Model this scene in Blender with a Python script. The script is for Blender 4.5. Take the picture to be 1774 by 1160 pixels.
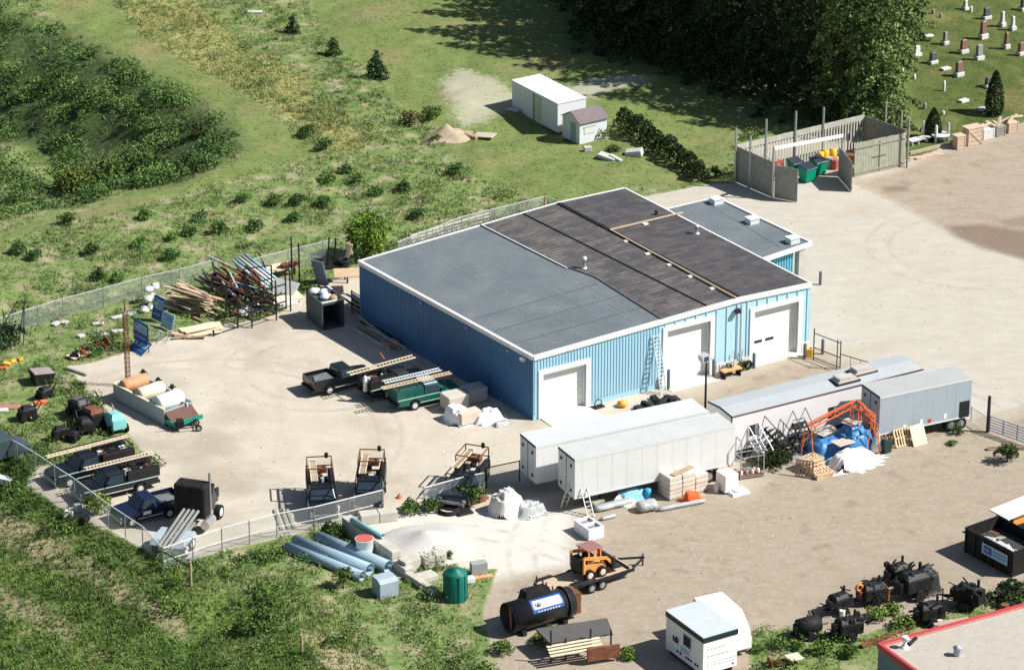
import bpy, bmesh, math, random
import numpy as np
from mathutils import Vector, Matrix
random.seed(7); rng = np.random.default_rng(11)
sc = bpy.context.scene
for o in list(bpy.data.objects): bpy.data.objects.remove(o)
# ------------------------------------------------------------------ camera
F, PH, DI = 6100.0, math.radians(23.1), 277.0
CW = Vector((0, -DI*math.cos(PH), DI*math.sin(PH)))
cd = bpy.data.cameras.new("camera"); cam = bpy.data.objects.new("camera", cd); sc.collection.objects.link(cam)
cam.location = CW; cam.rotation_euler = (math.pi/2-PH, 0, 0)
cd.sensor_width = 36; cd.lens = F/1774*36; cd.clip_start = 1; cd.clip_end = 5000; sc.camera = cam
# ------------------------------------------------------------------ sky, sun, exposure
SUN_EL, SUN_AZ = math.radians(45), math.radians(98)
w = bpy.data.worlds.new("World"); sc.world = w; w.use_nodes = True
nt = w.node_tree; sky = nt.nodes.new('ShaderNodeTexSky'); sky.sky_type = 'NISHITA'; sky.sun_disc = False
sky.sun_elevation = SUN_EL; sky.sun_rotation = SUN_AZ
nt.nodes['Background'].inputs[1].default_value = 0.058
nt.links.new(sky.outputs[0], nt.nodes['Background'].inputs[0])
sd = bpy.data.lights.new("sun", 'SUN'); sd.energy = 5.0; sd.angle = math.radians(0.5); sd.color = (1, .975, .925)
so = bpy.data.objects.new("sun", sd); sc.collection.objects.link(so)
sv = Vector((math.sin(SUN_AZ)*math.cos(SUN_EL), math.cos(SUN_AZ)*math.cos(SUN_EL), math.sin(SUN_EL)))
so.rotation_euler = sv.to_track_quat('Z', 'Y').to_euler(); so.location = (80, 0, 120)
sc.view_settings.view_transform = 'Standard'; sc.view_settings.look = 'None'
sc.view_settings.exposure = 0.55; sc.view_settings.gamma = 1
# ------------------------------------------------------------------ pixel (1774 x 1160) -> ground
fwv = Vector((0, math.cos(PH), -math.sin(PH))); upv = Vector((0, math.sin(PH), math.cos(PH)))
def ray(px, py): return fwv + Vector((1, 0, 0))*((px-887)/F) - upv*((py-580)/F)
def G0(px, py, z=0.0):
    d = ray(px, py); t = (z-CW.z)/d.z; return CW + d*t
def sd_poly(x, y, poly):
    """signed distance to polygon (positive inside), numpy"""
    x = np.asarray(x, float); y = np.asarray(y, float); d = np.full(x.shape, 1e9); ins = np.zeros(x.shape, bool)
    n = len(poly)
    for i in range(n):
        ax, ay = poly[i]; bx, by = poly[(i+1) % n]; ex, ey = bx-ax, by-ay
        t = np.clip(((x-ax)*ex+(y-ay)*ey)/(ex*ex+ey*ey+1e-9), 0, 1)
        d = np.minimum(d, (x-ax-t*ex)**2+(y-ay-t*ey)**2)
        c = ((ay > y) != (by > y)) & (x < (bx-ax)*(y-ay)/((by-ay) if by != ay else 1e-9)+ax)
        ins ^= c
    d = np.sqrt(d); return np.where(ins, d, -d)
def W(pts): return [tuple(G0(*p)[:2]) for p in pts]
def ss(x, a, b):
    t = np.clip((x-a)/(b-a), 0, 1); return t*t*(3-2*t)
_vt = rng.random((8, 64, 64))
def vn(x, y, s, k=0):
    x = np.asarray(x, float)/s+17.3*k; y = np.asarray(y, float)/s+5.1*k
    xi = np.floor(x).astype(int); yi = np.floor(y).astype(int); fx = x-xi; fy = y-yi
    fx = fx*fx*(3-2*fx); fy = fy*fy*(3-2*fy); T = _vt[k % 8]
    a = T[xi % 64, yi % 64]; b = T[(xi+1) % 64, yi % 64]; c = T[xi % 64, (yi+1) % 64]; d = T[(xi+1) % 64, (yi+1) % 64]
    return (a*(1-fx)+b*fx)*(1-fy)+(c*(1-fx)+d*fx)*fy
PIT = W([(-500,-150),(-150,-60),(0,22),(110,48),(200,100),(320,160),(405,225),(425,260),(400,290),(300,322),(180,350),(0,395),(-200,430),(-600,500)])
BANK = W([(-300,640),(-40,760),(60,812),(160,875),(275,965),(330,1015),(420,1010),(560,1110),(640,1250),(700,1500),(-400,1500),(-900,900)])
YARD = W([(112,635),(160,628),(250,600),(300,578),(400,560),(480,545),(545,500),(620,470),(780,430),(1082,345),(1130,338),(1230,318),(1276,318),(1280,250),(1500,205),(1568,283),(1640,252),(1774,212),(2000,150),(2300,800),(1774,1022),(1700,1035),(1600,1062),(1480,1105),(1400,1085),(1300,1092),(1296,1180),(1200,1250),(890,1250),(850,1120),(835,1060),(862,985),(800,985),(770,960),(690,1005),(640,965),(600,905),(480,932),(330,968),(285,968),(120,885),(45,835),(70,805),(225,828),(288,808),(250,785),(190,715),(150,670)])
DIRT = W([(1050,745),(1180,690),(1300,640),(1390,612),(1500,640),(1300,700),(1480,740),(1680,730),(1800,700),(2300,760),(2300,1250),(840,1250),(800,1050),(900,960),(940,900),(1000,860),(1300,840),(1280,770),(1200,740)])
DIRT2 = W([(1478,318),(1570,283),(1774,200),(2100,100),(2100,500),(1774,455),(1640,405),(1560,360)])
CONC = W([(1082,345),(1130,338),(1230,316),(1290,318),(1290,300),(1460,300),(1478,318),(1560,360),(1640,405),(1774,455),(2200,520),(2200,740),(1774,700),(1680,728),(1600,660),(1400,600),(1390,480),(1200,380)])
WHITE = W([(640,905),(760,880),(900,890),(1000,880),(990,980),(860,1000),(760,960),(700,950)])
MOWN = W([(470,-200),(540,0),(560,60),(640,120),(690,190),(780,230),(770,260),(850,320),(945,350),(1090,330),(1240,312),(1280,230),(1500,190),(1560,230),(1570,280),(1640,250),(1774,205),(2200,60),(2200,-300)])
MOWN2 = W([(30,-30),(170,-30),(250,70),(420,160),(500,225),(560,262),(470,290),(330,330),(120,385),(0,420),(-100,420),(0,400),(180,352),(300,322),(400,292),(430,262),(405,222),(320,155),(200,95),(110,45)])
YEL = W([(170,-60),(320,-20),(420,90),(520,130),(560,190),(640,240),(600,262),(500,205),(420,170),(330,120),(250,60)])
CEM = W([(1560,-200),(1575,0),(1560,130),(1590,210),(1570,285),(1640,252),(1774,208),(2200,60),(2200,-300)])
PALE = W([(765,140),(800,118),(850,138),(890,162),(960,158),(1020,140),(1120,132),(1130,142),(1060,162),(960,190),(870,195),(838,210),(800,218),(780,180)])
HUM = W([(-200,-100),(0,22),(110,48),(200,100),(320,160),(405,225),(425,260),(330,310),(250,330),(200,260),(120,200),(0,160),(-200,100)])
STAIN = W([(1640,392),(1700,388),(1774,400),(1850,420),(1850,460),(1774,448),(1700,430),(1655,410)])
STAIN2 = [(W([(1525,322),(1575,320),(1578,332),(1530,334)])), W([(1725,380),(1800,370),(1800,395),(1740,395)]), W([(1450,1000),(1600,950),(1700,1000),(1600,1060),(1500,1090),(1400,1095),(1390,1050)])]
def H(x, y):
    x = np.asarray(x, float); y = np.asarray(y, float)
    p = sd_poly(x, y, PIT); b = sd_poly(x, y, BANK)
    z = -5.0*ss(p, 0, 13) + ss(p, 1, 5)*(vn(x, y, 3.1, 4)-.5)*1.3
    z = z - 0.30*np.clip(b-1.0, 0, 14) + 0.30*0.9*np.clip(1-np.abs(b-1)/1.0, 0, 1)*0
    out = ss(-sd_poly(x, y, YARD), .5, 5)
    return z + out*((vn(x, y, 6, 1)-.5)*.55 + (vn(x, y, 1.7, 2)-.5)*.22) 
def hz(x, y): return float(H(np.array([x]), np.array([y]))[0])
def G(px, py, z=None):
    """point of the ground seen at a pixel; z=None follows the terrain"""
    if z is not None: return G0(px, py, z)
    q = G0(px, py, 0)
    for _ in range(25):
        q = G0(px, py, .5*q.z+.5*hz(q.x, q.y))
    return q
# ------------------------------------------------------------------ materials
MATS = {}
def NN(nt, t, **k):
    n = nt.nodes.new('ShaderNode'+t)
    for a, b in k.items(): setattr(n, a, b)
    return n
def mixc(nt, fac, a, b, mode='MIX'):
    m = NN(nt, 'Mix', data_type='RGBA', blend_type=mode)
    for i, v in ((0, fac), (6, a), (7, b)):
        if isinstance(v, (int, float)): m.inputs[i].default_value = v
        elif isinstance(v, tuple): m.inputs[i].default_value = (*v[:3], 1)
        else: nt.links.new(v, m.inputs[i])
    return m.outputs[2]
def noise(nt, vec, scale, detail=4, rough=.6):
    n = NN(nt, 'TexNoise'); n.inputs['Scale'].default_value = scale; n.inputs['Detail'].default_value = detail
    n.inputs['Roughness'].default_value = rough; nt.links.new(vec, n.inputs['Vector']); return n.outputs['Fac']
def remap(nt, v, a, b, c=0., d=1.):
    m = NN(nt, 'MapRange'); m.inputs[1].default_value = a; m.inputs[2].default_value = b
    m.inputs[3].default_value = c; m.inputs[4].default_value = d; nt.links.new(v, m.inputs[0]); return m.outputs[0]
def math_(nt, op, a, b=0.):
    m = NN(nt, 'Math', operation=op)
    for i, v in enumerate((a, b)):
        if isinstance(v, (int, float)): m.inputs[i].default_value = v
        else: nt.links.new(v, m.inputs[i])
    return m.outputs[0]
def newmat(name):
    m = bpy.data.materials.new(name); m.use_nodes = True; nt = m.node_tree
    return m, nt, nt.nodes['Principled BSDF']
def mat(name, c, rough=.7, metal=0., var=.14, sc_=1.2, dirt=None, dth=.6, bump=.0, coat=0., spec=.35, streak=None):
    if name in MATS: return MATS[name]
    m, nt, b = newmat(name); tc = NN(nt, 'TexCoord').outputs['Object']
    n1 = noise(nt, tc, sc_, 5, .65); n2 = noise(nt, tc, sc_*9, 3, .6)
    f = remap(nt, n1, .3, .7); g = remap(nt, n2, .3, .7)
    lo = tuple(x*(1-var) for x in c); hi = tuple(min(1, x*(1+var)) for x in c)
    col = mixc(nt, f, lo, hi); col = mixc(nt, g, col, mixc(nt, .5, col, tuple(x*(1-1.4*var) for x in c)))
    if dirt:
        d = remap(nt, noise(nt, tc, sc_*2.3, 6, .7), dth, dth+.12); col = mixc(nt, d, col, dirt)
    if streak:
        mp = NN(nt, 'Mapping'); nt.links.new(tc, mp.inputs[0]); mp.inputs['Scale'].default_value = (2.2, 2.2, .22)
        col = mixc(nt, remap(nt, noise(nt, mp.outputs[0], 1.3, 5, .65), .50, .78, 0, .6), col, streak)
    nt.links.new(col, b.inputs['Base Color']); b.inputs['Roughness'].default_value = rough; b.inputs['Metallic'].default_value = metal
    b.inputs['Coat Weight'].default_value = coat; b.inputs['Specular IOR Level'].default_value = spec
    if bump:
        bp = NN(nt, 'Bump'); bp.inputs['Strength'].default_value = bump; bp.inputs['Distance'].default_value = .05
        nt.links.new(n2, bp.inputs['Height']); nt.links.new(bp.outputs[0], b.inputs['Normal'])
    MATS[name] = m; return m
white = mat('white_paint', (.74, .74, .73), .5, var=.05, dirt=(.5, .47, .42), dth=.66, streak=(.58, .55, .50))
white_clean = mat('white_sheet', (.80, .80, .79), .45, var=.03)
galv = mat('galvanised_steel', (.42, .44, .45), .45, .6, var=.1)
galvl = mat('pale_galvanised', (.62, .64, .65), .5, .3, var=.1)
steel_dark = mat('dark_steel', (.016, .016, .018), .6, .0, var=.3, dirt=(.09, .05, .03), dth=.62)
black = mat('black_tar', (.008, .008, .009), .75, var=.35, dirt=(.045, .03, .02), dth=.54)
rubber = mat('black_rubber', (.012, .012, .013), .85, var=.2)
rust = mat('rusty_steel', (.22, .085, .04), .85, var=.35, sc_=3, dirt=(.09, .045, .03), dth=.52)
orange = mat('orange_paint', (.66, .16, .055), .5, var=.12, sc_=3)
wood_new = mat('fresh_wood', (.68, .50, .32), .8, var=.14, sc_=3)
wood_old = mat('weathered_wood', (.40, .30, .19), .85, var=.3, sc_=3, dirt=(.16, .11, .07), dth=.58)
wood_pale = mat('pale_plywood', (.74, .60, .43), .8, var=.1, sc_=2)
wood_grey = mat('grey_fence_wood', (.30, .29, .25), .85, var=.25, sc_=2.5)
concrete = mat('cast_concrete', (.50, .47, .41), .9, var=.14, sc_=1.5, dirt=(.3, .27, .22), dth=.6, bump=.3)
brick_tan = mat('tan_stone', (.58, .44, .33), .9, var=.18, sc_=4)
glass_dark = mat('dark_glass', (.03, .045, .06), .12, 0., var=.1)
navy = mat('navy_car_paint', (.007, .013, .045), .25, .2, var=.1, coat=.5)
blackp = mat('black_car_paint', (.006, .010, .013), .25, .2, var=.1, coat=.5)
greenp = mat('green_car_paint', (.01, .10, .075), .35, .1, var=.12, coat=.4)
chrome = mat('chrome_rim', (.6, .6, .6), .3, .7, var=.1)
redl = mat('red_plastic', (.55, .04, .03), .4, var=.1)
blue_sign = mat('blue_sign_paint', (.02, .09, .28), .5, var=.1)
pale_blue = mat('pale_blue_paint', (.35, .55, .68), .5, var=.06)
gblue = mat('grey_blue_paint', (.36, .42, .47), .5, var=.06, sc_=.8, dirt=(.30,.34,.38), dth=.6, streak=(.27, .31, .34))
trailer_grey = mat('offwhite_paint', (.66, .67, .66), .5, var=.04, sc_=.6, dirt=(.55, .54, .50), dth=.64, streak=(.57, .56, .52))
tarp_blue = mat('blue_tarp', (.05, .21, .46), .45, var=.25, sc_=4)
tarp_white = mat('white_tarp', (.80, .80, .78), .5, var=.05, sc_=2)
tarp_pink = mat('dusty_white_tarp', (.66, .62, .57), .6, var=.08, sc_=2)
plastic_grey = mat('grey_plastic_wrap', (.40, .41, .40), .4, var=.22, sc_=4)
yellow = mat('yellow_plastic', (.75, .42, .03), .5, var=.1)
binred = mat('brick_red_paint', (.50, .12, .09), .6, var=.15)
gbin = mat('green_bin_plastic', (.0, .27, .16), .45, var=.08)
gtank = mat('dark_green_plastic', (.0, .13, .10), .5, var=.15, dirt=(.03, .16, .13), dth=.55)
turq = mat('turquoise_paint', (.22, .58, .56), .5, var=.1)
pipe_blue = mat('blue_grey_pipe', (.27, .38, .45), .55, var=.12, sc_=2, dirt=(.36, .38, .38), dth=.6)
teal_pipe = mat('teal_pipe_plastic', (.28, .50, .50), .4, var=.08)
bark = mat('tree_bark', (.10, .075, .055), .9, var=.3, sc_=3)
ivory = mat('ivory_paint', (.72, .62, .45), .6, var=.1, sc_=2, dirt=(.4, .2, .1), dth=.6)
paper = mat('notice_white', (.78, .78, .76), .6, var=.03)
# ------------------------------------------------------------------ mesh builder
class MB:
    def __init__(s): s.v = []; s.f = []; s.sm = []
    def add(s, vs, fs, smooth=False):
        o = len(s.v); s.v += [tuple(p) for p in vs]; s.f += [tuple(i+o for i in f) for f in fs]; s.sm += [smooth]*len(fs); return s
    def box(s, x0, x1, y0, y1, z0, z1):
        return s.add([(x0,y0,z0),(x1,y0,z0),(x1,y1,z0),(x0,y1,z0),(x0,y0,z1),(x1,y0,z1),(x1,y1,z1),(x0,y1,z1)],
                     [(0,3,2,1),(4,5,6,7),(0,1,5,4),(1,2,6,5),(2,3,7,6),(3,0,4,7)])
    def hexa(s, b, t):
        return s.add(list(b)+list(t), [(0,3,2,1),(4,5,6,7),(0,1,5,4),(1,2,6,5),(2,3,7,6),(3,0,4,7)])
    def bar(s, p, q, w, h=None, up=(0, 0, 1)):
        p = Vector(p); q = Vector(q); h = w if h is None else h; d = (q-p)
        if d.length < 1e-6: return s
        d.normalize(); u = Vector(up)
        if abs(d.dot(u)) > .98: u = Vector((1, 0, 0))
        a = d.cross(u).normalized(); c = a.cross(d).normalized(); a = a*(w/2); c = c*(h/2)
        b = [p-a-c, q-a-c, q+a-c, p+a-c]; t = [p-a+c, q-a+c, q+a+c, p+a+c]
        return s.hexa(b, t)
    def tube(s, p, q, r, r2=None, n=8, caps=True):
        p = Vector(p); q = Vector(q); r2 = r if r2 is None else r2; d = (q-p).normalized()
        u = Vector((0, 0, 1)) if abs(d.z) < .95 else Vector((1, 0, 0)); a = d.cross(u).normalized(); c = a.cross(d)
        vs = []
        for e, rr in ((p, r), (q, r2)):
            for i in range(n):
                t = 2*math.pi*i/n; vs.append(e+a*(math.cos(t)*rr)+c*(math.sin(t)*rr))
        s.add(vs, [(i, (i+1) % n, n+(i+1) % n, n+i) for i in range(n)], True)
        if caps: s.add(vs, [tuple(range(n)), tuple(range(2*n-1, n-1, -1))])
        return s
    def pipe(s, p, q, r, ri, n=16):
        p = Vector(p); q = Vector(q); d = (q-p).normalized()
        u = Vector((0, 0, 1)) if abs(d.z) < .95 else Vector((1, 0, 0)); a = d.cross(u).normalized(); c = a.cross(d); vs = []
        for e, rr in ((p, r), (q, r), (q, ri), (p, ri)):
            for i in range(n):
                t = 2*math.pi*i/n; vs.append(e+a*(math.cos(t)*rr)+c*(math.sin(t)*rr))
        return s.add(vs, [(k*n+i, k*n+(i+1) % n, ((k+1) % 4)*n+(i+1) % n, ((k+1) % 4)*n+i) for k in range(4) for i in range(n)], True)
    def torus(s, c, R, r, ax='z', n=18, m=8):
        vs = []
        for i in range(n):
            a = 2*math.pi*i/n
            for j in range(m):
                b = 2*math.pi*j/m; x = (R+r*math.cos(b))*math.cos(a); y = (R+r*math.cos(b))*math.sin(a); z = r*math.sin(b)
                p = (x, y, z) if ax == 'z' else ((x, z, y) if ax == 'y' else (z, x, y)); vs.append((c[0]+p[0], c[1]+p[1], c[2]+p[2]))
        return s.add(vs, [(i*m+j, ((i+1) % n)*m+j, ((i+1) % n)*m+(j+1) % m, i*m+(j+1) % m) for i in range(n) for j in range(m)], True)
    def lathe(s, prof, c=(0, 0, 0), n=14, ax='z'):
        vs = []
        for r, z in prof:
            for i in range(n):
                t = 2*math.pi*i/n; x, y = r*math.cos(t), r*math.sin(t)
                p = (x, y, z) if ax == 'z' else ((z, x, y) if ax == 'x' else (x, z, y)); vs.append((c[0]+p[0], c[1]+p[1], c[2]+p[2]))
        k = len(prof)
        s.add(vs, [(j*n+i, j*n+(i+1) % n, (j+1)*n+(i+1) % n, (j+1)*n+i) for j in range(k-1) for i in range(n)], True)
        return s.add(vs, [tuple(range(n-1, -1, -1)), tuple(range((k-1)*n, k*n))])
    def prism(s, poly, z0, z1):
        n = len(poly); return s.add([(x, y, z0) for x, y in poly]+[(x, y, z1) for x, y in poly],
            [tuple(range(n-1, -1, -1)), tuple(range(n, 2*n))]+[(i, (i+1) % n, n+(i+1) % n, n+i) for i in range(n)])
    def xprism(s, poly, y0, y1):
        """profile in x,z extruded along y"""
        n = len(poly); return s.add([(x, y0, z) for x, z in poly]+[(x, y1, z) for x, z in poly],
            [tuple(range(n)), tuple(range(2*n-1, n-1, -1))]+[((i+1) % n, i, n+i, n+(i+1) % n) for i in range(n)])
    def yprism(s, poly, x0, x1):
        n = len(poly); return s.add([(x0, y, z) for y, z in poly]+[(x1, y, z) for y, z in poly],
            [tuple(range(n-1, -1, -1)), tuple(range(n, 2*n))]+[(i, (i+1) % n, n+(i+1) % n, n+i) for i in range(n)])
    def build(s, name, m, parent=None, bev=0., M=None):
        me = bpy.data.meshes.new(name); vs = s.v if M is None else [tuple(M @ Vector(p)) for p in s.v]
        me.from_pydata(vs, [], s.f); me.materials.append(m)
        for i, p in enumerate(me.polygons): p.use_smooth = s.sm[i]
        bm = bmesh.new(); bm.from_mesh(me); bmesh.ops.recalc_face_normals(bm, faces=bm.faces); bm.to_mesh(me); bm.free()
        o = bpy.data.objects.new(name, me); sc.collection.objects.link(o)
        if parent is not None: o.parent = parent
        if bev:
            b = o.modifiers.new('b', 'BEVEL'); b.width = bev; b.segments = 2; b.limit_method = 'ANGLE'
        return o
def tag(o, label=None, cat=None, group=None, kind=None):
    if label: o['label'] = label
    if cat: o['category'] = cat
    if group: o['group'] = group
    if kind: o['kind'] = kind
    return o
class T:
    """a thing: an Empty at its base; parts are given in its local frame"""
    def __init__(s, name, label, cat, loc, yaw=0., group=None):
        s.e = bpy.data.objects.new(name, None); sc.collection.objects.link(s.e); s.e.empty_display_size = .3
        s.e.location = loc; s.e.rotation_euler = (0, 0, yaw); tag(s.e, label, cat, group)
        s.M = Matrix.Translation(Vector(loc)) @ Matrix.Rotation(yaw, 4, 'Z'); s.I = s.M.inverted()
    def part(s, name, mb, m, parent=None, bev=0.): return mb.build(name, m, parent or s.e, bev)
    def loc(s, p): return s.I @ Vector(p)
def fr(A, B):
    """frame from two ground pixels: origin A, yaw towards B, length"""
    a, b = G(*A), G(*B); d = b-a; return a, math.atan2(d.y, d.x), math.hypot(d.x, d.y)
def one(name, mb, m, label, cat, loc, yaw=0., group=None, bev=0.):
    o = mb.build(name, m, None, bev); o.location = loc; o.rotation_euler = (0, 0, yaw); return tag(o, label, cat, group)
def copytree(o, loc, yaw, label, group=None, par=None):
    c = o.copy(); sc.collection.objects.link(c)
    if par is None:
        c.location = loc; c.rotation_euler = (0, 0, yaw); c['label'] = label
        if group: c['group'] = group
    else: c.parent = par
    for ch in o.children: copytree(ch, None, 0, None, None, c)
    return c
BY = math.radians(34.5)
# letters made of strokes, for the signs (5x7 cell, drawn on local x,z plane facing -y)
STK = {'N': [(0,0,0,1),(0,1,1,0),(1,0,1,1)], 'R': [(0,0,0,1),(0,1,.9,1),(.9,1,.9,.5),(.9,.5,0,.5),(.3,.5,1,0)],
       'I': [(.5,0,.5,1)], 'O': [(0,0,0,1),(0,1,1,1),(1,1,1,0),(1,0,0,0)], 'F': [(0,0,0,1),(0,1,1,1),(0,.5,.8,.5)], 'G': [(1,1,0,1),(0,1,0,0),(0,0,1,0),(1,0,1,.5),(1,.5,.5,.5)],
       'E': [(0,0,0,1),(0,1,1,1),(0,.5,.8,.5),(0,0,1,0)], 'A': [(0,0,.5,1),(.5,1,1,0),(.2,.4,.8,.4)]}
def letters(mb, txt, x, z, h, f, th=.16):
    for ch in txt:
        for a, b, c, d in STK.get(ch, []):
            mb.bar(f(x+a*h*.6, z+b*h), f(x+c*h*.6, z+d*h), th*h, .012, up=(f(0, 0)-f(0, 0)) if False else (0, 0, 1))
        x += h*.85
# ------------------------------------------------------------------ ground sheet
TRAIL = [[tuple(G(*p)[:2]) for p in q_] for q_ in ([(-20,865),(70,915),(150,965),(245,1030),(330,1085),(315,1105),(210,1045),(110,990),(40,960),(-20,925)], [(520,1090),(600,1130),(700,1180),(660,1200),(560,1150)], [(-20,1010),(60,1040),(140,1090),(120,1110),(30,1065),(-20,1045)])]
def trail(x, y): return np.maximum(np.maximum(sd_poly(x, y, TRAIL[0]), sd_poly(x, y, TRAIL[1])), sd_poly(x, y, TRAIL[2]))
def axis(a, b, st, far):
    c = list(np.arange(a, b+st, st)); d = st; lo, hi = [a], [c[-1]]
    while hi[-1] < far: d *= 1.5; hi.append(hi[-1]+d); lo.append(lo[-1]-d)
    return np.array(lo[1:][::-1]+c+hi[1:])
gx = axis(-58, 58, .34, 1800); gy = axis(-62, 98, .38, 1800)
X, Y = np.meshgrid(gx, gy, indexing='ij'); xf, yf = X.ravel(), Y.ravel()
zf = H(xf, yf); nx, ny = len(gx), len(gy)
def mk_mesh(name, co, quads, cols=None, smooth=False, tri=False):
    me = bpy.data.meshes.new(name); k = 3 if tri else 4; nf = len(quads)
    me.vertices.add(len(co)); me.vertices.foreach_set('co', np.asarray(co, np.float32).ravel())
    me.loops.add(nf*k); me.loops.foreach_set('vertex_index', np.asarray(quads, np.int32).ravel())
    me.polygons.add(nf); me.polygons.foreach_set('loop_start', np.arange(0, nf*k, k, dtype=np.int32))
    if smooth: me.polygons.foreach_set('use_smooth', np.ones(nf, bool))
    me.update(calc_edges=True)
    if cols:
        for nme, c in cols.items():
            a = me.color_attributes.new(nme, 'FLOAT_COLOR', 'POINT')
            c4 = np.ones((len(co), 4), np.float32); c4[:, :3] = c; a.data.foreach_set('color', c4.ravel())
    me.validate(); return me
I = np.arange(nx*ny).reshape(nx, ny)
q = np.stack([I[:-1, :-1], I[1:, :-1], I[1:, 1:], I[:-1, 1:]], -1).reshape(-1, 4)
def m01(poly, w=.8): return np.clip(.5+sd_poly(xf, yf, poly)/(2*w), 0, 1)
yard = m01(YARD, .7); dirt = m01(DIRT, 3.5)*1.0; dirt2 = m01(DIRT2, 1.2); conc = m01(CONC, .8); wht = m01(WHITE, 1.5)
mown = np.maximum(m01(MOWN, 1.5), m01(MOWN2, 1.)); yel = m01(YEL, 2.); cem = m01(CEM, 1.5); pale = m01(PALE, 1.2); hum = m01(HUM, 2.5)
st = np.maximum(m01(STAIN, .8), np.maximum(m01(STAIN2[0], .6)*.75, m01(STAIN2[1], .6)*.6)); st = np.maximum(st, m01(STAIN2[2], 3)*.45)
bank = m01(BANK, 2)
gm = mk_mesh('ground', np.stack([xf, yf, zf], 1), q, {
    'A': np.stack([yard, np.maximum(dirt, dirt2*.8), conc], 1), 'B': np.stack([mown, yel, cem], 1),
    'C': np.stack([pale, hum, st], 1), 'Dm': np.stack([wht, bank, np.clip(.5+trail(xf, yf)/1.6, 0, 1)], 1)}, smooth=True)
m, nt, bs = newmat('ground_cover'); tc = NN(nt, 'TexCoord').outputs['Object']
def attr(n):
    a = NN(nt, 'VertexColor', layer_name=n); s_ = NN(nt, 'SeparateColor'); nt.links.new(a.outputs[0], s_.inputs[0]); return s_.outputs
A_, B_, C_, D_ = attr('A'), attr('B'), attr('C'), attr('Dm')
nf_ = noise(nt, tc, 2.2, 6, .7); nm_ = noise(nt, tc, .45, 5, .6); nl_ = noise(nt, tc, .12, 4, .55); nv_ = noise(nt, tc, 9, 4, .75); ns_ = noise(nt, tc, 26, 3, .8)
def edge(mask, amp=.55, nz=nf_):
    t = math_(nt, 'ADD', mask, math_(nt, 'MULTIPLY', math_(nt, 'SUBTRACT', nz, .5), amp)); return remap(nt, t, .42, .58)
def soft(mask, amp=.8, nz=nm_):
    t = math_(nt, 'ADD', mask, math_(nt, 'MULTIPLY', math_(nt, 'SUBTRACT', nz, .5), amp)); return remap(nt, t, .2, .8)
weed = mixc(nt, remap(nt, nf_, .38, .62), (.21, .25, .09), (.085, .155, .04))
weed = mixc(nt, remap(nt, nm_, .50, .66), weed, (.34, .29, .185))
weed = mixc(nt, remap(nt, nv_, .55, .72), weed, (.24, .28, .11))
mw = mixc(nt, remap(nt, nm_, .35, .68), (.11, .165, .045), (.20, .235, .08)); mw = mixc(nt, remap(nt, nf_, .5, .7), mw, (.22, .225, .09)); mw = mixc(nt, remap(nt, nv_, .4, .7), mw, (.145, .20, .06))
mw = mixc(nt, remap(nt, nl_, .5, .68), mw, (.22, .205, .09))
cm = mixc(nt, remap(nt, nm_, .35, .65), (.062, .095, .024), (.115, .135, .038)); cm = mixc(nt, remap(nt, nl_, .52, .65), cm, (.17, .155, .055))
yl = mixc(nt, remap(nt, nf_, .35, .65), (.17, .20, .06), (.38, .34, .14))
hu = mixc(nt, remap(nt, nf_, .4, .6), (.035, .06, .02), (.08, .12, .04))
veg = mixc(nt, soft(B_[1], .9, nf_), weed, yl); veg = mixc(nt, soft(B_[0], .6), veg, mw); veg = mixc(nt, soft(B_[2], .3), veg, cm)
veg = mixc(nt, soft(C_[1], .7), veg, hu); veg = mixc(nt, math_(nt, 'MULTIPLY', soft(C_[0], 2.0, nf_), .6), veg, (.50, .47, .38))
mpb = NN(nt, 'Mapping'); nt.links.new(tc, mpb.inputs[0]); mpb.inputs['Rotation'].default_value = (0, 0, .93); mpb.inputs['Scale'].default_value = (.10, .55, 1)
sb = noise(nt, mpb.outputs[0], 1., 4, .6); bk = mixc(nt, remap(nt, sb, .40, .52), (.06, .125, .025), (.15, .21, .05)); bk = mixc(nt, remap(nt, sb, .58, .64), bk, (.36, .30, .175)); veg = mixc(nt, math_(nt, 'MULTIPLY', D_[1], .85), veg, bk); veg = mixc(nt, soft(D_[2], 1.2, nf_), veg, (.36, .30, .175))
gr = mixc(nt, remap(nt, nm_, .3, .7), (.44, .39, .31), (.54, .485, .395)); gr = mixc(nt, remap(nt, nv_, .45, .75), gr, (.49, .45, .375)); gr = mixc(nt, remap(nt, ns_, .55, .8), gr, (.34, .30, .24))
gr = mixc(nt, remap(nt, nl_, .5, .66), gr, (.37, .32, .25)); gr = mixc(nt, remap(nt, nf_, .58, .72), gr, (.36, .325, .265))
wv = NN(nt, 'Mapping'); nt.links.new(tc, wv.inputs[0]); wv.inputs['Scale'].default_value = (.55, 1.1, 1); wv.inputs['Rotation'].default_value = (0, 0, -.35)
trk = noise(nt, wv.outputs[0], .9, 5, .65)
dr = mixc(nt, remap(nt, trk, .3, .7), (.28, .23, .17), (.375, .32, .25)); dr = mixc(nt, remap(nt, nf_, .5, .68), dr, (.42, .365, .29)); dr = mixc(nt, remap(nt, nm_, .58, .7), dr, (.235, .18, .13)); dr = mixc(nt, remap(nt, nv_, .4, .75), dr, (.32, .27, .205)); dr = mixc(nt, remap(nt, ns_, .55, .75), dr, (.24, .185, .13))
cn = mixc(nt, remap(nt, trk, .3, .7), (.41, .375, .315), (.51, .475, .405)); cn = mixc(nt, remap(nt, nv_, .4, .75), cn, (.42, .39, .335)); cn = mixc(nt, remap(nt, nl_, .55, .7), cn, (.42, .36, .28))
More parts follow.
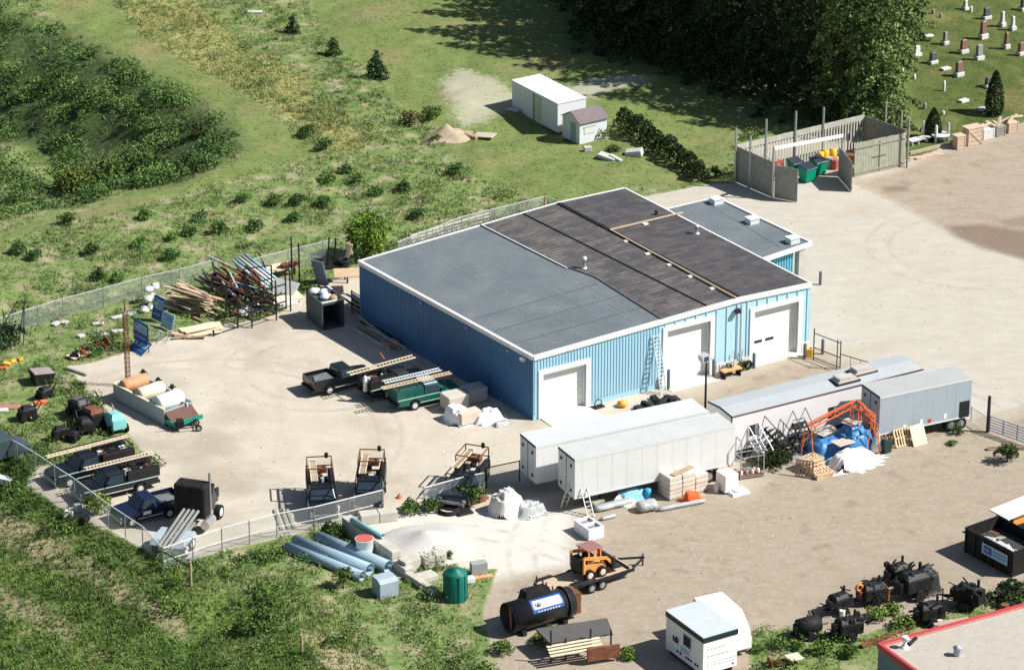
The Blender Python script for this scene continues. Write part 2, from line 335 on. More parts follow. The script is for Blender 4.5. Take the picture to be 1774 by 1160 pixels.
yd = mixc(nt, soft(A_[1], .5), gr, dr); yd = mixc(nt, edge(A_[2], .35, nm_), yd, cn); yd = mixc(nt, soft(D_[0], .7, nf_), yd, (.56, .53, .475))
sx = NN(nt, 'SeparateXYZ'); nt.links.new(tc, sx.inputs[0]); tr = None
for (px, py, r_) in ((1690, 430, 7.2), (1690, 430, 9.0), (560, 640, 6.0), (560, 640, 7.7), (350, 760, 13.), (350, 760, 14.7), (1330, 960, 16.), (1330, 960, 17.8), (1500, 760, 12.), (1500, 760, 13.8), (700, 1100, 15.), (700, 1100, 16.7)):
    c_ = G0(px, py); dx_ = math_(nt, 'SUBTRACT', sx.outputs[0], c_.x); dy_ = math_(nt, 'SUBTRACT', sx.outputs[1], c_.y); d_ = math_(nt, 'SQRT', math_(nt, 'ADD', math_(nt, 'MULTIPLY', dx_, dx_), math_(nt, 'MULTIPLY', dy_, dy_)))
    k_ = remap(nt, math_(nt, 'ABSOLUTE', math_(nt, 'SUBTRACT', d_, r_)), .12, .32, 1., 0.); tr = k_ if tr is None else math_(nt, 'MAXIMUM', tr, k_)
tr = math_(nt, 'MULTIPLY', tr, math_(nt, 'MULTIPLY', remap(nt, nm_, .42, .6), remap(nt, nf_, .3, .6, .1, .45)))
yd = mixc(nt, tr, yd, (.30, .245, .185)); yd = mixc(nt, math_(nt, 'MULTIPLY', soft(C_[2], .9, nf_), .75), yd, (.17, .12, .09))
col = mixc(nt, edge(A_[0], .8), veg, yd); nt.links.new(col, bs.inputs['Base Color']); bs.inputs['Roughness'].default_value = .95; bs.inputs['Specular IOR Level'].default_value = .15
bp = NN(nt, 'Bump'); bp.inputs['Strength'].default_value = .5; bp.inputs['Distance'].default_value = .06; nt.links.new(nf_, bp.inputs['Height']); nt.links.new(bp.outputs[0], bs.inputs['Normal'])
gm.materials.append(m); go = bpy.data.objects.new('ground', gm); sc.collection.objects.link(go); tag(go, 'gravel yard, dirt lot and grassy ground', None, None, 'structure')
# ------------------------------------------------------------------ foliage material and clouds
def foliage_mat(name):
    m, nt, b = newmat(name); a = NN(nt, 'VertexColor', layer_name='col'); tc = NN(nt, 'TexCoord').outputs['Object']
    c = mixc(nt, remap(nt, noise(nt, tc, 3, 3), .3, .7, 0, .35), a.outputs[0], (.03, .04, .012), 'MIX')
    nt.links.new(c, b.inputs['Base Color']); b.inputs['Roughness'].default_value = .8; b.inputs['Specular IOR Level'].default_value = .25
    return m
FOL = foliage_mat('leaves')
def leafmesh(name, cen, size, col, upb=.35, aspect=.55):
    """one leaf-sized quad per centre, random tilt"""
    n = len(cen); a = rng.normal(size=(n, 3)); a /= np.linalg.norm(a, axis=1)[:, None]
    b = rng.normal(size=(n, 3)); b[:, 2] += upb; b -= a*(a*b).sum(1)[:, None]; b /= np.linalg.norm(b, axis=1)[:, None]
    s = size[:, None]; a = a*s*aspect; b = b*s
    co = np.stack([cen-a*.5-b*.5, cen+a*.5-b*.3, cen+a*.35+b*.5, cen-a*.35+b*.4], 1).reshape(-1, 3)
    me = mk_mesh(name, co, np.arange(4*n).reshape(n, 4), {'col': np.repeat(col, 4, 0)}); me.materials.append(FOL); return me
def blades(name, base, h, lean, wid, col):
    n = len(base); t = rng.random(n)*6.283; d = np.stack([np.cos(t), np.sin(t), np.zeros(n)], 1)
    t2 = rng.random(n)*6.283; l = np.stack([np.cos(t2), np.sin(t2), np.zeros(n)], 1)*lean[:, None]
    tip = base+l; tip[:, 2] += h
    co = np.stack([base-d*wid[:, None]*.5, base+d*wid[:, None]*.5, tip], 1).reshape(-1, 3)
    me = mk_mesh(name, co, np.arange(3*n).reshape(n, 3), {'col': np.repeat(col, 3, 0)}, tri=True); me.materials.append(FOL); return me
def stuff(name, me, label, cat):
    o = bpy.data.objects.new(name, me); sc.collection.objects.link(o); return tag(o, label, cat, None, 'stuff')
def vcol(n, lo, hi, yl=.0, k=None):
    t = rng.random((n, 1)) if k is None else k.reshape(-1, 1); c = np.array(lo)*(1-t)+np.array(hi)*t
    y = rng.random(n) < yl; c[y] = c[y]*.4+np.array([.36, .31, .12])*.6
    return c*(.75+.5*rng.random((n, 1)))
def scat(n): return rng.uniform(-56, 56, n), rng.uniform(-60, 94, n)
def masks(x, y):
    s = lambda p: sd_poly(x, y, p)
    return s(YARD), np.maximum(s(MOWN), s(MOWN2)), s(YEL), s(CEM), s(HUM), s(BANK), s(PALE), s(PIT)
# grass and weed blades
x, y = scat(300000); yd_, mo, ye, ce, hu_, ba, pa, pi_ = masks(x, y)
dens = .30*(vn(x, y, 2.2, 3) > .5)+.25*(vn(x, y, .8, 4) > .55)+.05
dens = np.where(mo > 0, .45, dens); dens = np.where(ye > -1, .8, dens); dens = np.where(ba > -2, .85, dens); dens = np.where(pa > 0, .03, dens)
dens = np.where(yd_ > -.1, 0, dens)
ok = rng.random(len(x)) < dens; x, y = x[ok], y[ok]; ye, hu_, ba, pi_, mo = ye[ok], hu_[ok], ba[ok], pi_[ok], mo[ok]; n = len(x); K = 5
bx = np.repeat(x, K)+rng.normal(size=n*K)*.13; by = np.repeat(y, K)+rng.normal(size=n*K)*.13
hh = (.10+.20*rng.random(n))*(1+.7*(vn(x, y, 3, 5) > .6)); hh = np.where(mo > 0, .06+.08*rng.random(n), hh)
c = vcol(n, (.09, .17, .045), (.27, .34, .12), .18, vn(x, y, 3.5, 6)*.6+rng.random(n)*.4)
yy = (ye > -1)&(rng.random(n) < .75); c[yy] = c[yy]*.45+np.array([.42, .385, .15])*.55
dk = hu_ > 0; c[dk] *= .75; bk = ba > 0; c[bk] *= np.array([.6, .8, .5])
c = np.repeat(c, K, 0)*(.8+.4*rng.random((n*K, 1)))
me = blades('weeds_and_grass', np.stack([bx, by, H(bx, by)-.03], 1), np.repeat(hh, K)*(.6+.6*rng.random(n*K)), .5*np.repeat(hh, K), .05+.06*rng.random(n*K), c)
stuff('weeds_and_grass', me, 'rough weeds and grass covering the field, pit and bank around the yard', 'grass')
def dome(cx, cy, cz, r, h, n, flat=.15):
    """n leaf centres in a lumpy dome"""
    u = rng.random(n); th = rng.random(n)*6.283; ph = np.arccos(rng.random(n)*.97); rr = .55+.5*u**.5
    k = 1+.22*np.sin(3*th+cx*3)*np.sin(2*ph+cy)
    return np.stack([cx+r*rr*k*np.sin(ph)*np.cos(th), cy+r*rr*k*np.sin(ph)*np.sin(th), cz+h*rr*k*np.cos(ph)+h*flat*rng.random(n)], 1)
# undergrowth: small leafy clumps over the field and thick brush in the pit
def clumps(N, cond, rad, dn, lo, hi, size, nm, label, cat, seedk, thr, yl=.05):
    x, y = scat(N); M = masks(x, y); ok = cond(*M) & (vn(x, y, 3.2, seedk) > thr); x, y = x[ok], y[ok]; C = []; S = []; L = []
    z = H(x, y)
    for i in range(len(x)):
        r = rad[0]+(rad[1]-rad[0])*random.random()**1.8; k = int(dn*(r/.5)**2)+8
        C.append(dome(x[i], y[i], z[i], r, r*random.uniform(.8, 1.3), k)); S.append(np.full(k, size)*rng.uniform(.7, 1.3, k))
        t = random.random(); b = np.array(lo)*(1-t)+np.array(hi)*t; L.append(b[None]*rng.uniform(.65, 1.35, (k, 1)))
    return stuff(nm, leafmesh(nm, np.concatenate(C), np.concatenate(S), np.concatenate(L)), label, cat)
clumps(7600, lambda yd, mo, ye, ce, hu, ba, pa, pi: (yd < -.6)&(mo < -.5)&(ba < 0)&(hu < 0)&(pa < 0)&(ce < 0), (.25, .95), 46, (.07, .15, .035), (.21, .32, .09), .13, 'weed_clumps', 'low leafy weed clumps dotted over the open field', 'weeds', 5, .47)
def sfence(yd): return np.ones_like(yd)
clumps(7000, lambda yd, mo, ye, ce, hu, ba, pa, pi: (pi > .6)&(mo < -.2), (.5, 1.6), 44, (.03, .08, .02), (.17, .28, .07), .2, 'brush', 'dense dark brush on the shaded slope of the pit', 'brush', 6, .34)
clumps(5200, lambda yd, mo, ye, ce, hu, ba, pa, pi: (yd < -.5)&(ba > -9)&(ba < 9), (.25, .8), 40, (.05, .11, .02), (.17, .26, .06), .13, 'bank_weeds', 'thick green weeds growing over the bank below the fence', 'weeds', 7, .5)
x, y = scat(900000); ba = sd_poly(x, y, BANK); yd = sd_poly(x, y, YARD); ok = (ba > -3)&(yd < -.3); x, y = x[ok], y[ok]; ca, sa = math.cos(.93), math.sin(.93)
u_, v_ = x*ca+y*sa, -x*sa+y*ca; sn_ = vn(v_, u_*.22, 2.6, 2)*.6+vn(v_, u_*.3, .9, 6)*.4; ok = rng.random(len(x)) < np.where(trail(x, y) > -.2, .12, np.where(sn_ > .62, .3, .9)); x, y, sn_ = x[ok], y[ok], sn_[ok]; n = len(x)
t_ = np.clip((sn_-.25)/.42, 0, 1)[:, None]; c = (np.array((.06, .125, .022))*(1-t_)+np.array((.27, .34, .085))*t_)*rng.uniform(.7, 1.3, (n, 1)); yy = rng.random(n) < np.where(sn_ > .62, .4, .06); c[yy] = c[yy]*.4+np.array([.34, .31, .13])*.6
stuff('long_grass', blades('long_grass', np.stack([x, y, H(x, y)-.03], 1), .14+.26*rng.random(n), .06+.18*rng.random(n), .05+.06*rng.random(n), c), 'long streaky grass on the slope below the lower left fence', 'grass')
# taller growth hugging the fences and yard edges
clumps(26000, lambda yd, mo, ye, ce, hu, ba, pa, pi: (yd < -.3)&(yd > -3.2)&(mo < -.5)&(ce < 0), (.3, .9), 50, (.035, .085, .016), (.14, .22, .05), .16, 'edge_weeds', 'taller green weeds along the fences at the edge of the yard', 'weeds', 3, .56)
clumps(9000, lambda yd, mo, ye, ce, hu, ba, pa, pi: (ba > -1.5)&(ba < 3.2)&(yd < -.4), (.4, 1.0), 60, (.035, .09, .016), (.15, .25, .05), .18, 'fence_weeds', 'tall lush weeds right below the lower left fence', 'weeds', 1, .52)
def stones(N):
    x, y = scat(N); yd = sd_poly(x, y, YARD); ok = (yd > .3)&(vn(x, y, 5, 2) > .5)|((yd > -.5)&(yd < .4)); x, y = x[ok], y[ok]; n = len(x); C = np.stack([x, y, H(x, y)+.02], 1)
    me = leafmesh('loose_stones', C, rng.uniform(.04, .13, n), vcol(n, (.30, .25, .19), (.60, .56, .48)), upb=0., aspect=.8); me.materials.clear(); me.materials.append(STN); return stuff('loose_stones', me, 'small loose stones and litter scattered over the yard gravel', 'stones')
STN, nt_, b_ = newmat('stone_bits'); nt_.links.new(NN(nt_, 'VertexColor', layer_name='col').outputs[0], b_.inputs['Base Color']); b_.inputs['Roughness'].default_value = .95
stones(11000)
# individual shrubs
def shrub(px, py, r, h, label, lo=(.05, .10, .02), hi=(.14, .21, .05), dn=420, name='shrub', cat='shrub', group=None, tree=None, lobes=6, z=None):
    b = G(px, py, z); t = T(name, label, cat, b, random.random()*6, group)
    C = []; L = []
    for i in range(lobes):
        a = i*2.4; rr = r*random.uniform(.3, .62); R = r*random.uniform(.42, .62); zc = h*random.uniform(.05, .55) if i else h*.5
        k = int(dn/lobes*(1+R/r)); hh = min(h*.62, R*1.2)
        C.append(dome(rr*math.cos(a)*(i > 0), rr*math.sin(a)*(i > 0), zc, R, hh, k)); tt = random.random(); L.append((np.array(lo)*(1-tt)+np.array(hi)*tt)[None]*rng.uniform(.6, 1.4, (k, 1)))
    C = np.concatenate(C); me = leafmesh('foliage', C, rng.uniform(.10, .22, len(C))*(.7+.4*min(r, 2)), np.concatenate(L))
    o = bpy.data.objects.new('foliage', me); sc.collection.objects.link(o); o.parent = t.e
    s = MB(); s.tube((0, 0, -.1), (0, 0, h*.6), .05+.03*r, .02)
    for i in range(5):
        a = i*1.3; s.tube((0, 0, h*.2), (r*.55*math.cos(a), r*.55*math.sin(a), h*.65), .03, .012, n=5)
    t.part('trunk' if tree else 'stem', s, bark); return t
shrub(190, 322, 2.0, 2.6, 'large rounded bush at the foot of the pit slope', dn=1500, lobes=8)
shrub(128, 330, 1.9, 1.8, 'broad lighter bush left of the large rounded bush in the pit', lo=(.08, .13, .02), hi=(.2, .26, .05), dn=1200, lobes=8)
shrub(118, 388, .8, 1.0, 'dark bushy shrub below the mown strip at far left', dn=420)
shrub(172, 485, .75, .95, 'dark rounded shrub in the field just above the wire fence', dn=420)
shrub(380, 405, .85, 1.1, 'green shrub standing alone in the middle of the open field', dn=420)
shrub(250, 300, 1., 1.6, 'upright dark bush on the shaded pit slope', lo=(.03, .06, .015), hi=(.08, .12, .03), dn=500)
shrub(345, 235, 1., 1.7, 'dark bush near the tip of the pit slope', lo=(.03, .06, .015), hi=(.08, .12, .03), dn=500)
shrub(638, 448, 1.9, 4.6, 'leafy young tree behind the tyres at the back corner of the blue building', lo=(.09, .17, .02), hi=(.26, .38, .06), dn=4200, name='leafy_tree', cat='tree', tree=1, lobes=15)
shrub(170, 888, 1.0, 1.9, 'bright green sapling growing through the fence beside the black trucks', lo=(.16, .24, .03), hi=(.28, .36, .06), dn=700)
shrub(595, 1018, .75, 2.0, 'thin green sapling in front of the three large blue pipes', lo=(.05, .10, .02), hi=(.14, .2, .05), dn=420)
shrub(818, 872, 1.05, 1.3, 'green bush by the hose coil under the wire fence', dn=700)
shrub(745, 885, .8, .9, 'green bush at the right end of the long front fence', dn=420); shrub(712, 888, .8, .8, 'low green bush behind the concrete blocks', dn=420)
shrub(575, 930, .95, 1.1, 'dark green bush against the end of the block wall', lo=(.03, .07, .015), hi=(.09, .14, .03), dn=520)
shrub(778, 968, .35, .9, 'small upright plant beside the gravel pile blocks', dn=120)
shrub(1745, 800, 1.0, 1.4, 'dark evergreen bush below the blue gate at the right edge', lo=(.03, .06, .015), hi=(.09, .12, .03), dn=500, z=0)
shrub(1752, 1040, 1.3, 1.8, 'dark shrub at the right edge under the long black container', lo=(.02, .045, .012), hi=(.05, .08, .025), dn=700, z=0)
shrub(1660, 752, .5, .8, 'small weedy shrub at the rear end of the grey blue trailer', dn=200); shrub(1648, 770, .45, .25, 'low green weed patch in front of the grey blue trailer', dn=120)
shrub(757, 245, .6, .6, 'small bright shrub at the foot of the dirt mound', lo=(.08, .2, .03), hi=(.16, .3, .06), dn=200)
shrub(712, 215, 1.2, 1.0, 'brownish bush at the left side of the dirt mound', lo=(.09, .10, .03), hi=(.2, .17, .06), dn=600); shrub(748, 207, 1., 1.1, 'green bush behind the dirt mound', dn=420)
shrub(1040, 238, .9, 1.0, 'bright green bush growing against the small garden shed', lo=(.08, .17, .03), hi=(.2, .3, .06), dn=420)
shrub(1062, 262, .8, .5, 'low green weeds between shed and stone slabs', dn=300)
shrub(1216, 306, .7, 1.1, 'pale green bush at the lower end of the cedar hedge', lo=(.08, .17, .03), hi=(.22, .3, .1), dn=300)
shrub(1240, 308, .6, 1.2, 'small dark cone shaped cedar at the lower end of the hedge', lo=(.02, .045, .012), hi=(.05, .08, .02), dn=300)
FS = [(441,400,.8,'right of the shrub standing alone'),(203,488,.55,'just right of the dark one above the wire fence'),(31,440,.8,'at the far left above the bare poles'),(59,450,.7,'second from the left edge'),(241,428,.6,'midway between the left edge and the steel rack'),(297,450,.75,'above the lumber pile'),(328,408,.6,'left of the shrub standing alone'),(297,416,.55,'higher one above the lumber pile'),
 (476,355,.7,'below the tip of the mown strip, left'),(514,355,.7,'below the tip of the mown strip, right'),(569,316,.7,'right of the tip of the mown strip'),(531,236,.8,'at the corner of the mown strip'),(565,258,.7,'just below the corner of the mown strip'),(510,382,.6,'above the timber platform'),(559,360,.7,'up the slope from the tyres'),(345,384,.6,'in the middle of the upper field'),(790,303,.8,'below the dirt mound'),(620,316,.6,'between mown strip and dirt mound'),(724,378,.7,'just behind the pallet row'),(652,338,.6,'up from the leafy young tree'),(600,300,.6,'right of the mown strip corner, low'),(700,330,.7,'between leafy tree and dirt mound'),(420,350,.6,'under the lower edge of the mown strip'),(250,380,.6,'below the mown strip at left'),(160,440,.7,'left part of the field, mid height')]
for i_, (px, py, r_, lb) in enumerate(FS): shrub(px, py, r_*1.15, r_*1.25, ('dark ', 'fresh ', 'mid ')[i_ % 3]+'green field shrub, '+lb, lo=((.03, .08, .02), (.06, .14, .03), (.045, .11, .025))[i_ % 3], hi=((.10, .18, .05), (.18, .30, .07), (.14, .24, .06))[i_ % 3], dn=int(520*r_), group='shrubs dotted over the open field')
# cedar hedge: one continuous row
def hedge():
    a, b = G(1082, 222), G(1212, 312); t = T('cedar_hedge', 'dark uneven cedar hedge running from the garden shed to the paved lot', 'hedge', a, math.atan2((b-a).y, (b-a).x)); Lh = (b-a).length
    C = []; L = []; s = MB()
    k = 15
    for i in range(k):
        x = Lh*i/(k-1); h = random.uniform(1.5, 2.5)*(1-.2*i/k); r = random.uniform(.85, 1.15); y = random.uniform(-.3, .3); n = 420
        u = rng.random(n)**.7; th = rng.random(n)*6.283; z = u; rad = r*(1-.75*z**1.5)*(.7+.35*rng.random(n))
        C.append(np.stack([x+rad*np.cos(th), y+rad*np.sin(th), z*h], 1)); tt = random.random()
        L.append((np.array((.035, .06, .016))*(1-tt)+np.array((.09, .12, .035))*tt)[None]*rng.uniform(.6, 1.4, (n, 1))); s.tube((x, y, 0), (x, y, h*.7), .06, .02, n=5) if i == 7 else None
    C = np.concatenate(C); me = leafmesh('foliage', C, rng.uniform(.15, .3, len(C)), np.concatenate(L), upb=1.2); o = bpy.data.objects.new('foliage', me); sc.collection.objects.link(o); o.parent = t.e
    t.part('stem', s, bark)
hedge()
# conifers
def conifer_mesh(h, r, z0, n_wh, per, lo, hi, leaf, droop=.25, seed=0, dens=14):
    rs = np.random.default_rng(seed); C = []; L = []; br = MB()
    for i in range(n_wh):
        f = i/(n_wh-1); z = z0+(h-z0)*f; R = r*(1-f)**.62*(.85+.3*rs.random())+.12
        k = max(4, int(per*(1-f*.6)))
        for j in range(k):
            a = 6.283*(j+rs.random()*.7)/k+i; Rj = R*(.7+.45*rs.random()); m_ = int(dens*Rj/r*2)+3; u = np.sqrt(rs.random(m_))
            px = Rj*u*math.cos(a); py = Rj*u*math.sin(a); pz = z-droop*Rj*u**1.5*1.3
            w_ = .10+.34*u*(1.1-u)*Rj*.6
            C.append(np.stack([px+rs.normal(size=m_)*w_, py+rs.normal(size=m_)*w_, pz-rs.random(m_)*.35*leaf*3], 1))
            t = rs.random(); L.append((np.array(lo)*(1-t)+np.array(hi)*t)[None]*rs.uniform(.55, 1.45, (m_, 1)))
            if j % 2 == 0: br.tube((0, 0, z), (Rj*.8*math.cos(a), Rj*.8*math.sin(a), z-droop*Rj*.9), .04*(1-f)+.015, .012, n=4, caps=False)
    C = np.concatenate(C); return leafmesh('crown', C, rng.uniform(.7, 1.3, len(C))*leaf, np.concatenate(L), upb=.0, aspect=.5), br
def conifer(px, py, h, r, z0, label, name='spruce_tree', cat='tree', group=None, lo=(.014, .03, .011), hi=(.055, .09, .026), leaf=.5, nwh=19, per=12, seed=1, dens=14, droop=.25):
    t = T(name, label, cat, G(px, py), seed, group)
    me, br = conifer_mesh(h, r, z0, nwh, per, lo, hi, leaf, droop, seed, dens)
    o = bpy.data.objects.new('crown', me); sc.collection.objects.link(o); o.parent = t.e
    br.tube((0, 0, -.2), (0, 0, h*.97), .028*h*.6, .03, n=8); t.part('trunk', br, bark); return t
g1 = 'tall dark spruces along the top edge'
V = [conifer(1515, 226, 18, 3.9, 1.6, 'spruce with a sunlit right side, nearest the cemetery and the board enclosure', group=g1, seed=3, lo=(.05, .095, .025), hi=(.20, .29, .08), leaf=.32, dens=50, droop=.32),  # sunlight on this crown is put into brighter leaf colours
     conifer(1400, 182, 21, 4.5, 2.4, 'dark spruce of the front row behind the middle of the board enclosure', group=g1, seed=4, leaf=.36, dens=46, droop=.34)]
wh = ['front row', 'second row', 'third row', 'rear row']
spt = [(1060,72,0,'leftmost, up from the white storage container'),(1130,92,0,'second from the left, above the garden shed'),(1200,112,0,'third from the left'),(1265,134,0,'in the middle of the row'),(1335,158,0,'behind the left posts of the enclosure'),(1460,205,0,'just left of the sunlit one'),
 (1040,5,1,'leftmost, its shadow reaching farthest left on the lawn'),(1110,25,1,'second from the left'),(1075,40,1,'half a step in front of the leftmost'),(1155,62,1,'third from the left'),(1160,-10,1,'a step behind the third from the left'),(1320,85,1,'right of the sunlit gap'),(1390,105,1,'second from the right'),(1455,120,1,'behind the sunlit one'),
 (1250,40,2,'just behind the sunlit gap'),(1320,22,2,'in the middle'),(1400,40,2,'second from the right'),(1480,45,2,'right of the middle'),(1545,60,2,'at the cemetery lawn'),(970,-50,3,'leftmost'),(1090,-45,3,'second from the left'),(1200,-30,3,'in the middle'),(1420,-35,3,'second from the right'),(1530,-25,3,'at the cemetery corner')]
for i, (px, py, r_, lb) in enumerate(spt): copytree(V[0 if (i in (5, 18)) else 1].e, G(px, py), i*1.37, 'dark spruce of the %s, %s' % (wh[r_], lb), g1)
g2 = 'small spruces planted on the mown lawn'
conifer(507, 58, 1.9, .75, .1, 'small thin spruce, farthest left on the lawn', group=g2, seed=7, lo=(.02, .05, .02), hi=(.06, .10, .04), leaf=.2, nwh=9, per=7, dens=14)
conifer(578, 95, 1.8, .85, .05, 'small bright conical spruce, middle one on the lawn', group=g2, seed=8, lo=(.03, .09, .02), hi=(.09, .17, .04), leaf=.2, nwh=9, per=8, dens=16)
conifer(653, 134, 2.7, 1.1, .05, 'largest of the little lawn spruces, with a bare leader', group=g2, seed=9, lo=(.02, .07, .03), hi=(.06, .13, .05), leaf=.24, nwh=10, per=9, dens=18)
def cedar(px, py, h, r, label, seed):
    t = T('columnar_cedar', label, 'tree', G(px, py), 0, 'narrow cedars in the cemetery'); n = 2600
    z = rng.random(n); th = rng.random(n)*6.283; rad = r*(np.sin(np.pi*np.clip(.16+.84*z, 0, 1))**.6)*(1-.45*z)*(.75+.35*rng.random(n))
    C = np.stack([rad*np.cos(th), rad*np.sin(th), z*h], 1); me = leafmesh('crown', C, rng.uniform(.12, .26, n), vcol(n, (.02, .04, .014), (.06, .09, .03)), upb=1.5)
    o = bpy.data.objects.new('crown', me); sc.collection.objects.link(o); o.parent = t.e; t.part('trunk', MB().tube((0, 0, -.1), (0, 0, h*.9), .09, .02), bark)
cedar(1722, 199, 4.3, .95, 'tall narrow cedar standing behind the stack of crates', 1); cedar(1616, 240, 2.9, .85, 'shorter rounded cedar behind the white posts', 2)
# ------------------------------------------------------------------ main building
def lin(nt, ax, per, duty=.5, soft_=.12):
    """periodic stripe mask along object axis ax"""
    tc = NN(nt, 'TexCoord').outputs['Object']; s = NN(nt, 'SeparateXYZ'); nt.links.new(tc, s.inputs[0])
    f = math_(nt, 'FRACT', math_(nt, 'DIVIDE', s.outputs[ax], per)); return remap(nt, math_(nt, 'ABSOLUTE', math_(nt, 'SUBTRACT', f, .5)), duty/2-soft_, duty/2+soft_)
def roofmat(name, lo, hi, seams=None, rows=None, rowc=(.2, .15, .12), rough=.9):
    m, nt, b = newmat(name); tc = NN(nt, 'TexCoord').outputs['Object']
    c = mixc(nt, remap(nt, noise(nt, tc, .35, 5, .6), .3, .7), lo, hi); c = mixc(nt, remap(nt, noise(nt, tc, 4, 4, .7), .35, .75), c, mixc(nt, .5, c, tuple(x*.7 for x in lo)))
    if rows:
        mp = NN(nt, 'Mapping'); nt.links.new(tc, mp.inputs[0]); mp.inputs['Scale'].default_value = (.8, 1.6, 1)
        bl = remap(nt, noise(nt, mp.outputs[0], .75, 4, .7), .42, .64); k = lin(nt, 1, rows, .5, .22)
        c = mixc(nt, math_(nt, 'MULTIPLY', k, bl), c, rowc)
    nt.links.new(c, b.inputs['Base Color']); b.inputs['Roughness'].default_value = rough; return m
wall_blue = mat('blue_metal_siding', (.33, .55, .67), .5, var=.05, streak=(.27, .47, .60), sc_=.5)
trim = white
EV = {'O': 5.15, 'R': 5.55, 'L': 5.15, 'B': 5.55}
cO, cR, cL, cB = G(924, 618, EV['O']), G(1405, 491, EV['R']), G(622, 452, EV['L']), G(1082, 326, EV['B'])
yaw = math.atan2((cR-cO).y, (cR-cO).x)
bt = T('workshop_building', 'long blue metal workshop with three white garage doors and a flat grey and brown roof', 'building', (cO.x, cO.y, 0), yaw)
def bp_(u, v, z):
    """u along the front 0..1, v to the back 0..1"""
    p = cO*(1-u)*(1-v)+cR*u*(1-v)+cL*(1-u)*v+cB*u*v; p = Vector((p.x, p.y, z)); return bt.loc(p)
def zr(u): return 5.15+.62*u/.735 if u < .735 else 5.77-.22*(u-.735)/.265
def roof_poly(name, uvs, m, dz=0):
    mb = MB(); vs = []
    for u, v in uvs: vs.append(bp_(u, v, zr(u)+dz))
    n = len(vs); top = vs; bot = [p-Vector((0, 0, .12)) for p in vs]
    mb.add(top+bot, [tuple(range(n)), tuple(range(2*n-1, n-1, -1))]+[(i, (i+1) % n, n+(i+1) % n, n+i) for i in range(n)])
    return bt.part(name, mb, m)
r_grey = roofmat('grey_bitumen_roof', (.105, .13, .145), (.165, .19, .20))
r_dark = roofmat('brown_ribbed_roof', (.050, .050, .054), (.078, .074, .076), rows=.44, rowc=(.20, .165, .145))
r_dark2 = roofmat('dark_ribbed_roof', (.040, .040, .046), (.062, .058, .062), rows=.44, rowc=(.13, .108, .10))
# division line between grey and dark roof (u at given v): back 0.44 -> front 0.435 with a kink
div = [(.445, 1.), (.455, .56), (.475, .47), (.485, .40), (.455, 0.)]
rf = roof_poly('grey_roof', [(.006, .006), (.455, .006)]+div[::-1][1:-1]+[(.445, .994), (.006, .994)], r_grey)
roof_poly('brown_roof', [(.458, .006), (.735, .006), (.735, .994), (.448, .994)]+[(a+.003, b) for a, b in div[1:4]], r_dark, .03)
roof_poly('dark_roof', [(.735, .006), (.994, .006), (.994, .994), (.735, .994)], r_dark2, .03)
sm = MB()   # membrane seams
for v in (.36, .24, .12): sm.bar(bp_(.02, v, zr(.02)+.015), bp_(.465, v, zr(.465)+.015), .05, .012)
sm_ = bt.part('roof_seam', sm, mat('dark_seam', (.07, .08, .085), .8))
s2 = MB()
for u, v0, v1 in ((.2, .5, .97), (.43, .2, .4), (.28, .2, .45), (.17, .28, .45), (.38, .05, .2), (.33, .16, .42), (.22, .05, .3), (.12, .08, .2), (.40, .1, .3), (.3, .55, .75)):
    s2.bar(bp_(u, v0, zr(u)+.015), bp_(u, v1, zr(u)+.015), .07, .012)
bt.part('pale_roof_seam', s2, mat('pale_seam', (.225, .25, .26), .8))
e = MB()
for i in range(4): e.bar(bp_(div[i][0], div[i][1], zr(div[i][0])+.05), bp_(div[i+1][0], div[i+1][1], zr(div[i+1][0])+.05), .10, .08)
bt.part('roof_edge_strip', e, mat('lead_edge', (.12, .12, .12), .8) )
e = MB(); e.bar(bp_(.447, 1, zr(.447)+.07), bp_(.457, .52, zr(.457)+.07), .09, .05); bt.part('pale_edge_strip', e, trailer_grey)
rg = MB(); rg.bar(bp_(.735, .01, 5.86), bp_(.735, .99, 5.86), .34, .05); bt.part('ridge_cap', rg, black)
rg = MB(); rg.bar(bp_(.62, .01, zr(.62)+.08), bp_(.60, .99, zr(.60)+.08), .10, .04); bt.part('roof_joint', rg, black)
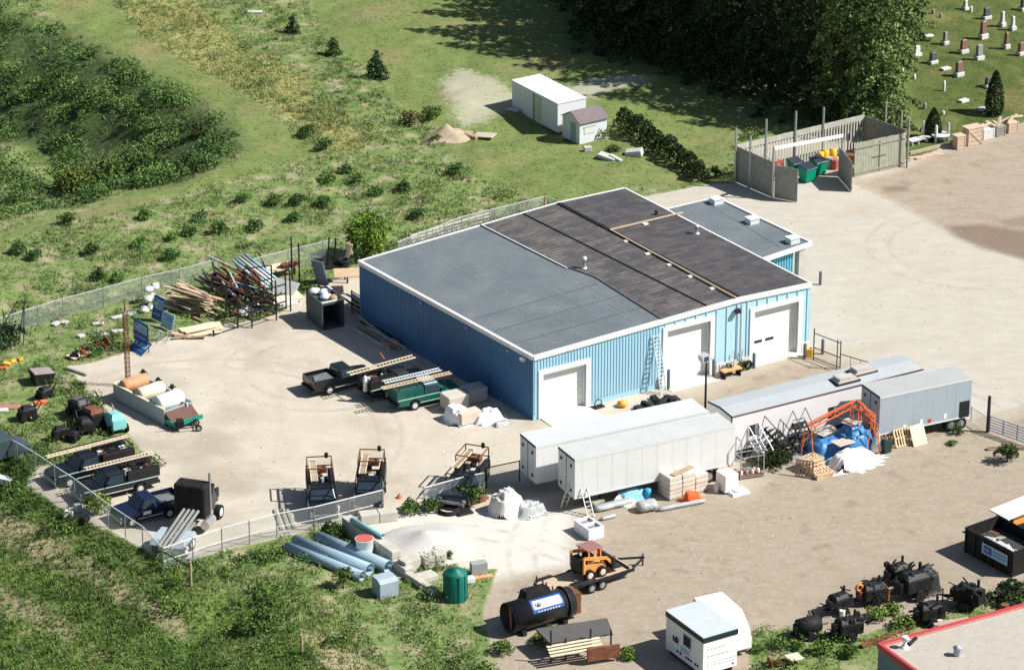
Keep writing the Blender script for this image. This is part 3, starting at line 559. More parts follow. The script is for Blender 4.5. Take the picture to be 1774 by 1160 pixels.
# walls with ribs
def wall(name, u0, v0, u1, v1, openings=(), m=wall_blue, rib=.27, proud=.045):
    mb = MB(); L = (bp_(u1, v1, 0)-bp_(u0, v0, 0)).length
    def pt(t, z, off=0.):
        a = bp_(u0+(u1-u0)*t, v0+(v1-v0)*t, z); d = (bp_(u1, v1, 0)-bp_(u0, v0, 0)).normalized(); nrm = Vector((d.y, -d.x, 0)); return a+nrm*off
    cuts = sorted([0, 1]+[t for o in openings for t in o[:2]])
    def top(t): return zr(u0+(u1-u0)*t)-.13
    for i in range(len(cuts)-1):
        a, b = cuts[i], cuts[i+1]
        if b-a < 1e-6: continue
        z0 = .0
        for o in openings:
            if abs(o[0]-a) < 1e-6: z0 = o[2]
        nseg = max(1, int((b-a)*8))
        for k in range(nseg):
            ta = a+(b-a)*k/nseg; tb = a+(b-a)*(k+1)/nseg
            mb.hexa([pt(ta, z0), pt(tb, z0), pt(tb, z0, -.15), pt(ta, z0, -.15)], [pt(ta, top(ta)), pt(tb, top(tb)), pt(tb, top(tb), -.15), pt(ta, top(ta), -.15)])
    n = int(L/rib)
    for i in range(n+1):
        t = (i+.5)*rib/L
        if t > 1: break
        z0 = .45
        for o in openings:
            if o[0]-.012 < t < o[1]+.012: z0 = o[2]+.3
        h = .05/L
        mb.hexa([pt(t-h*1.4, z0, .002), pt(t+h*1.4, z0, .002), pt(t+h*.7, z0, proud), pt(t-h*.7, z0, proud)][0:4], [pt(t-h*1.4, top(t), .002), pt(t+h*1.4, top(t), .002), pt(t+h*.7, top(t), proud), pt(t-h*.7, top(t), proud)])
    return bt.part(name, mb, m), pt, L
# door openings along the front, measured in u
D1, D2, D3 = (.022, .182, 3.75), (.472, .632, 4.75), (.793, .948, 4.4)
def front_u(px, z=0):    # u of a pixel column on the front plane at height z
    lo, hi = -.1, 1.2
    for _ in range(40):
        mid = (lo+hi)/2; p = bt.M @ bp_(mid, 0, z); v = p-CW; x = 887+F*v.x/v.dot(fwv)
        if x < px: lo = mid
        else: hi = mid
    return lo
D1 = (front_u(940), front_u(1014), 3.55); D2 = (front_u(1154), front_u(1228), 4.55); D3 = (front_u(1304), front_u(1380), 4.35)
wf, ptf, Lf = wall('front_wall', 0, 0, front_u(1141), 0, [tuple([D1[0]/front_u(1141), D1[1]/front_u(1141), D1[2]])])
u1 = front_u(1141)
wf2, ptg, Lg = wall('front_wall', u1, 0, 1, 0, [((D2[0]-u1)/(1-u1), (D2[1]-u1)/(1-u1), D2[2]), ((D3[0]-u1)/(1-u1), (D3[1]-u1)/(1-u1), D3[2])], m=mat('pale_blue_siding', (.42, .64, .74), .5, var=.05), rib=.95, proud=.07)
shade_blue = mat('shaded_blue_siding', (.06, .165, .32), .5, var=.12, streak=(.045, .13, .26), sc_=.5)  # shade on the left wall is put into a darker siding colour
wall('side_wall', 0, 1, 0, 0, rib=.35, m=shade_blue); wall('side_wall', 1, 0, 1, 1, rib=.35); wall('back_wall', 1, 1, 0, 1, rib=.5)
mb = MB(); fn = (bp_(1, 0, 0)-bp_(0, 0, 0)).normalized(); nf = Vector((fn.y, -fn.x, 0))
def fb(u0, u1_, z0, z1, off0, off1, mb):
    a, b = bp_(u0, 0, 0), bp_(u1_, 0, 0)
    mb.hexa([a+nf*off1+Vector((0,0,z0)), b+nf*off1+Vector((0,0,z0)), b+nf*off0+Vector((0,0,z0)), a+nf*off0+Vector((0,0,z0))], [a+nf*off1+Vector((0,0,z1)), b+nf*off1+Vector((0,0,z1)), b+nf*off0+Vector((0,0,z1)), a+nf*off0+Vector((0,0,z1))])
cb = MB()
for a, b in ((u1, D2[0]-.016), (D2[1]+.016, D3[0]-.016), (D3[1]+.016, 1.0)):
    cb = MB(); fb(a, b, 0, .75, .002, .12, cb); bt.part('concrete_plinth', cb, mat('pale_plinth', (.66, .63, .57), .85))
for u_0, u_1, zt in (D1, D2, D3):
    dp = MB(); fb(u_0, u_1, 0.02, zt, -.42, -.36, dp)
    d_ = bt.part('garage_door', dp, white_clean)
    gs = MB()
    for i in range(1, 7): fb(u_0, u_1, zt*i/7, zt*i/7+.02, -.36, -.345, gs)
    bt.part('panel_line', gs, trailer_grey, d_)
    fm = MB(); wd = .016
    fb(u_0-wd, u_0, 0, zt+.4, -.4, .10, fm); fb(u_1, u_1+wd, 0, zt+.4, -.4, .10, fm); fb(u_0, u_1, zt, zt+.4, -.4, .10, fm); bt.part('door_frame', fm, white)
hd = MB(); fb(D3[0]+.012, D3[0]+.042, 1.5, 1.72, -.345, -.33, hd); bt.part('door_window', hd, glass_dark); hd = MB(); fb(D3[0]+.055, D3[0]+.085, 1.5, 1.72, -.345, -.33, hd); bt.part('door_window', hd, glass_dark)
# fascia
fa = MB()
def ed(u0, v0, u1_, v1, off=.12, w_=.26, h_=.34, mbx=None):
    a, b = bp_(u0, v0, zr(u0)-.10), bp_(u1_, v1, zr(u1_)-.10); (mbx or fa).bar(a, b, w_, h_)
for i in range(4):
    pass
ed(0, 1.0, 0, 0); bt.part('fascia', fa, white); fa = MB(); ed(0.0, 0, .735, 0); ed(.735, 0, 1.0, 0); bt.part('fascia', fa, white)
fa = MB(); ed(1, 0, 1, 1, w_=.16, h_=.3); bt.part('fascia', fa, white); fa = MB(); ed(0, 1, .735, 1, w_=.16, h_=.3); ed(.735, 1, 1, 1, w_=.16, h_=.3); bt.part('fascia', fa, white)
# downpipe, lamps, vents, conduit
dp = MB(); p = bp_(.735, 0, 0)+nf*.2; dp.bar(p+Vector((0, 0, .8)), p+Vector((0, 0, 5.3)), .09); bt.part('downpipe', dp, galv)
p = bp_(front_u(1272), 0, 4.9)+nf*.25; bt.part('wall_lamp', MB().box(p.x-.2, p.x+.2, p.y-.2, p.y+.15, p.z-.15, p.z+.15), steel_dark)
p = bp_(0, .04, 4.7); bt.part('wall_lamp', MB().box(p.x-.45, p.x-.15, p.y-.2, p.y+.2, p.z-.12, p.z+.12), trailer_grey)
for v in (.13, .36, .62): p = bp_(0, v, 4.6); bt.part('wall_bracket', MB().box(p.x-.22, p.x-.05, p.y-.1, p.y+.1, p.z-.1, p.z+.1), gblue)
def on_roof(px, py):
    # point of the roof seen at a pixel (iterate on height)
    z = 5.5
    for _ in range(8):
        q = G(px, py, z); l = bt.loc(q); u = l.x/ (bp_(1, 0, 0)-bp_(0, 0, 0)).length; z = zr(max(0, min(1, u)))
    return bt.loc(q)
for (px, py, h, r) in ((1012, 465, .95, .13), (1207, 405, .75, .12), (1137, 372, .35, .09)):
    p = on_roof(px, py); v = MB(); v.lathe([(r, 0), (r, h*.7), (r*1.6, h*.72), (r*1.6, h), (r*.5, h*1.05)], (p.x, p.y, p.z), 12); v.lathe([(r*1.9, -.02), (r*1.9, .08), (r, .12)], (p.x, p.y, p.z), 12); bt.part('roof_vent', v, galvl if h > .4 else steel_dark)
cm_ = mat('buff_conduit', (.50, .40, .26), .6, var=.08)
A1, A2, A3 = on_roof(1183, 371), on_roof(1057, 401), on_roof(1275, 519)
c_ = MB(); up = Vector((0, 0, .16)); c_.bar(A1+up, A2+up, .11); c_.bar(A2+up, A3+up, .11); bt.part('roof_conduit', c_, cm_)
for px, py in ((1085,419),(1122,441),(1160,460),(1196,480),(1234,501),(1118,389)):
    p = on_roof(px, py); bt.part('conduit_block', MB().box(p.x-.22, p.x+.22, p.y-.16, p.y+.16, p.z, p.z+.12), trailer_grey)
# concrete aprons in front of the doors
for i, (D, l, nm) in enumerate(((D1, 1.9, 0), (D2, 1.1, 0), (D3, .5, 0))):
    a, b = bp_(D[0]-.01, 0, .004*(i+1)), bp_(D[1]+.01, 0, .0); mb = MB(); a0 = a+nf*.12; b0 = b+nf*.12
    if l > 1: mb.hexa([a0+nf*l-Vector((0,0,.1)), b0+nf*l-Vector((0,0,.1)), b0-nf*.48, a0-nf*.48], [a0+nf*l+Vector((0,0,.03)), b0+nf*l+Vector((0,0,.03)), b0-nf*.48+Vector((0,0,.10)), a0-nf*.48+Vector((0,0,.10))])
    else: mb.hexa([a0+nf*l, b0+nf*l, b0-nf*.48, a0-nf*.48], [a0+nf*l+Vector((0,0,.03)), b0+nf*l+Vector((0,0,.03)), b0-nf*.48+Vector((0,0,.06)), a0-nf*.48+Vector((0,0,.06))])
    o = mb.build('pavement', mat('pale_concrete', (.66, .62, .54), .9, var=.06), None, M=bt.M); tag(o, ('pale ramp before the first garage door', 'pale ramp before the middle garage door', 'pale ramp before the third garage door')[i], None, None, 'structure')
# ------------------------------------------------------------------ office annex behind
ax = T('office_annex', 'low blue annex with flat grey roof and white fascia behind the workshop', 'building', (G(1385, 418, 3.2).x, G(1385, 418, 3.2).y, 0), yaw)
za = 3.2
ra = [ax.loc(G(*p, za)) for p in ((1405, 421), (1240, 342), (1115, 372), (1290, 460))]
for i in (0, 1, 2, 3): ra[i].z = za
mb = MB(); mb.add([*ra, *[p-Vector((0,0,.14)) for p in ra]], [(0,1,2,3), (7,6,5,4), (0,4,5,1), (1,5,6,2), (2,6,7,3), (3,7,4,0)]); ax.part('roof', mb, r_grey)
fm = MB()
for a, b in ((0, 3), (0, 1)): fm.bar(ra[a]+Vector((0,0,-.06)), ra[b]+Vector((0,0,-.06)), .2, .36)
fm.bar(ra[1]+Vector((0,0,-.06)), ra[2]+Vector((0,0,-.06)), .1, .24); ax.part('fascia', fm, white)
dx = (ra[3]-ra[0]).normalized(); dy = (ra[1]-ra[0]).normalized()
c0 = ra[0]+dx*1.55+dy*.5; c1 = ra[3]+dy*.5; c2 = ra[2]; c3 = ra[1]+dx*.5
mb = MB(); mb.hexa([Vector((p.x, p.y, 0)) for p in (c1, c0, c3, c2)], [Vector((p.x, p.y, 3.0)) for p in (c1, c0, c3, c2)]); ax.part('wall', mb, mat('teal_blue_siding', (.13, .38, .50), .5, var=.06))
rb = MB(); Lw = (c1-c0).length
for i in range(int(Lw/.3)): p = c0+dx*(i*.3+.1)-dy*.03; rb.box(p.x-.04, p.x+.04, p.y-.04, p.y+.04, .2, 2.95)
ax.part('wall_rib', rb, MATS['teal_blue_siding'])
pw = c0+dx*2.3-dy*.06
wn = MB(); wn.bar((pw.x, pw.y, 1.9), (pw.x+dx.x*1.5, pw.y+dx.y*1.5, 1.9), .1, 1.0); wf_ = ax.part('window', wn, white)
wn = MB(); wn.bar((pw.x+dx.x*.1-dy.x*.05, pw.y+dx.y*.1-dy.y*.05, 1.95), (pw.x+dx.x*1.4-dy.x*.05, pw.y+dx.y*1.4-dy.y*.05, 1.95), .06, .75); ax.part('pane', wn, glass_dark, wf_)
pc = ra[0]+dx*.9+dy*.35; ax.part('corner_post', MB().box(pc.x-.3, pc.x+.3, pc.y-.3, pc.y+.3, 0, 3.02), mat('beige_post', (.5, .46, .42), .8))
for px, py in ((1241, 352), (1303, 386), (1373, 420)):
    p = ax.loc(G(px, py, za)); ax.part('rooftop_unit', MB().box(p.x-.45, p.x+.45, p.y-.4, p.y+.4, za, za+.42).box(p.x-.5, p.x+.5, p.y-.45, p.y+.45, za+.42, za+.5), trailer_grey)
s2 = MB(); a = ax.loc(G(1225, 352, za)); b = ax.loc(G(1352, 428, za)); s2.bar((a.x, a.y, za+.02), (b.x, b.y, za+.02), .05, .02); ax.part('roof_seam', s2, galv)
# ------------------------------------------------------------------ generic helpers for wheels and boxes
def wheel(t, x, y, r=.38, w_=.24, par=None, rimm=None):
    wl = MB(); wl.tube((x, y-w_/2, r), (x, y+w_/2, r), r, n=18); o = t.part('wheel', wl, rubber, par)
    rm = MB(); rm.tube((x, y-w_/2-.012, r), (x, y+w_/2+.012, r), r*.58, n=14); rm.tube((x, y-w_/2-.03, r), (x, y+w_/2+.03, r), r*.2, n=8); t.part('rim', rm, rimm or chrome, o); return o
def semi_trailer(A, B, w_, zb, zt, label, body, roofm, axle_at, group=None, top_edge=None):
    a, yw, L = fr(A, B); t = T('box_trailer', label, 'trailer', a, yw, group)
    t.part('body', MB().box(0, L, 0, w_, zb, zt), body, bev=.03)
    rb = MB()
    for i in range(int(L/1.2)): rb.box(.6+i*1.2, .62+i*1.2, -.006, 0, zb+.15, zt-.15)
    if body is not white: t.part('side_seam', rb, mat('seam_grey', (.57, .58, .56), .6))
    t.part('roof', MB().box(.05, L-.05, .05, w_-.05, zt, zt+.03), roofm)
    rl = MB(); rl.box(0, L, -.02, 0, zt-.1, zt+.04); rl.box(0, L, -.02, 0, zb, zb+.12); rl.box(0, L, w_, w_+.02, zt-.1, zt+.04); t.part('rail', rl, white if body is white else trailer_grey)
    ef = MB(); ef.box(-.03, 0, 0, w_, zt-.09, zt+.05); ef.box(-.02, 0, w_*.49, w_*.51, zb+.1, zt-.1); t.part('door_edge', ef, steel_dark)
    for y in (w_*.2, w_*.8):
        for z in (zb+.5, zt-.6): t.part('latch', MB().box(-.06, 0, y-.09, y+.09, z-.1, z+.1), steel_dark)
    ch = MB(); ch.box(.3, L-.3, w_*.25, w_*.33, zb-.28, zb); ch.box(.3, L-.3, w_*.67, w_*.75, zb-.28, zb); t.part('chassis', ch, steel_dark)
    for x in axle_at:
        for y in (.3, w_-.3): wheel(t, x*L, y, .5, .5)
    x = .82*L if axle_at[0] < .5 else .18*L
    for y in (.5, w_-.5): lg = MB(); lg.box(x-.08, x+.08, y-.08, y+.08, .05, zb); lg.box(x-.2, x+.2, y-.2, y+.2, 0, .06); t.part('landing_gear', lg, steel_dark); return t, L
# ------------------------------------------------------------------ trailers and site office
semi_trailer((928, 861), (1227, 797), 2.5, 1.05, 3.9, 'white box trailer standing behind the grey one, nearer the workshop', white, mat('trailer_roof_grey', (.55, .56, .56), .6, var=.05, sc_=.4), (.80, .88))
semi_trailer((995, 889), (1272, 827), 2.5, 1.1, 4.1, 'off white grey box trailer with a ladder leaning on its long side', trailer_grey, mat('dusty_roof', (.50, .51, .50), .7, var=.08, sc_=.5, dirt=(.36, .36, .35), dth=.62), (.84, .92))
t, L = semi_trailer((1521, 775), (1680, 741), 2.6, .95, 4.0, 'grey blue box trailer parked beside the site office at the right', gblue, mat('worn_roof', (.40, .41, .40), .7, var=.08, sc_=.5), (.80, .90))
for x, z, m_, r in ((L*.46, 1.35, white, .2), (L*.28, 1.2, white, .2), (L*.55, 1.3, redl, .16), (L*.72, 1.4, white, .2)):
    if m_ is redl: t.part('badge', MB().tube((x, -.015, z), (x, 0, z), r, n=14), m_)
    else: t.part('badge', MB().box(x-r*.7, x+r*.7, -.015, 0, z-r, z+r), m_)
t.part('side_locker', MB().box(L-1.0, L-.15, -.03, 0, 1.0, 2.3), steel_dark)
# site office trailer
a = G(1268, 722, 3.5); b_ = G(1599, 639, 3.5); L_o = (b_-a).length; yw = math.atan2((b_-a).y, (b_-a).x); a.z = 0
t = T('site_office', 'long white site office trailer with small windows and two cooling units on its roof', 'office trailer', a, yw)
zb, zt = .7, 3.5; W_ = 3.1; L = L_o
t.part('body', MB().box(0, L, 0, W_, zb, zt), mat('office_white', (.72, .70, .68), .5, var=.04)); t.part('roof', MB().add([(0,-.02,zt),(L,-.02,zt),(L,W_/2,zt+.16),(0,W_/2,zt+.16),(0,W_+.02,zt),(L,W_+.02,zt),(0,-.02,zt-.02),(L,-.02,zt-.02),(L,W_+.02,zt-.02),(0,W_+.02,zt-.02)], [(0,1,2,3),(3,2,5,4),(0,3,4,9,6),(1,7,8,5,2),(6,9,8,7),(0,6,7,1),(4,5,8,9)]), mat('office_roof', (.42, .45, .46), .55, var=.06, sc_=.5))
e = MB(); e.bar((-.02, -.03, zt), (L, -.03, zt), .05, .08); t.part('eave_trim', e, mat('maroon_trim', (.12, .06, .06), .6))
e = MB(); e.bar((-.03, -.03, zt), (-.03, W_/2, zt+.16), .06, .12); e.bar((-.03, W_/2, zt+.16), (-.03, W_, zt), .06, .12); e.bar((-.03, -.03, zb), (-.03, -.03, zt), .08); t.part('end_trim', e, steel_dark)
t.part('skirt', MB().box(.05, L-.05, .06, W_-.06, 0, zb-.01), mat('skirt_dark', (.06, .06, .06), .8))
def wx(px, py): # x on the front side plane for pixel
    r = ray(px, py); p0 = t.I @ CW; d = t.I.to_3x3() @ r; s_ = -p0.y/d.y; q = p0+d*s_; return q.x, q.z
for px, py, ww in ((1306, 744, .85), (1443, 713, .85)):
    x, z = wx(px, py); w1 = t.part('window', MB().box(x-ww/2, x+ww/2, -.03, -.002, z-.42, z+.42), steel_dark); t.part('pane', MB().box(x-ww/2+.06, x-.02, -.04, -.031, z-.36, z+.36), glass_dark, w1); t.part('pane', MB().box(x+.06, x+ww/2-.06, -.04, -.031, z-.36, z+.36), galv, w1)
for px, py in ((1463, 658), (1493, 643)):
    p = t.loc(G(px, py, zt+.15)); t.part('rooftop_unit', MB().box(p.x-.9, p.x+.9, p.y-.55, p.y+.55, zt+.12, zt+.3).box(p.x-.75, p.x+.1, p.y-.45, p.y+.45, zt+.3, zt+.55).box(p.x+.2, p.x+.8, p.y-.4, p.y+.4, zt+.3, zt+.42), mat('unit_beige', (.5, .46, .42), .6)); t.part('unit_base', MB().box(p.x-1.05, p.x+1.05, p.y-.62, p.y+.62, zt+.10, zt+.2), steel_dark)
OFF = t
# awning / small stair to the door, steel steps
def stairs(A, yawd, label, w_, n, rise, run, rail, m_, side=1):
    a = G(*A); t = T('steel_stair', label, 'stairs', a, math.radians(yawd)); 
    for i in range(n): t.part('step', MB().box(0, w_, i*run, i*run+run*.9, (i+1)*rise-.04, (i+1)*rise), m_)
    top = n*rise; s = MB()
    for x in (0, w_): s.bar((x, 0, .05), (x, n*run, top-.05), .05, .18); s.bar((x, n*run, 0), (x, n*run, top+1.0), .06); s.bar((x, 0, 0), (x, 0, 1.0), .06); s.bar((x, 0, 1.0), (x, n*run, top+1.0), .05); s.bar((x, n*run*.5, top*.5), (x, n*run*.5, top*.5+1.), .05)
    t.part('rail_frame', s, m_); return t
stairs((1322, 806), 34, 'grey steel stair leaning toward the site office behind the grey trailer end', .9, 7, .2, .25, 1, galv)
stairs((1372, 795), 60, 'larger steel stair with hoop rails in the middle of the site office wall', 1.2, 9, .25, .3, 1, steel_dark)
stairs((1398, 788), 30, 'dark steel stair with two handrails next to the blue tarpaulin', 1.1, 8, .25, .28, 1, steel_dark)
# rack of shelves with small cans beside the grey trailer
a = G(1303, 828); t = T('metal_shelf_rack', 'open rusty metal rack holding cans at the end of the grey trailer', 'rack', a, math.radians(20)); s = MB()
for x in (-.9, .9):
    for y in (0, 1.0): s.bar((x, y, 0), (x, y, 3.0 if x < 0 else 2.3), .07)
for z in (.15, 1.7): s.bar((-.9, 0, z), (.9, 0, z), .06); s.bar((-.9, 1, z), (.9, 1, z), .06); s.bar((-.9, 0, z), (-.9, 1, z), .06); s.bar((.9, 0, z), (.9, 1, z), .06)
s.bar((-.9, 0, 3), (-.9, 1, 3), .06); s.bar((.9, 0, 2.3), (.9, 1, 2.3), .06); t.part('frame', s, galv); t.part('shelf', MB().box(-.9, .9, 0, 1, .19, .24), rust)
for i in range(7):
    x = -.7+i*.22; one('metal_can', MB().lathe([(.11, 0), (.11, .28), (.09, .3)], n=10), (white, redl, galv, turq, white, brick_tan, white)[i], ('white', 'red', 'bare metal', 'turquoise', 'white', 'tan', 'white')[i]+' can on the rusty rack, '+('first', 'second', 'third', 'fourth', 'fifth', 'sixth', 'seventh')[i]+' from its left end', 'can', t.M @ Vector((x, .35+.25*(i % 2), .24)), group='cans on the rack')
# orange hoist frames
def truss(A, B, h0, h1, label, cat='hoist frame', hgt=.35, m_=orange, legs=True, dark=False):
    a, yw, L = fr(A, B); t = T('roof_hoist_frame', label, cat, a, yw); s = MB()
    for y in (-.2, .2):
        s.bar((0, y, h0), (L, y, h1), .07); s.bar((0, y*.4, h0+hgt), (L, y*.4, h1+hgt), .06)
        n = max(3, int(L/.7))
        for i in range(n): s.bar((L*i/n, y, h0+(h1-h0)*i/n), (L*(i+.5)/n, y*.4, h0+(h1-h0)*(i+.5)/n+hgt), .04); s.bar((L*(i+.5)/n, y*.4, h0+(h1-h0)*(i+.5)/n+hgt), (L*(i+1)/n, y, h0+(h1-h0)*(i+1)/n), .04)
    if legs:
        for x, h in ((0, h0), (L, h1)):
            for y in (-.7, .7): s.bar((x, y*.5, h), (x, y, 0), .06)
            s.bar((x, -.7, .03), (x, .7, .03), .07)
        s.bar((0, .5, h0*.5), (L*.5, .3, h1), .04); s.bar((L, .5, h1*.5), (L*.5, .3, h1), .04)
    t.part('frame', s, m_); return t
truss((1398, 800), (1478, 772), 2.7, 3.3, 'thin orange truss frame standing over the stair in front of the site office')
truss((1482, 776), (1512, 790), 3.3, 2.5, 'orange steel hoist arm reaching out over the dark gap beside the grey blue trailer', hgt=.6)
s = MB(); s.bar((0, 0, 0), (0, 0, 3.0), .1); s.bar((0, 0, 3.0), (-.9, .6, 3.8), .08); s.bar((0,0,2.6), (-1.5,.9,3.7), .06); s.bar((0, 0, 2.0), (-.7, .5, 3.4), .06); s.box(-.4, .4, -.3, .3, 0, .08); one('hoist_post', s, orange, 'upright orange post standing beside the grey hopper', 'post', G(1513, 782), BY)
# grey tear drop hopper, bins, pallets against the trailer
s = MB(); s.lathe([(.12, 0), (.42, .1), (.45, .4), (.32, .9), (.14, 1.6), (.08, 1.9)], n=16); one('hopper', s, mat('hopper_grey', (.48, .46, .43), .5), 'grey teardrop shaped hopper under the orange arm', 'hopper', G(1518, 782))
t = T('waste_bin', 'dark green wheeled bin filled with sticks in front of the grey blue trailer', 'bin', G(1534, 782), BY); t.part('body', MB().hexa([(-.3,-.3,0),(.3,-.3,0),(.3,.3,0),(-.3,.3,0)], [(-.38,-.38,1.0),(.38,-.38,1.0),(.38,.38,1.0),(-.38,.38,1.0)]), mat('bin_dark', (.02, .05, .04), .5)); s = MB()
for i in range(14): s.bar((random.uniform(-.3, .3), random.uniform(-.3, .3), .95), (random.uniform(-.4, .4), random.uniform(-.4, .4), 1.25), .05)
t.part('offcuts', s, wood_old)
def pallet_mb(L=1.2, W_=1.0, n=6):
    s = MB()
    for i in range(n): x = i*(L-.1)/(n-1); s.box(x, x+.1, 0, W_, .11, .135)
    for y in (0, W_/2-.05, W_-.1): s.box(0, L, y, y+.1, .02, .11)
    for i in (0, n//2, n-1): x = i*(L-.1)/(n-1); s.box(x, x+.1, 0, W_, 0, .02)
    return s
def pallet(loc, rot, label, m_=None, L=1.2, W_=1.0, group=None):
    o = pallet_mb(L, W_).build('pallet', m_ or wood_new); o.location = loc; o.rotation_euler = rot; return tag(o, label, 'pallet', group)
pallet(G(1552, 776), (math.radians(66), 0, yaw), 'slatted wooden pallet leaning on the grey blue trailer', wood_new, 1.35, 1.35)
pallet(G(1536, 772), (math.radians(70), 0, yaw), 'second pallet leaning just behind the front one beside the bin', wood_old, 1.2, 1.3)
s = MB(); s.box(0, 1.25, 0, 1.55, 0, .05); s.box(.1, 1.15, .3, .4, -.08, 0); s.box(.1, 1.15, 1.1, 1.2, -.08, 0); o = one('plywood_board', s, wood_pale, 'pale plywood board leaning against the grey blue trailer', 'board', G(1583, 774)); o.rotation_euler = (math.radians(64), 0, yaw)
# pallets stack left of the white tarp
g = 'pallets stacked in front of the white tarpaulin'
for i in range(4): pallet(G(1402, 822)+Vector((0, 0, .3*i*.9)), (0, 0, yaw+.05*i), ('bottom', 'second', 'third', 'top')[i]+' pallet of the taller back stack beside the white tarpaulin', wood_new, 1.5, 1.2, g)
for i in range(3): pallet(G(1416, 832)+Vector((0, 0, .14*i)), (0, 0, yaw-.04*i), ('bottom', 'middle', 'top')[i]+' pallet of the low front stack beside the white tarpaulin', wood_new, 1.4, 1.0, g)
pallet(G(1378, 824), (math.radians(80), 0, yaw-.9), 'brown pallet standing on edge left of the pallet stacks', wood_old, 1.3, 1.3, g)
# draped tarpaulin piles
def heap(name, A, w_, d_, h_, m_, label, cat, yawv=BY, wr=.08, flare=1.25, n=34, seed=1, top=1.08, z0=0):
    """soft draped cover: boxy lumps underneath, rounded shoulders, wrinkled skirt"""
    rs = random.Random(seed); mb = MB(); vs = []; L = [(rs.uniform(-.45, .45), rs.uniform(-.35, .35), rs.uniform(.3, .5), rs.uniform(.72, 1.0)) for _ in range(4)]
    for i in range(n+1):
        for j in range(n+1):
            u, v = (i/n*2-1)*1.25, (j/n*2-1)*1.25; z = 0
            k = (abs(u)**3.5+abs(v)**3.5)**(1/3.5); base = max(0., min(1., (1.06-k)/.30)); z = .72*base*base*(3-2*base)
            for (a, b, r, hh) in L:
                q = max(abs(u-a), abs(v-b))/r; g_ = max(0., min(1., (1.35-q)/.6)); z = max(z, hh*g_*g_*(3-2*g_))
            w1 = float(vn(u*3+seed*3.1, v*3+seed, .55, 3))-.5; w2 = float(vn(u*3-seed, v*3+seed*2, .22, 5))-.5
            z = z*(1+.16*w1)+.03*w2*min(1, z*4)+ .04*w1*(k > .9)
            sk = 1+(flare-1)*max(0, k-.75)*1.5*(1+1.2*w1); vs.append((w_/2*u*sk/1.05, d_/2*v*sk/1.05, max(.006+.02*(w2+.5), z*h_)))
    mb.add(vs, [(i*(n+1)+j, (i+1)*(n+1)+j, (i+1)*(n+1)+j+1, i*(n+1)+j+1) for i in range(n) for j in range(n) if math.hypot(i/n*2-1, j/n*2-1) < 1.02+.22*math.sin(i*.9+j*.7+seed)*.5], True)
    return one(name, mb, m_, label, cat, G(*A)+Vector((0, 0, z0)), yawv)
heap('tarpaulin', (1432, 782), 3.2, 2.4, 1.35, tarp_blue, 'crumpled blue tarpaulin over goods in front of the site office', 'tarpaulin', wr=.12, seed=3)
heap('tarpaulin', (1476, 776), 3.0, 2.6, 1.9, tarp_blue, 'taller blue tarpaulin pile next to the grey hopper', 'tarpaulin', wr=.12, seed=5)
heap('tarpaulin', (1478, 802), 3.4, 2.0, 1.15, tarp_white, 'bright white tarpaulin spread over pallets in front of the blue ones', 'tarpaulin', wr=.10, seed=8, flare=1.4)
heap('tarpaulin', (878, 886), 2.4, 2.2, 1.75, tarp_pink, 'dusty white tarpaulin draped over a tall pile left of the grey trailer', 'tarpaulin', wr=.10, seed=2, flare=1.2)
heap('plastic_sheet', (918, 886), 2.4, 1.6, .9, plastic_grey, 'translucent grey sheet trailing off the dusty white tarpaulin', 'plastic sheet', wr=.12, seed=6, flare=1.3)
s = MB(); s.box(0, 1.3, 0, .5, 0, .32); one('orange_tray', s, orange, 'orange tray sticking out under the dusty white tarpaulin', 'tray', G(876, 896), .3)
for px, py, z, w_ in ((1460, 792, 1.22, 1.3),): s = MB(); s.box(-.75, .75, -.5, .5, 0, .05); [s.box(-.65+i*.28, -.5+i*.28, -.35+k*.4, -.15+k*.4, .05, .07) for i in range(5) for k in range(2)]; one('perforated_sheet', s, mat('pinkish_board', (.66, .5, .42), .8), 'flat tan slotted sheet lying on the white tarpaulin', 'board', G(px, py)+Vector((0, 0, z)), BY)
for px, py, z, lb in ((1478, 772, 2.0, 'boards lying on top of the taller blue tarpaulin'), (1430, 778, 1.45, 'flat boards lying on the lower blue tarpaulin')):
    s = MB(); s.box(-.9, .7, -.5, .5, 0, .06); s.box(-.6, .9, -.3, .6, .06, .1); one('loose_boards', s, mat('greyish_board', (.5, .45, .4), .8), lb, 'boards', G(px, py)+Vector((0, 0, z)), BY+.2)
# light pole
t = T('lamp_post', 'tall dark lamp post with a square floodlight between the trailers', 'lamp post', G(1221, 742), BY); s = MB(); s.tube((0, 0, 0), (0, 0, 5.6), .10, .07); s.lathe([(.22, 0), (.22, .1), (.1, .15)], n=10); t.part('pole', s, steel_dark)
s = MB(); s.hexa([(-.5,-.3,5.5),(.1,-.3,5.5),(.1,.3,5.5),(-.5,.3,5.5)], [(-.6,-.3,6.0),(0,-.3,6.1),(0,.3,6.1),(-.6,.3,6.0)]); t.part('floodlight', s, galvl); t.part('lens', MB().box(-.42, -.02, -.34, -.301, 5.6, 5.95), glass_dark); t.part('ballast', MB().box(.05, .45, -.15, .15, 5.45, 5.65), galvl)
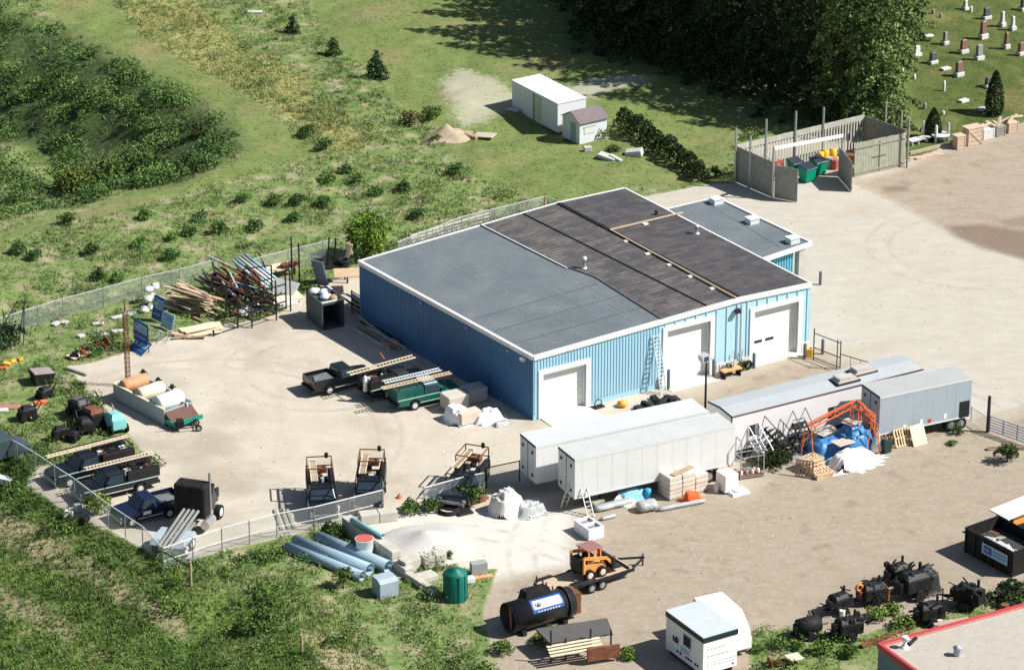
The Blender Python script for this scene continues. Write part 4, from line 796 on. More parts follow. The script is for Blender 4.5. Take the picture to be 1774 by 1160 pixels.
# ladders
def ladder(P, Q, w_, label, m_=galvl, rungs=14, group=None, wv=None, name='ladder'):
    P, Q = Vector(P), Vector(Q); d = Q-P; L = d.length; t = T(name, label, 'ladder', P, 0, group); d.normalize()
    s_ = Vector(wv).normalized() if wv is not None else d.cross(Vector((0, 0, 1))).normalized()
    s_ = (s_-d*s_.dot(d)).normalized()
    for k in (-1, 1): t.part('side_rail', MB().bar(s_*(k*w_/2), s_*(k*w_/2)+d*L, .05, .09), m_)
    for i in range(rungs): p = d*(L*(i+.5)/rungs); t.part('rung', MB().bar(p-s_*(w_/2), p+s_*(w_/2), .05, .05), m_)
    return t
fa_ = Vector((math.cos(yaw), math.sin(yaw), 0)); fnrm = Vector((math.sin(yaw), -math.cos(yaw), 0))
wl_ = bt.M @ (bp_(front_u(1134, 4.5), 0, 4.6)+nf*.15); lb_ = G(1150, 683); ladder(lb_, wl_, .55, 'long metal ladder leaning on the blue front wall left of the middle door', trailer_grey, 16, wv=fa_)
tb = G(1024, 896); tt = G(1001, 812, 0.0); a_ = G(1006, 874); top = Vector(a_)+Vector((-.2, 0, 3.0)); ladder(tb, G(1003, 810, 3.05), .5, 'aluminium step ladder leaning against the grey trailer', galvl, 11, wv=fa_)
ladder(G(975, 880), G(998, 814, 3.0), .45, 'rear legs of the ladder set leaning on the grey trailer corner', galv, 8, wv=fa_)
# white planter tub and goods along the grey trailer
t = T('fiberglass_skylight_box', 'white twin well box with two grey openings lying in front of the ladder', 'white box', G(1020, 937), yaw)
s = MB(); s.box(0, 1.25, 0, 1.9, 0, .12); s.box(0, 1.25, 0, .12, .12, .85); s.box(0, 1.25, .88, 1.02, .12, .85); s.box(0, 1.25, 1.78, 1.9, .12, .85); s.box(0, .12, .12, .88, .12, .85); s.box(1.13, 1.25, .12, .88, .12, .85); s.box(0, .12, 1.02, 1.78, .12, .85); s.box(1.13, 1.25, 1.02, 1.78, .12, .85); t.part('shell', s, white_clean)
t.part('inset', MB().box(.121, 1.129, .121, .879, .6, .66), mat('inset_grey', (.25, .25, .27), .7)); t.part('inset', MB().box(.121, 1.129, 1.021, 1.779, .6, .66), MATS['inset_grey'])
def bundle(A, B, w_, h_, m_, label, name='wrapped_bundle', cat='bundle', n=6):
    a, yw, L = fr(A, B); mb = MB(); rs = random.Random(A[0]); prof = []; k = 8; vs = []
    for i in range(n*2+1):
        x = L*i/(n*2); e = 1-.35*(i in (0, n*2))
        for j in range(k):
            th = 2*math.pi*j/k; vs.append((x, w_/2+w_/2*math.cos(th)*e*rs.uniform(.85, 1.1), max(0, h_/2+h_/2*math.sin(th)*e*rs.uniform(.85, 1.1))))
    m2 = n*2+1; mb.add(vs, [(i*k+j, (i+1)*k+j, (i+1)*k+(j+1) % k, i*k+(j+1) % k) for i in range(m2-1) for j in range(k)]+[tuple(range(k)), tuple(range((m2-1)*k, m2*k))], True)
    return one(name, mb, m_, label, cat, a, yw)
bundle((1036, 890), (1100, 874), .8, .45, plastic_grey, 'long bundle wrapped in grey plastic at the foot of the ladder')
bundle((1044, 903), (1068, 897), .35, .3, plastic_grey, 'short grey wrapped roll in front of the long bundle')
bundle((1110, 892), (1142, 886), 1.1, .8, plastic_grey, 'crumpled dark grey plastic heap between two wrapped bundles', 'plastic_heap', 'plastic heap', 4)
bundle((1142, 888), (1224, 872), .4, .35, plastic_grey, 'long thin grey wrapped roll in front of the block stack')
bundle((1030, 882), (1050, 872), .9, .5, mat('olive_wrap', (.25, .26, .2), .7), 'olive grey covered heap under the grey trailer')
heap('tarpaulin', (1094, 862), 2.3, 1.3, .8, mat('sky_blue_tarp', (.25, .55, .72), .5, var=.35, sc_=5), 'small light blue and white tarpaulin under the grey trailer', 'tarpaulin', wr=.12, seed=11)
s = MB(); s.box(0, 1.3, 0, .9, 0, .25); one('foam_slab', s, white_clean, 'white foam slab tilted beside the light blue tarpaulin', 'foam slab', G(1062, 872), -.5).rotation_euler = (.4, .2, -.5)
s = MB(); s.box(0, .35, 0, .35, 0, .7); one('blue_drum', MB().lathe([(.25, 0), (.27, .35), (.25, .7), (.1, .72)]), mat('cyan_drum', (.05, .35, .55), .4), 'upright blue drum between tarpaulin and block stack', 'drum', G(1122, 862))
# stacked insulation packs
t = T('insulation_stack', 'tall stack of cream insulation packs on pallets beside the grey trailer', 'stack of packs', G(1160, 868), yaw); n_ = 0
for i in range(3):
    for k in range(5):
        x = i*1.12; w2 = 1.06
        if i == 2 and k == 4: continue
        t.part('pack', MB().box(x, x+w2, random.uniform(-.03, .03), 1.5, .1+k*.34, .1+k*.34+.31), mat('cream_pack', (.64, .57, .48), .8, var=.1, sc_=2), bev=.04)
t.part('pallet', MB().box(0, 3.3, 0, 1.45, 0, .09), wood_old); t.part('loose_board', MB().bar((.4, .3, 1.83), (2.4, .8, 1.83), .5, .04), wood_old)
heap('orange_sack', (1198, 866), 1.3, .8, .75, mat('orange_net', (.85, .11, .02), .6, var=.15, sc_=5), 'bright orange crumpled netting in front of the insulation stack', 'netting', wr=.15, seed=14)
t = T('white_cabinet', 'white cube shaped cabinet standing right of the insulation stack', 'cabinet', G(1256, 857), yaw); t.part('body', MB().box(0, 1.15, 0, 1.2, .1, 1.45), white_clean, bev=.06); t.part('base', MB().box(.05, 1.1, .05, 1.15, 0, .1), steel_dark)
t = T('dish', 'low white dished cover lying on the ground right of the white cabinet', 'dish', G(1270, 862), yaw); t.part('rim', MB().hexa([(0,0,0),(1.5,0,0),(1.5,1.0,0),(0,1.0,0)], [(.08,.08,.2),(1.42,.08,.2),(1.42,.92,.2),(.08,.92,.2)]), white_clean); t.part('bowl', MB().lathe([(.42, .2), (.42, .28), (.3, .30)], (.75, .5, 0)), trailer_grey)
one('bucket', MB().lathe([(.17, 0), (.2, .55), (.21, .6)]), trailer_grey, 'pale bucket standing between insulation stack and white cabinet', 'bucket', G(1241, 852))
t = T('crate_stack', 'pinkish boards on trestle behind the white cabinet', 'boards', G(1243, 835), yaw); t.part('boards', MB().box(0, 1.6, 0, .8, .7, 1.15), mat('pinkish_board', (.66, .5, .42), .8)); t.part('trestle', MB().box(.1, .2, 0, .8, 0, .7).box(1.4, 1.5, 0, .8, 0, .7), wood_old)
# ------------------------------------------------------------------ chain link fences
def linkmat():
    m, nt, b = newmat('chain_link'); tc = NN(nt, 'TexCoord').outputs['Object']; s = NN(nt, 'SeparateXYZ'); nt.links.new(tc, s.inputs[0])
    f = None
    for sg in (1, -1):
        u = math_(nt, 'ADD', s.outputs[0], math_(nt, 'MULTIPLY', s.outputs[2], sg)); g_ = math_(nt, 'ABSOLUTE', math_(nt, 'SUBTRACT', math_(nt, 'FRACT', math_(nt, 'DIVIDE', u, .085)), .5))
        k = math_(nt, 'LESS_THAN', g_, .065); f = k if f is None else math_(nt, 'MAXIMUM', f, k)
    nt.links.new(f, b.inputs['Alpha']); b.inputs['Base Color'].default_value = (.55, .58, .58, 1); b.inputs['Metallic'].default_value = .3; b.inputs['Roughness'].default_value = .5; return m
LINK = linkmat()
def chain_fence(pts, h, label, zs=None, rail=galvl, post=galv, mid=None, step=2.7, name='chain_link_fence', low=None):
    P = [G(*p) for p in pts]; a = P[0]; d = P[-1]-P[0]; yw = math.atan2(d.y, d.x); t = T(name, label, 'fence', (a.x, a.y, 0), yw)
    Q = [t.loc(p) for p in P]; rl = MB(); ml = MB()
    for i in range(len(Q)-1):
        p, q = Q[i], Q[i+1]; rl.bar(p+Vector((0,0,h)), q+Vector((0,0,h)), .06)
        if low: rl.bar(p+Vector((0,0,low)), q+Vector((0,0,low)), .045)
        ml.add([p+Vector((0,0,.05)), q+Vector((0,0,.05)), q+Vector((0,0,h)), p+Vector((0,0,h))], [(0,1,2,3)])
        n = max(1, round((q-p).length/step))
        for k in range(n if i < len(Q)-2 else n+1):
            r = p+(q-p)*(k/n); t.part('post', MB().tube(r-Vector((0,0,.1)), r+Vector((0,0,h+.05)), .045, n=6), post)
    t.part('top_rail', rl, rail); t.part('mesh', ml, LINK); return t
chain_fence([(-20, 592), (110, 551), (180, 533), (247, 514), (312, 500), (380, 482)], 1.7, 'wire fence along the back left edge of the yard')
chain_fence([(440, 482), (500, 466), (560, 452), (600, 445)], 1.7, 'short wire fence behind the steel racks and tyres')
chain_fence([(690, 452), (740, 432), (800, 408), (945, 372)], 1.7, 'wire fence behind the workshop roof ending at a wooden post')
t_ = one('corner_post', MB().tube((0, 0, 0), (0, 0, 2.4), .12, .1), wood_old, 'thick wooden post at the end of the wire fence behind the workshop', 'post', G(944, 386)); chain_fence([(945, 372), (980, 385)], 1.7, 'short end panel of wire fence right of the wooden post')
chain_fence([(-30, 770), (62, 823), (130, 868), (188, 912), (248, 952), (284, 990)], 1.8, 'wire fence running diagonally behind the black trucks at lower left')
chain_fence([(284, 990), (385, 955), (480, 930), (545, 918), (605, 903), (664, 888)], 1.8, 'wire fence with pale rails across the bottom of the yard', low=.8, rail=white)
chain_fence([(735, 882), (800, 864), (838, 856)], 1.7, 'short wire fence in front of the right hand equipment trailer', low=.6, rail=white)
chain_fence([(843, 845), (900, 833)], 1.6, 'thin wire fence panel left of the white trailer', rail=steel_dark, post=steel_dark)
s = MB(); s.tube((0, 0, 0), (0, 0, 1.9), .1, .09); one('fence_post', s, wood_old, 'lone wooden post below the corner of the wire fences', 'post', G(331, 1015)); s = MB(); a, b = G(284, 990), G(331, 1015); s.bar((0, 0, 1.6), tuple(Vector((b.x-a.x, b.y-a.y, 1.7))), .07); one('rail', s, steel_dark, 'dark rail joining the fence corner to the lone wooden post', 'rail', (a.x, a.y, 0))
one('fence_post', MB().tube((0, 0, 0), (0, 0, 1.3), .1, .09), wood_old, 'small wooden post in the grass near the bottom edge', 'post', G(523, 1130))
for i, (px, py) in enumerate(((300, 938), (610, 874))): pass
# gate by the third door
t = T('steel_gate', 'open dark tubular gate of pipes beside the third garage door', 'gate', G(1409, 622), 0); p0 = Vector((0, 0, 0)); p1 = t.loc(G(1455, 640)); p2 = t.loc(G(1505, 655)); s = MB()
for p, q, hs in ((p0, p1, (.15, 1.0, 2.2)), (p1, p2, (1.3,))):
    for z in hs: s.bar(p+Vector((0,0,z)), q+Vector((0,0,z)), .06)
s.bar(p0, p0+Vector((0,0,2.6)), .09)
for p in (p1, p1+(p1-p0)*-.12): s.bar(p, p+Vector((0,0,2.4)), .08)
for k in (.35, .7, 1): s.bar(p1+(p2-p1)*k, p1+(p2-p1)*k+Vector((0,0,1.3)), .04)
t.part('frame', s, mat('dark_grey_steel', (.10, .10, .11), .5, .3))
g = 'steel bollards at the workshop corner'
for px, py, h, lb in ((1394, 621, 1.2, 'dark steel bollard right of the third garage door'), (1306, 637, 1.2, 'steel bollard left of the third garage door'), (1425, 613, 1.2, 'steel bollard just outside the open gate'), (1421, 493, 1.1, 'blue grey bollard standing alone in the paved lot behind the workshop corner'), (1158, 674, 1.6, 'wooden bollard beside the ladder and middle door'), (1236, 652, 1.4, 'dark bollard right of the middle door')):
    one('bollard', MB().lathe([(.13, 0), (.13, h), (.09, h+.05)], n=10), mat('bollard_grey', (.13, .15, .18), .5), lb, 'bollard', G(px, py), 0, g)
t = T('gas_bottle_rack', 'yellow jerry can at the foot of the concrete corner by the gate', 'fuel can', G(1402, 618), 0); t.part('body', MB().box(-.25, .25, -.15, .15, 0, .7), yellow, bev=.05); t.part('cap', MB().tube((.1, 0, .7), (.1, 0, .8), .06), steel_dark)
# blue gate right and its post
t = T('tube_gate', 'blue tubular farm gate at the right edge of the lot', 'gate', G(1714, 750), 0); q = t.loc(G(1800, 780)); s = MB()
for i in range(6): s.bar((0, 0, .25+i*.22), (q.x, q.y, .25+i*.22), .05)
for k in (0, .27, .55, .8, 1): s.bar((q.x*k, q.y*k, .2), (q.x*k, q.y*k, 1.4), .06)
t.part('frame', s, mat('blue_grey_gate', (.10, .2, .38), .45, .2)); one('gate_post', MB().tube((0, 0, 0), (0, 0, 2.9), .14, .12), mat('dark_post', (.06, .035, .035), .8), 'tall dark gate post holding the blue gate', 'post', G(1711, 748))
t = T('low_rail', 'low wooden rail on the ground before the blue gate', 'rail', G(1712, 779), 0); q = t.loc(G(1790, 779)); t.part('beam', MB().bar((0, 0, .2), (q.x, q.y, .2), .12), wood_old); t.part('foot', MB().box(-.08, .08, -.2, .2, 0, .2), wood_old)
chain_fence([(1682, 728), (1712, 748)], 1.1, 'short low wire fence between the grey blue trailer and the gate post')
# ------------------------------------------------------------------ garden shed and storage container
a, yw, L = fr((891, 198), (966, 240)); zt = 2.75
t = T('storage_container', 'white flat roofed storage container on the lawn with a yellowish side door', 'container', (G(966, 234).x, G(966, 234).y, 0), math.radians(122.3)); Lc, Wc = 7.75, 3.05
t.part('body', MB().box(0, Lc, -Wc, 0, 0, zt), mat('shed_white', (.66, .68, .70), .6, var=.05)); t.part('roof', MB().box(-.05, Lc+.05, -Wc-.05, .05, zt, zt+.08), white)
t.part('side_door', MB().box(2.75, 3.85, .0, .04, .3, 2.5), mat('cream_door', (.55, .53, .38), .6)); t.part('door_gap', MB().box(3.95, 4.05, .0, .04, .1, 2.6), steel_dark)
s = MB()
for i in range(30): s.box(.1+i*.255, .14+i*.255, -Wc-.015, -Wc, .1, 2.65)
t.part('corrugation', s, MATS['shed_white'])
t = T('garden_shed', 'small white gable shed with a purplish brown roof beside the storage container', 'shed', G(1004, 251), math.radians(34)); w_, d_ = 3.0, 2.7
s = MB(); s.yprism([(0, 0), (d_, 0), (d_, 2.0), (d_/2, 2.75), (0, 2.0)], 0, w_); t.part('wall', s, MATS['shed_white'])
for y0, y1 in ((-.15, d_/2), (d_+.15, d_/2)):
    s = MB(); k = .08; s.hexa([(-.1, y0, 1.95), (w_+.1, y0, 1.95), (w_+.1, y1, 2.76), (-.1, y1, 2.76)], [(-.1, y0, 1.95+k), (w_+.1, y0, 1.95+k), (w_+.1, y1, 2.76+k), (-.1, y1, 2.76+k)]); t.part('roof', s, mat('purple_brown_roof', (.19, .15, .16), .85, var=.2, sc_=3, dirt=(.3, .18, .14), dth=.64))
t.part('window', MB().box(.5, 1.7, -.04, -.002, .9, 1.5), trailer_grey); t.part('side_door', MB().box(-.04, -.002, .6, 1.4, .1, 1.8), mat('greenish_door', (.3, .38, .36), .6)); t.part('trim', MB().box(.4, 1.8, -.05, -.002, 1.5, 1.57), wood_old)
def slab(px, py, sx, sy, sz, rot, m_, label, name='stone_slab', cat='stone slab', group=None, bev=.05, z=0.):
    o = one(name, MB().box(-sx/2, sx/2, -sy/2, sy/2, 0, sz), m_, label, cat, G(px, py)+Vector((0, 0, z)), 0, group, bev=bev); o.rotation_euler = rot; return o
stone = mat('pale_stone', (.50, .49, .47), .85, var=.12, sc_=3)
slab(1018, 262, .7, .5, .45, (0, 0, .2), stone, 'small white stone block by the corner of the garden shed'); slab(1052, 275, 1.7, .8, .35, (.1, .15, -.5), stone, 'long grey stone slab lying among weeds'); slab(1066, 277, 1.3, .4, .3, (0, .2, -.7), stone, 'narrow broken slab on the right end of the long grey slab'); slab(1100, 270, 1.5, .9, .6, (.1, -.2, -.3), stone, 'thick tilted white slab against the cedar hedge')
t = T('spoil_heap', 'mound of pale soil on the lawn left of the container', 'dirt mound', G(775, 240), 0); mb = MB(); vs = []; n = 22
for i in range(n+1):
    for j in range(n+1):
        u, v = i/n*2-1, j/n*2-1; r = math.hypot(u, v); vs.append((u*2.3, v*2.2, max(-.05, 1.15*max(0, 1-r)**.8*(1+.3*math.sin(5*u+2)*math.cos(6*v))-.03)))
mb.add(vs, [(i*(n+1)+j, (i+1)*(n+1)+j, (i+1)*(n+1)+j+1, i*(n+1)+j+1) for i in range(n) for j in range(n)], True); t.part('soil', mb, mat('pale_soil', (.42, .33, .24), .95, var=.25, sc_=2, bump=.5))
slab(840, 240, 1.9, 1.3, .14, (0, -.06, -.35), mat('tan_panel', (.5, .42, .33), .9), 'flat tan panel lying right of the dirt mound', 'panel', 'panel', z=.25); slab(812, 238, 2.2, .5, .35, (0, 0, -.75), wood_old, 'dark weathered timber beam beside the dirt mound', 'timber_beam', 'beam'); slab(1012, 178+60, .1, .1, .1, (0, 0, 0), stone, 'tiny white stone at the foot of the storage container')
slab(441, 22, 1.5, .6, .15, (0, 0, 0), stone, 'flat white slab on the lawn at the top edge'); slab(889, 192, 1.3, .5, .2, (0, 0, -.6), stone, 'pale slab lying in the shadow left of the storage container')
# pallet rack strip behind workshop
t = T('slat_fence', 'row of pale wooden pallets leaning behind the workshop roof', 'pallet row', G(712, 428), 0); q = t.loc(G(850, 388)); d = q.normalized(); L = q.length; s = MB()
for z in (.15, .45, .75, 1.05): s.bar((0, 0, z), d*L+Vector((0, 0, z)), .05, .13)
for i in range(int(L/.75)+1): p = d*(i*.75); s.bar(p+Vector((0, 0, 0)), p+Vector((0, 0, 1.15)), .14, .1)
t.part('slats', s, mat('pale_slats', (.66, .6, .48), .8)); 
# ------------------------------------------------------------------ board enclosure with bins
def hat(px, py, ty, z=0.):
    g = G(px, py, z); lo, hi = 0., 30.
    for _ in range(30):
        m_ = (lo+hi)/2; v = g+Vector((0, 0, m_))-CW; y = 580-F*v.dot(upv)/v.dot(fwv)
        if y > ty: lo = m_
        else: hi = m_
    return lo
# ------------------------------------------------------------------ board enclosure with bins
def board_side(t, A, B, h0, h1, mt, gap=0.0, w_=.22, name='board_panel', thick=.05, bottom=.05, rails=True):
    a, b = t.loc(A), t.loc(B); L = (b-a).length; d = (b-a)/L; n = int(L/(w_+gap)); s = MB(); nn = Vector((d.y, -d.x, 0))
    for i in range(n):
        x = (i+.5)*L/n; h = h0+(h1-h0)*i/n+random.uniform(-.04, .04); p = a+d*x; s.bar(p+Vector((0,0,bottom)), p+Vector((0,0,h)), L/n-gap if gap else L/n*.93, thick, up=(nn.x, nn.y, 0))
    o = t.part(name, s, mt)
    if rails:
        r = MB()
        for z in (.35, h0*.85): r.bar(a+nn*-.06+Vector((0,0,z)), b+nn*-.06+Vector((0,0,z)), .06, .12)
        t.part('rail', r, wood_grey)
    return o
EA, EB, EC, ED, EE = G(1275, 316), G(1495, 262), G(1567, 287), G(1479, 307), G(1338, 343)
t = T('board_enclosure', 'grey board enclosure with open double gate holding the waste bins', 'board fence', EA, 0); hE = hat(1275, 316, 253)
pale_boards = mat('pale_weathered_boards', (.46, .45, .38), .85, var=.2, sc_=2.5); old = mat('green_grey_boards', (.36, .37, .28), .85, var=.22, sc_=2.5)  # paler boards for the back side, green grey for the front right panel
board_side(t, EA, EE, hE, hE*.97, wood_grey); board_side(t, EA, EB, hE, hE, pale_boards, gap=.16, w_=.16, bottom=.3)
tb = MB(); a, b = t.loc(EA), t.loc(EB); tb.bar(a+Vector((0,0,hE-.15)), b+Vector((0,0,hE-.15)), .08, .5); t.part('top_board', tb, pale_boards)
board_side(t, EB, EC, hE, hE, wood_grey); board_side(t, EC, ED, hE*.92, hE*.92, old, w_=.3)
h2 = hat(1381, 350, 292); board_side(t, EE+Vector((.15, -.05, 0)), G(1381, 351), h2, h2, wood_grey, name='gate_leaf'); h3 = hat(1475, 333, 280); board_side(t, G(1452, 307), G(1475, 333), h3, h3*.98, wood_grey, name='gate_leaf')
for px, py, ty in ((1273, 318, 222), (1298, 326, 236), (1325, 304, 207), (1376, 292, 193), (1424, 280, 186), (1531, 272, 177), (1558, 283, 192), (1571, 290, 204), (1338, 345, 255), (1457, 303, 233)):
    h = hat(px, py, ty); t.part('post', MB().tube((t.loc(G(px, py))), t.loc(G(px, py))+Vector((0, 0, h)), .10, n=8), wood_grey if px > 1500 else galv)
bm_ = MB(); bm_.bar(t.loc(G(1338, 345))+Vector((0,0,hat(1338,345,257))), t.loc(G(1457, 303))+Vector((0,0,hat(1457,303,235))), .2, .26); t.part('header_beam', bm_, trailer_grey)
hh = MB(); p = t.loc(G(1522, 297)); d = (t.loc(EC)-t.loc(ED)).normalized(); hh.bar(p+Vector((0,-.08,.1)), p+Vector((0,-.08,hE*.85)), .05); hh.bar(p-d*.8+Vector((0,-.1,1.5)), p+d*.7+Vector((0,-.1,1.5)), .05); hh.torus((p.x-.7, p.y-.1, 1.4), .25, .03, 'y'); t.part('latch', hh, rust)
def wbin(px, py, yw, label, s_=1.0):
    t = T('waste_bin', label, 'waste bin', G(px, py), yw, 'green waste bins in the enclosure'); s = MB(); a, b = .62*s_, .55*s_
    t.part('body', s.hexa([(-a*.85,-b*.8,.12),(a*.85,-b*.8,.12),(a*.85,b*.8,.12),(-a*.85,b*.8,.12)], [(-a,-b,1.25*s_),(a,-b,1.25*s_),(a,b,1.5*s_),(-a,b,1.5*s_)]), gbin, bev=.04)
    l = MB(); l.hexa([(-a-.05,-b-.08,1.26*s_),(a+.05,-b-.08,1.26*s_),(a+.05,b+.05,1.51*s_),(-a-.05,b+.05,1.51*s_)], [(-a,-b,1.34*s_),(a,-b,1.34*s_),(a,b,1.6*s_),(-a,b,1.6*s_)]); t.part('lid', l, mat('bin_lid', (.03, .04, .06), .4), bev=.03)
    s = MB(); s.tube((-a*.8, b*.7, .12), (-a*.8+.1, b*.7, .12), .12); t.part('wheel', s, rubber); s = MB(); s.tube((a*.7, b*.7, .12), (a*.7+.1, b*.7, .12), .12); t.part('wheel', s, rubber)
wbin(1398, 314, BY+.1, 'green waste bin with dark lid at the front, nearest the open gate leaf'); wbin(1417, 302, BY, 'green waste bin right behind the front one'); wbin(1377, 303, BY, 'green waste bin at the left, its side hidden by the gate leaf', .95)
s = MB(); [s.torus((0, 0, 1.0), .5-.1*i, .05, 'y', 16, 6) for i in range(4)]; s.box(-.4, .4, -.2, .2, 0, .5); one('hose_reel', s, binred, 'red and orange hose reel left of the green bins', 'hose reel', G(1349, 305), .5)
for i, (px, py) in enumerate(((1421, 284), (1430, 281), (1443, 279))): one('plastic_drum', MB().lathe([(.3, 0), (.33, .4), (.3, 1.1), (.1, 1.15)]), yellow, ('yellow plastic drum nearest the green bins', 'second yellow drum just right of the first', 'yellow drum half hidden by the enclosure beam post')[i], 'drum', G(px, py), 0, 'yellow drums in the enclosure')
one('steel_drum', MB().lathe([(.3, 0), (.32, .45), (.3, .95)]), gblue, 'grey blue steel drum beside the open gate leaf', 'drum', G(1437, 290)); one('steel_drum', MB().lathe([(.3, 0), (.32, .45), (.3, .9)]), binred, 'red steel drum right against the open gate leaf', 'drum', G(1446, 293)); one('junk_cart', MB().box(-.6, .6, -.4, .4, .3, .8).tube((-.5, -.45, .25), (-.5, .45, .25), .25).tube((.5, -.45, .25), (.5, .45, .25), .25), rust, 'rusty cart in the shaded back corner of the enclosure', 'cart', G(1468, 282))
# ------------------------------------------------------------------ cemetery
gs = [(1672,17,17,'w','o'),(1682,21,10,'w','s'),(1709,33,20,'d','b'),(1736,46,26,'w','o'),(1754,52,24,'w','o'),(1703,67,31,'r','b'),(1743,84,28,'r','o'),(1769,95,22,'r','b'),(1637,77,22,'g','o'),(1669,92,24,'r','b'),(1696,104,27,'g','b'),(1588,97,18,'w','b'),(1616,110,20,'d','b'),(1661,132,26,'r','b'),(1712,151,18,'d','b'),(1635,158,18,'w','s'),(1584,137,8,'w','s'),(1669,177,6,'w','f'),(1638,121,5,'w','f'),(1700,191,5,'w','f'),(1602,188,10,'g','s'),(1634,198,6,'w','s'),(1563,124,7,'w','s'),(1617,24,8,'g','s'),(1630,31,8,'g','s'),(1561,34,14,'w','s'),(1773,18,20,'d','b'),(1608,64,4,'w','f')]
gm_ = {'w': mat('white_marble', (.60, .60, .58), .6, var=.1, sc_=4), 'r': mat('red_granite', (.24, .13, .11), .5, var=.2, sc_=6), 'g': mat('grey_granite', (.27, .27, .27), .6, var=.15, sc_=6), 'd': mat('dark_granite', (.10, .10, .11), .4, var=.2, sc_=6)}
nmn = {'w': 'white', 'r': 'reddish', 'g': 'grey', 'd': 'dark'}; shn = {'o': 'slender gravestone', 'b': 'slab gravestone', 's': 'small upright grave marker', 'f': 'low flat grave marker'}
spots = ['at the very top of the lawn', 'just right of the topmost tall one', 'near the top edge, right of two white ones', 'third from the right edge, upper row', 'next to the right end of the upper row', 'biggest of the red ones, upper middle', 'tall one right of the biggest red stone', 'cut by the right edge', 'standing alone left of the red stones', 'in the middle row left of the tall grey slab', 'middle row, just below and left of the tall red pillar', 'nearest the big spruce', 'right of the white one nearest the spruce', 'lowest of the red ones, in front of the grey slab', 'half hidden behind the tall cedar', 'halfway down, left of the tall cedar', 'tiny one by the spruce branch tip', 'round topped, low down left of the tall cedar', 'just left of the lowest red stone', 'at the foot of the tall cedar', 'beside the shorter cedar', 'tiny one between both cedars', 'almost under the spruce boughs', 'left of a pair near the top', 'right of a pair near the top', 'against the spruce at the upper left', 'at the top right corner', 'flat in the grass upper left']
for (px, py, hp, c_, k), sp in zip(gs, spots):
    h = hat(px, py, py-hp); t = T('gravestone', '%s %s, %s' % (nmn[c_], shn[k], sp), 'gravestone', G(px, py), math.radians(35+random.uniform(-4, 4)), 'gravestones on the cemetery lawn'); w_ = {'o': .36, 'b': .62, 's': .3, 'f': .8}[k]
    if k in 'ob': 
        t.part('base', MB().box(-.3 if k == 'o' else -.46, .3 if k == 'o' else .46, -.32, .32, 0, h*.28), gm_['w'], bev=.03)
        s = MB(); e = .72 if k == 'o' else .95; s.hexa([(-w_/2,-.2,h*.28),(w_/2,-.2,h*.28),(w_/2,.2,h*.28),(-w_/2,.2,h*.28)], [(-w_/2*e,-.16,h*.93),(w_/2*e,-.16,h*.93),(w_/2*e,.16,h*.93),(-w_/2*e,.16,h*.93)]); s.hexa([(-w_/2*e-.03,-.2,h*.93),(w_/2*e+.03,-.2,h*.93),(w_/2*e+.03,.2,h*.93),(-w_/2*e-.03,.2,h*.93)], [(-w_/4,-.1,h),(w_/4,-.1,h),(w_/4,.1,h),(-w_/4,.1,h)]); t.part('stone', s, gm_[c_], bev=.02)
    elif k == 's': t.part('stone', MB().lathe([(w_/2, 0), (w_/2, h*.75), (w_/3, h), (.02, h*1.02)], n=8), gm_[c_])
    else: t.part('stone', MB().box(-.5, .5, -.3, .3, 0, max(.2, h*.8)), gm_[c_], bev=.05)
one('stone_bench', MB().box(-.6, .6, -.4, .4, .4, .5).box(-.4, -.3, -.3, .3, 0, .4).box(.3, .4, -.3, .3, 0, .4), gm_['w'], 'white stone table nearest the board enclosure', 'stone table', G(1583, 250), BY); one('stone_bench', MB().box(-.7, .7, -.35, .35, .4, .5).box(-.1, .1, -.2, .2, 0, .4), gm_['w'], 'white stone table left of the middle white post', 'stone table', G(1604, 245), BY); one('stone_bench', MB().lathe([(.2, 0), (.2, .5), (.85, .52), (.85, .66)], n=18), gm_['w'], 'round white stone table between the white posts', 'stone table', G(1629, 244))
for px, py, ty, lb in ((1599, 241, 211, 'left'), (1621, 248, 219, 'middle'), (1642, 243, 214, 'right')): one('white_post', MB().lathe([(.13, 0), (.13, hat(px, py, ty)), (.08, hat(px, py, ty)+.1)], n=10), gblue if lb == 'right' else trailer_grey, lb+' one of three pale posts by the kerb of the cemetery', 'post', G(px, py), 0, 'pale posts by the stone tables')
t = T('small_sign', 'small white sign on a stick in front of the shorter cedar', 'sign', G(1621, 226), 0); t.part('stick', MB().box(-.03, .03, -.03, .03, 0, .8), wood_old); t.part('panel', MB().box(-.2, .2, -.05, -.03, .6, .95), paper)
t = T('kerb', 'long weathered timber kerb along the cemetery lawn', 'kerb', G(1576, 268), 0); q = t.loc(G(1800, 212)); t.part('beam', MB().bar((0, 0, .12), (q.x, q.y, .12), .22, .26), mat('kerb_timber', (.42, .36, .27), .85))
def crate(px, py, w_, d_, h_, label, m_=brick_tan, brace=False, lid=False):
    t = T('wooden_crate', label, 'crate', G(px, py), BY-.1, 'crates along the kerb'); t.part('body', MB().box(.03, w_-.03, .03, d_-.03, 0, h_-.02), m_)
    s = MB()
    for i in range(4): s.box(0, w_, -.01, .03, h_*i/4+.03, h_*(i+1)/4-.03); 
    for x in (0, w_-.1): s.box(x, x+.1, -.04, -.01, 0, h_)
    if brace: s.bar((.1, -.03, h_*.9), (w_-.1, -.03, .1), .05, .12)
    t.part('slats', s, m_)
    if lid: t.part('lid', MB().box(-.05, w_+.05, -.05, d_+.05, h_, h_+.06), m_)
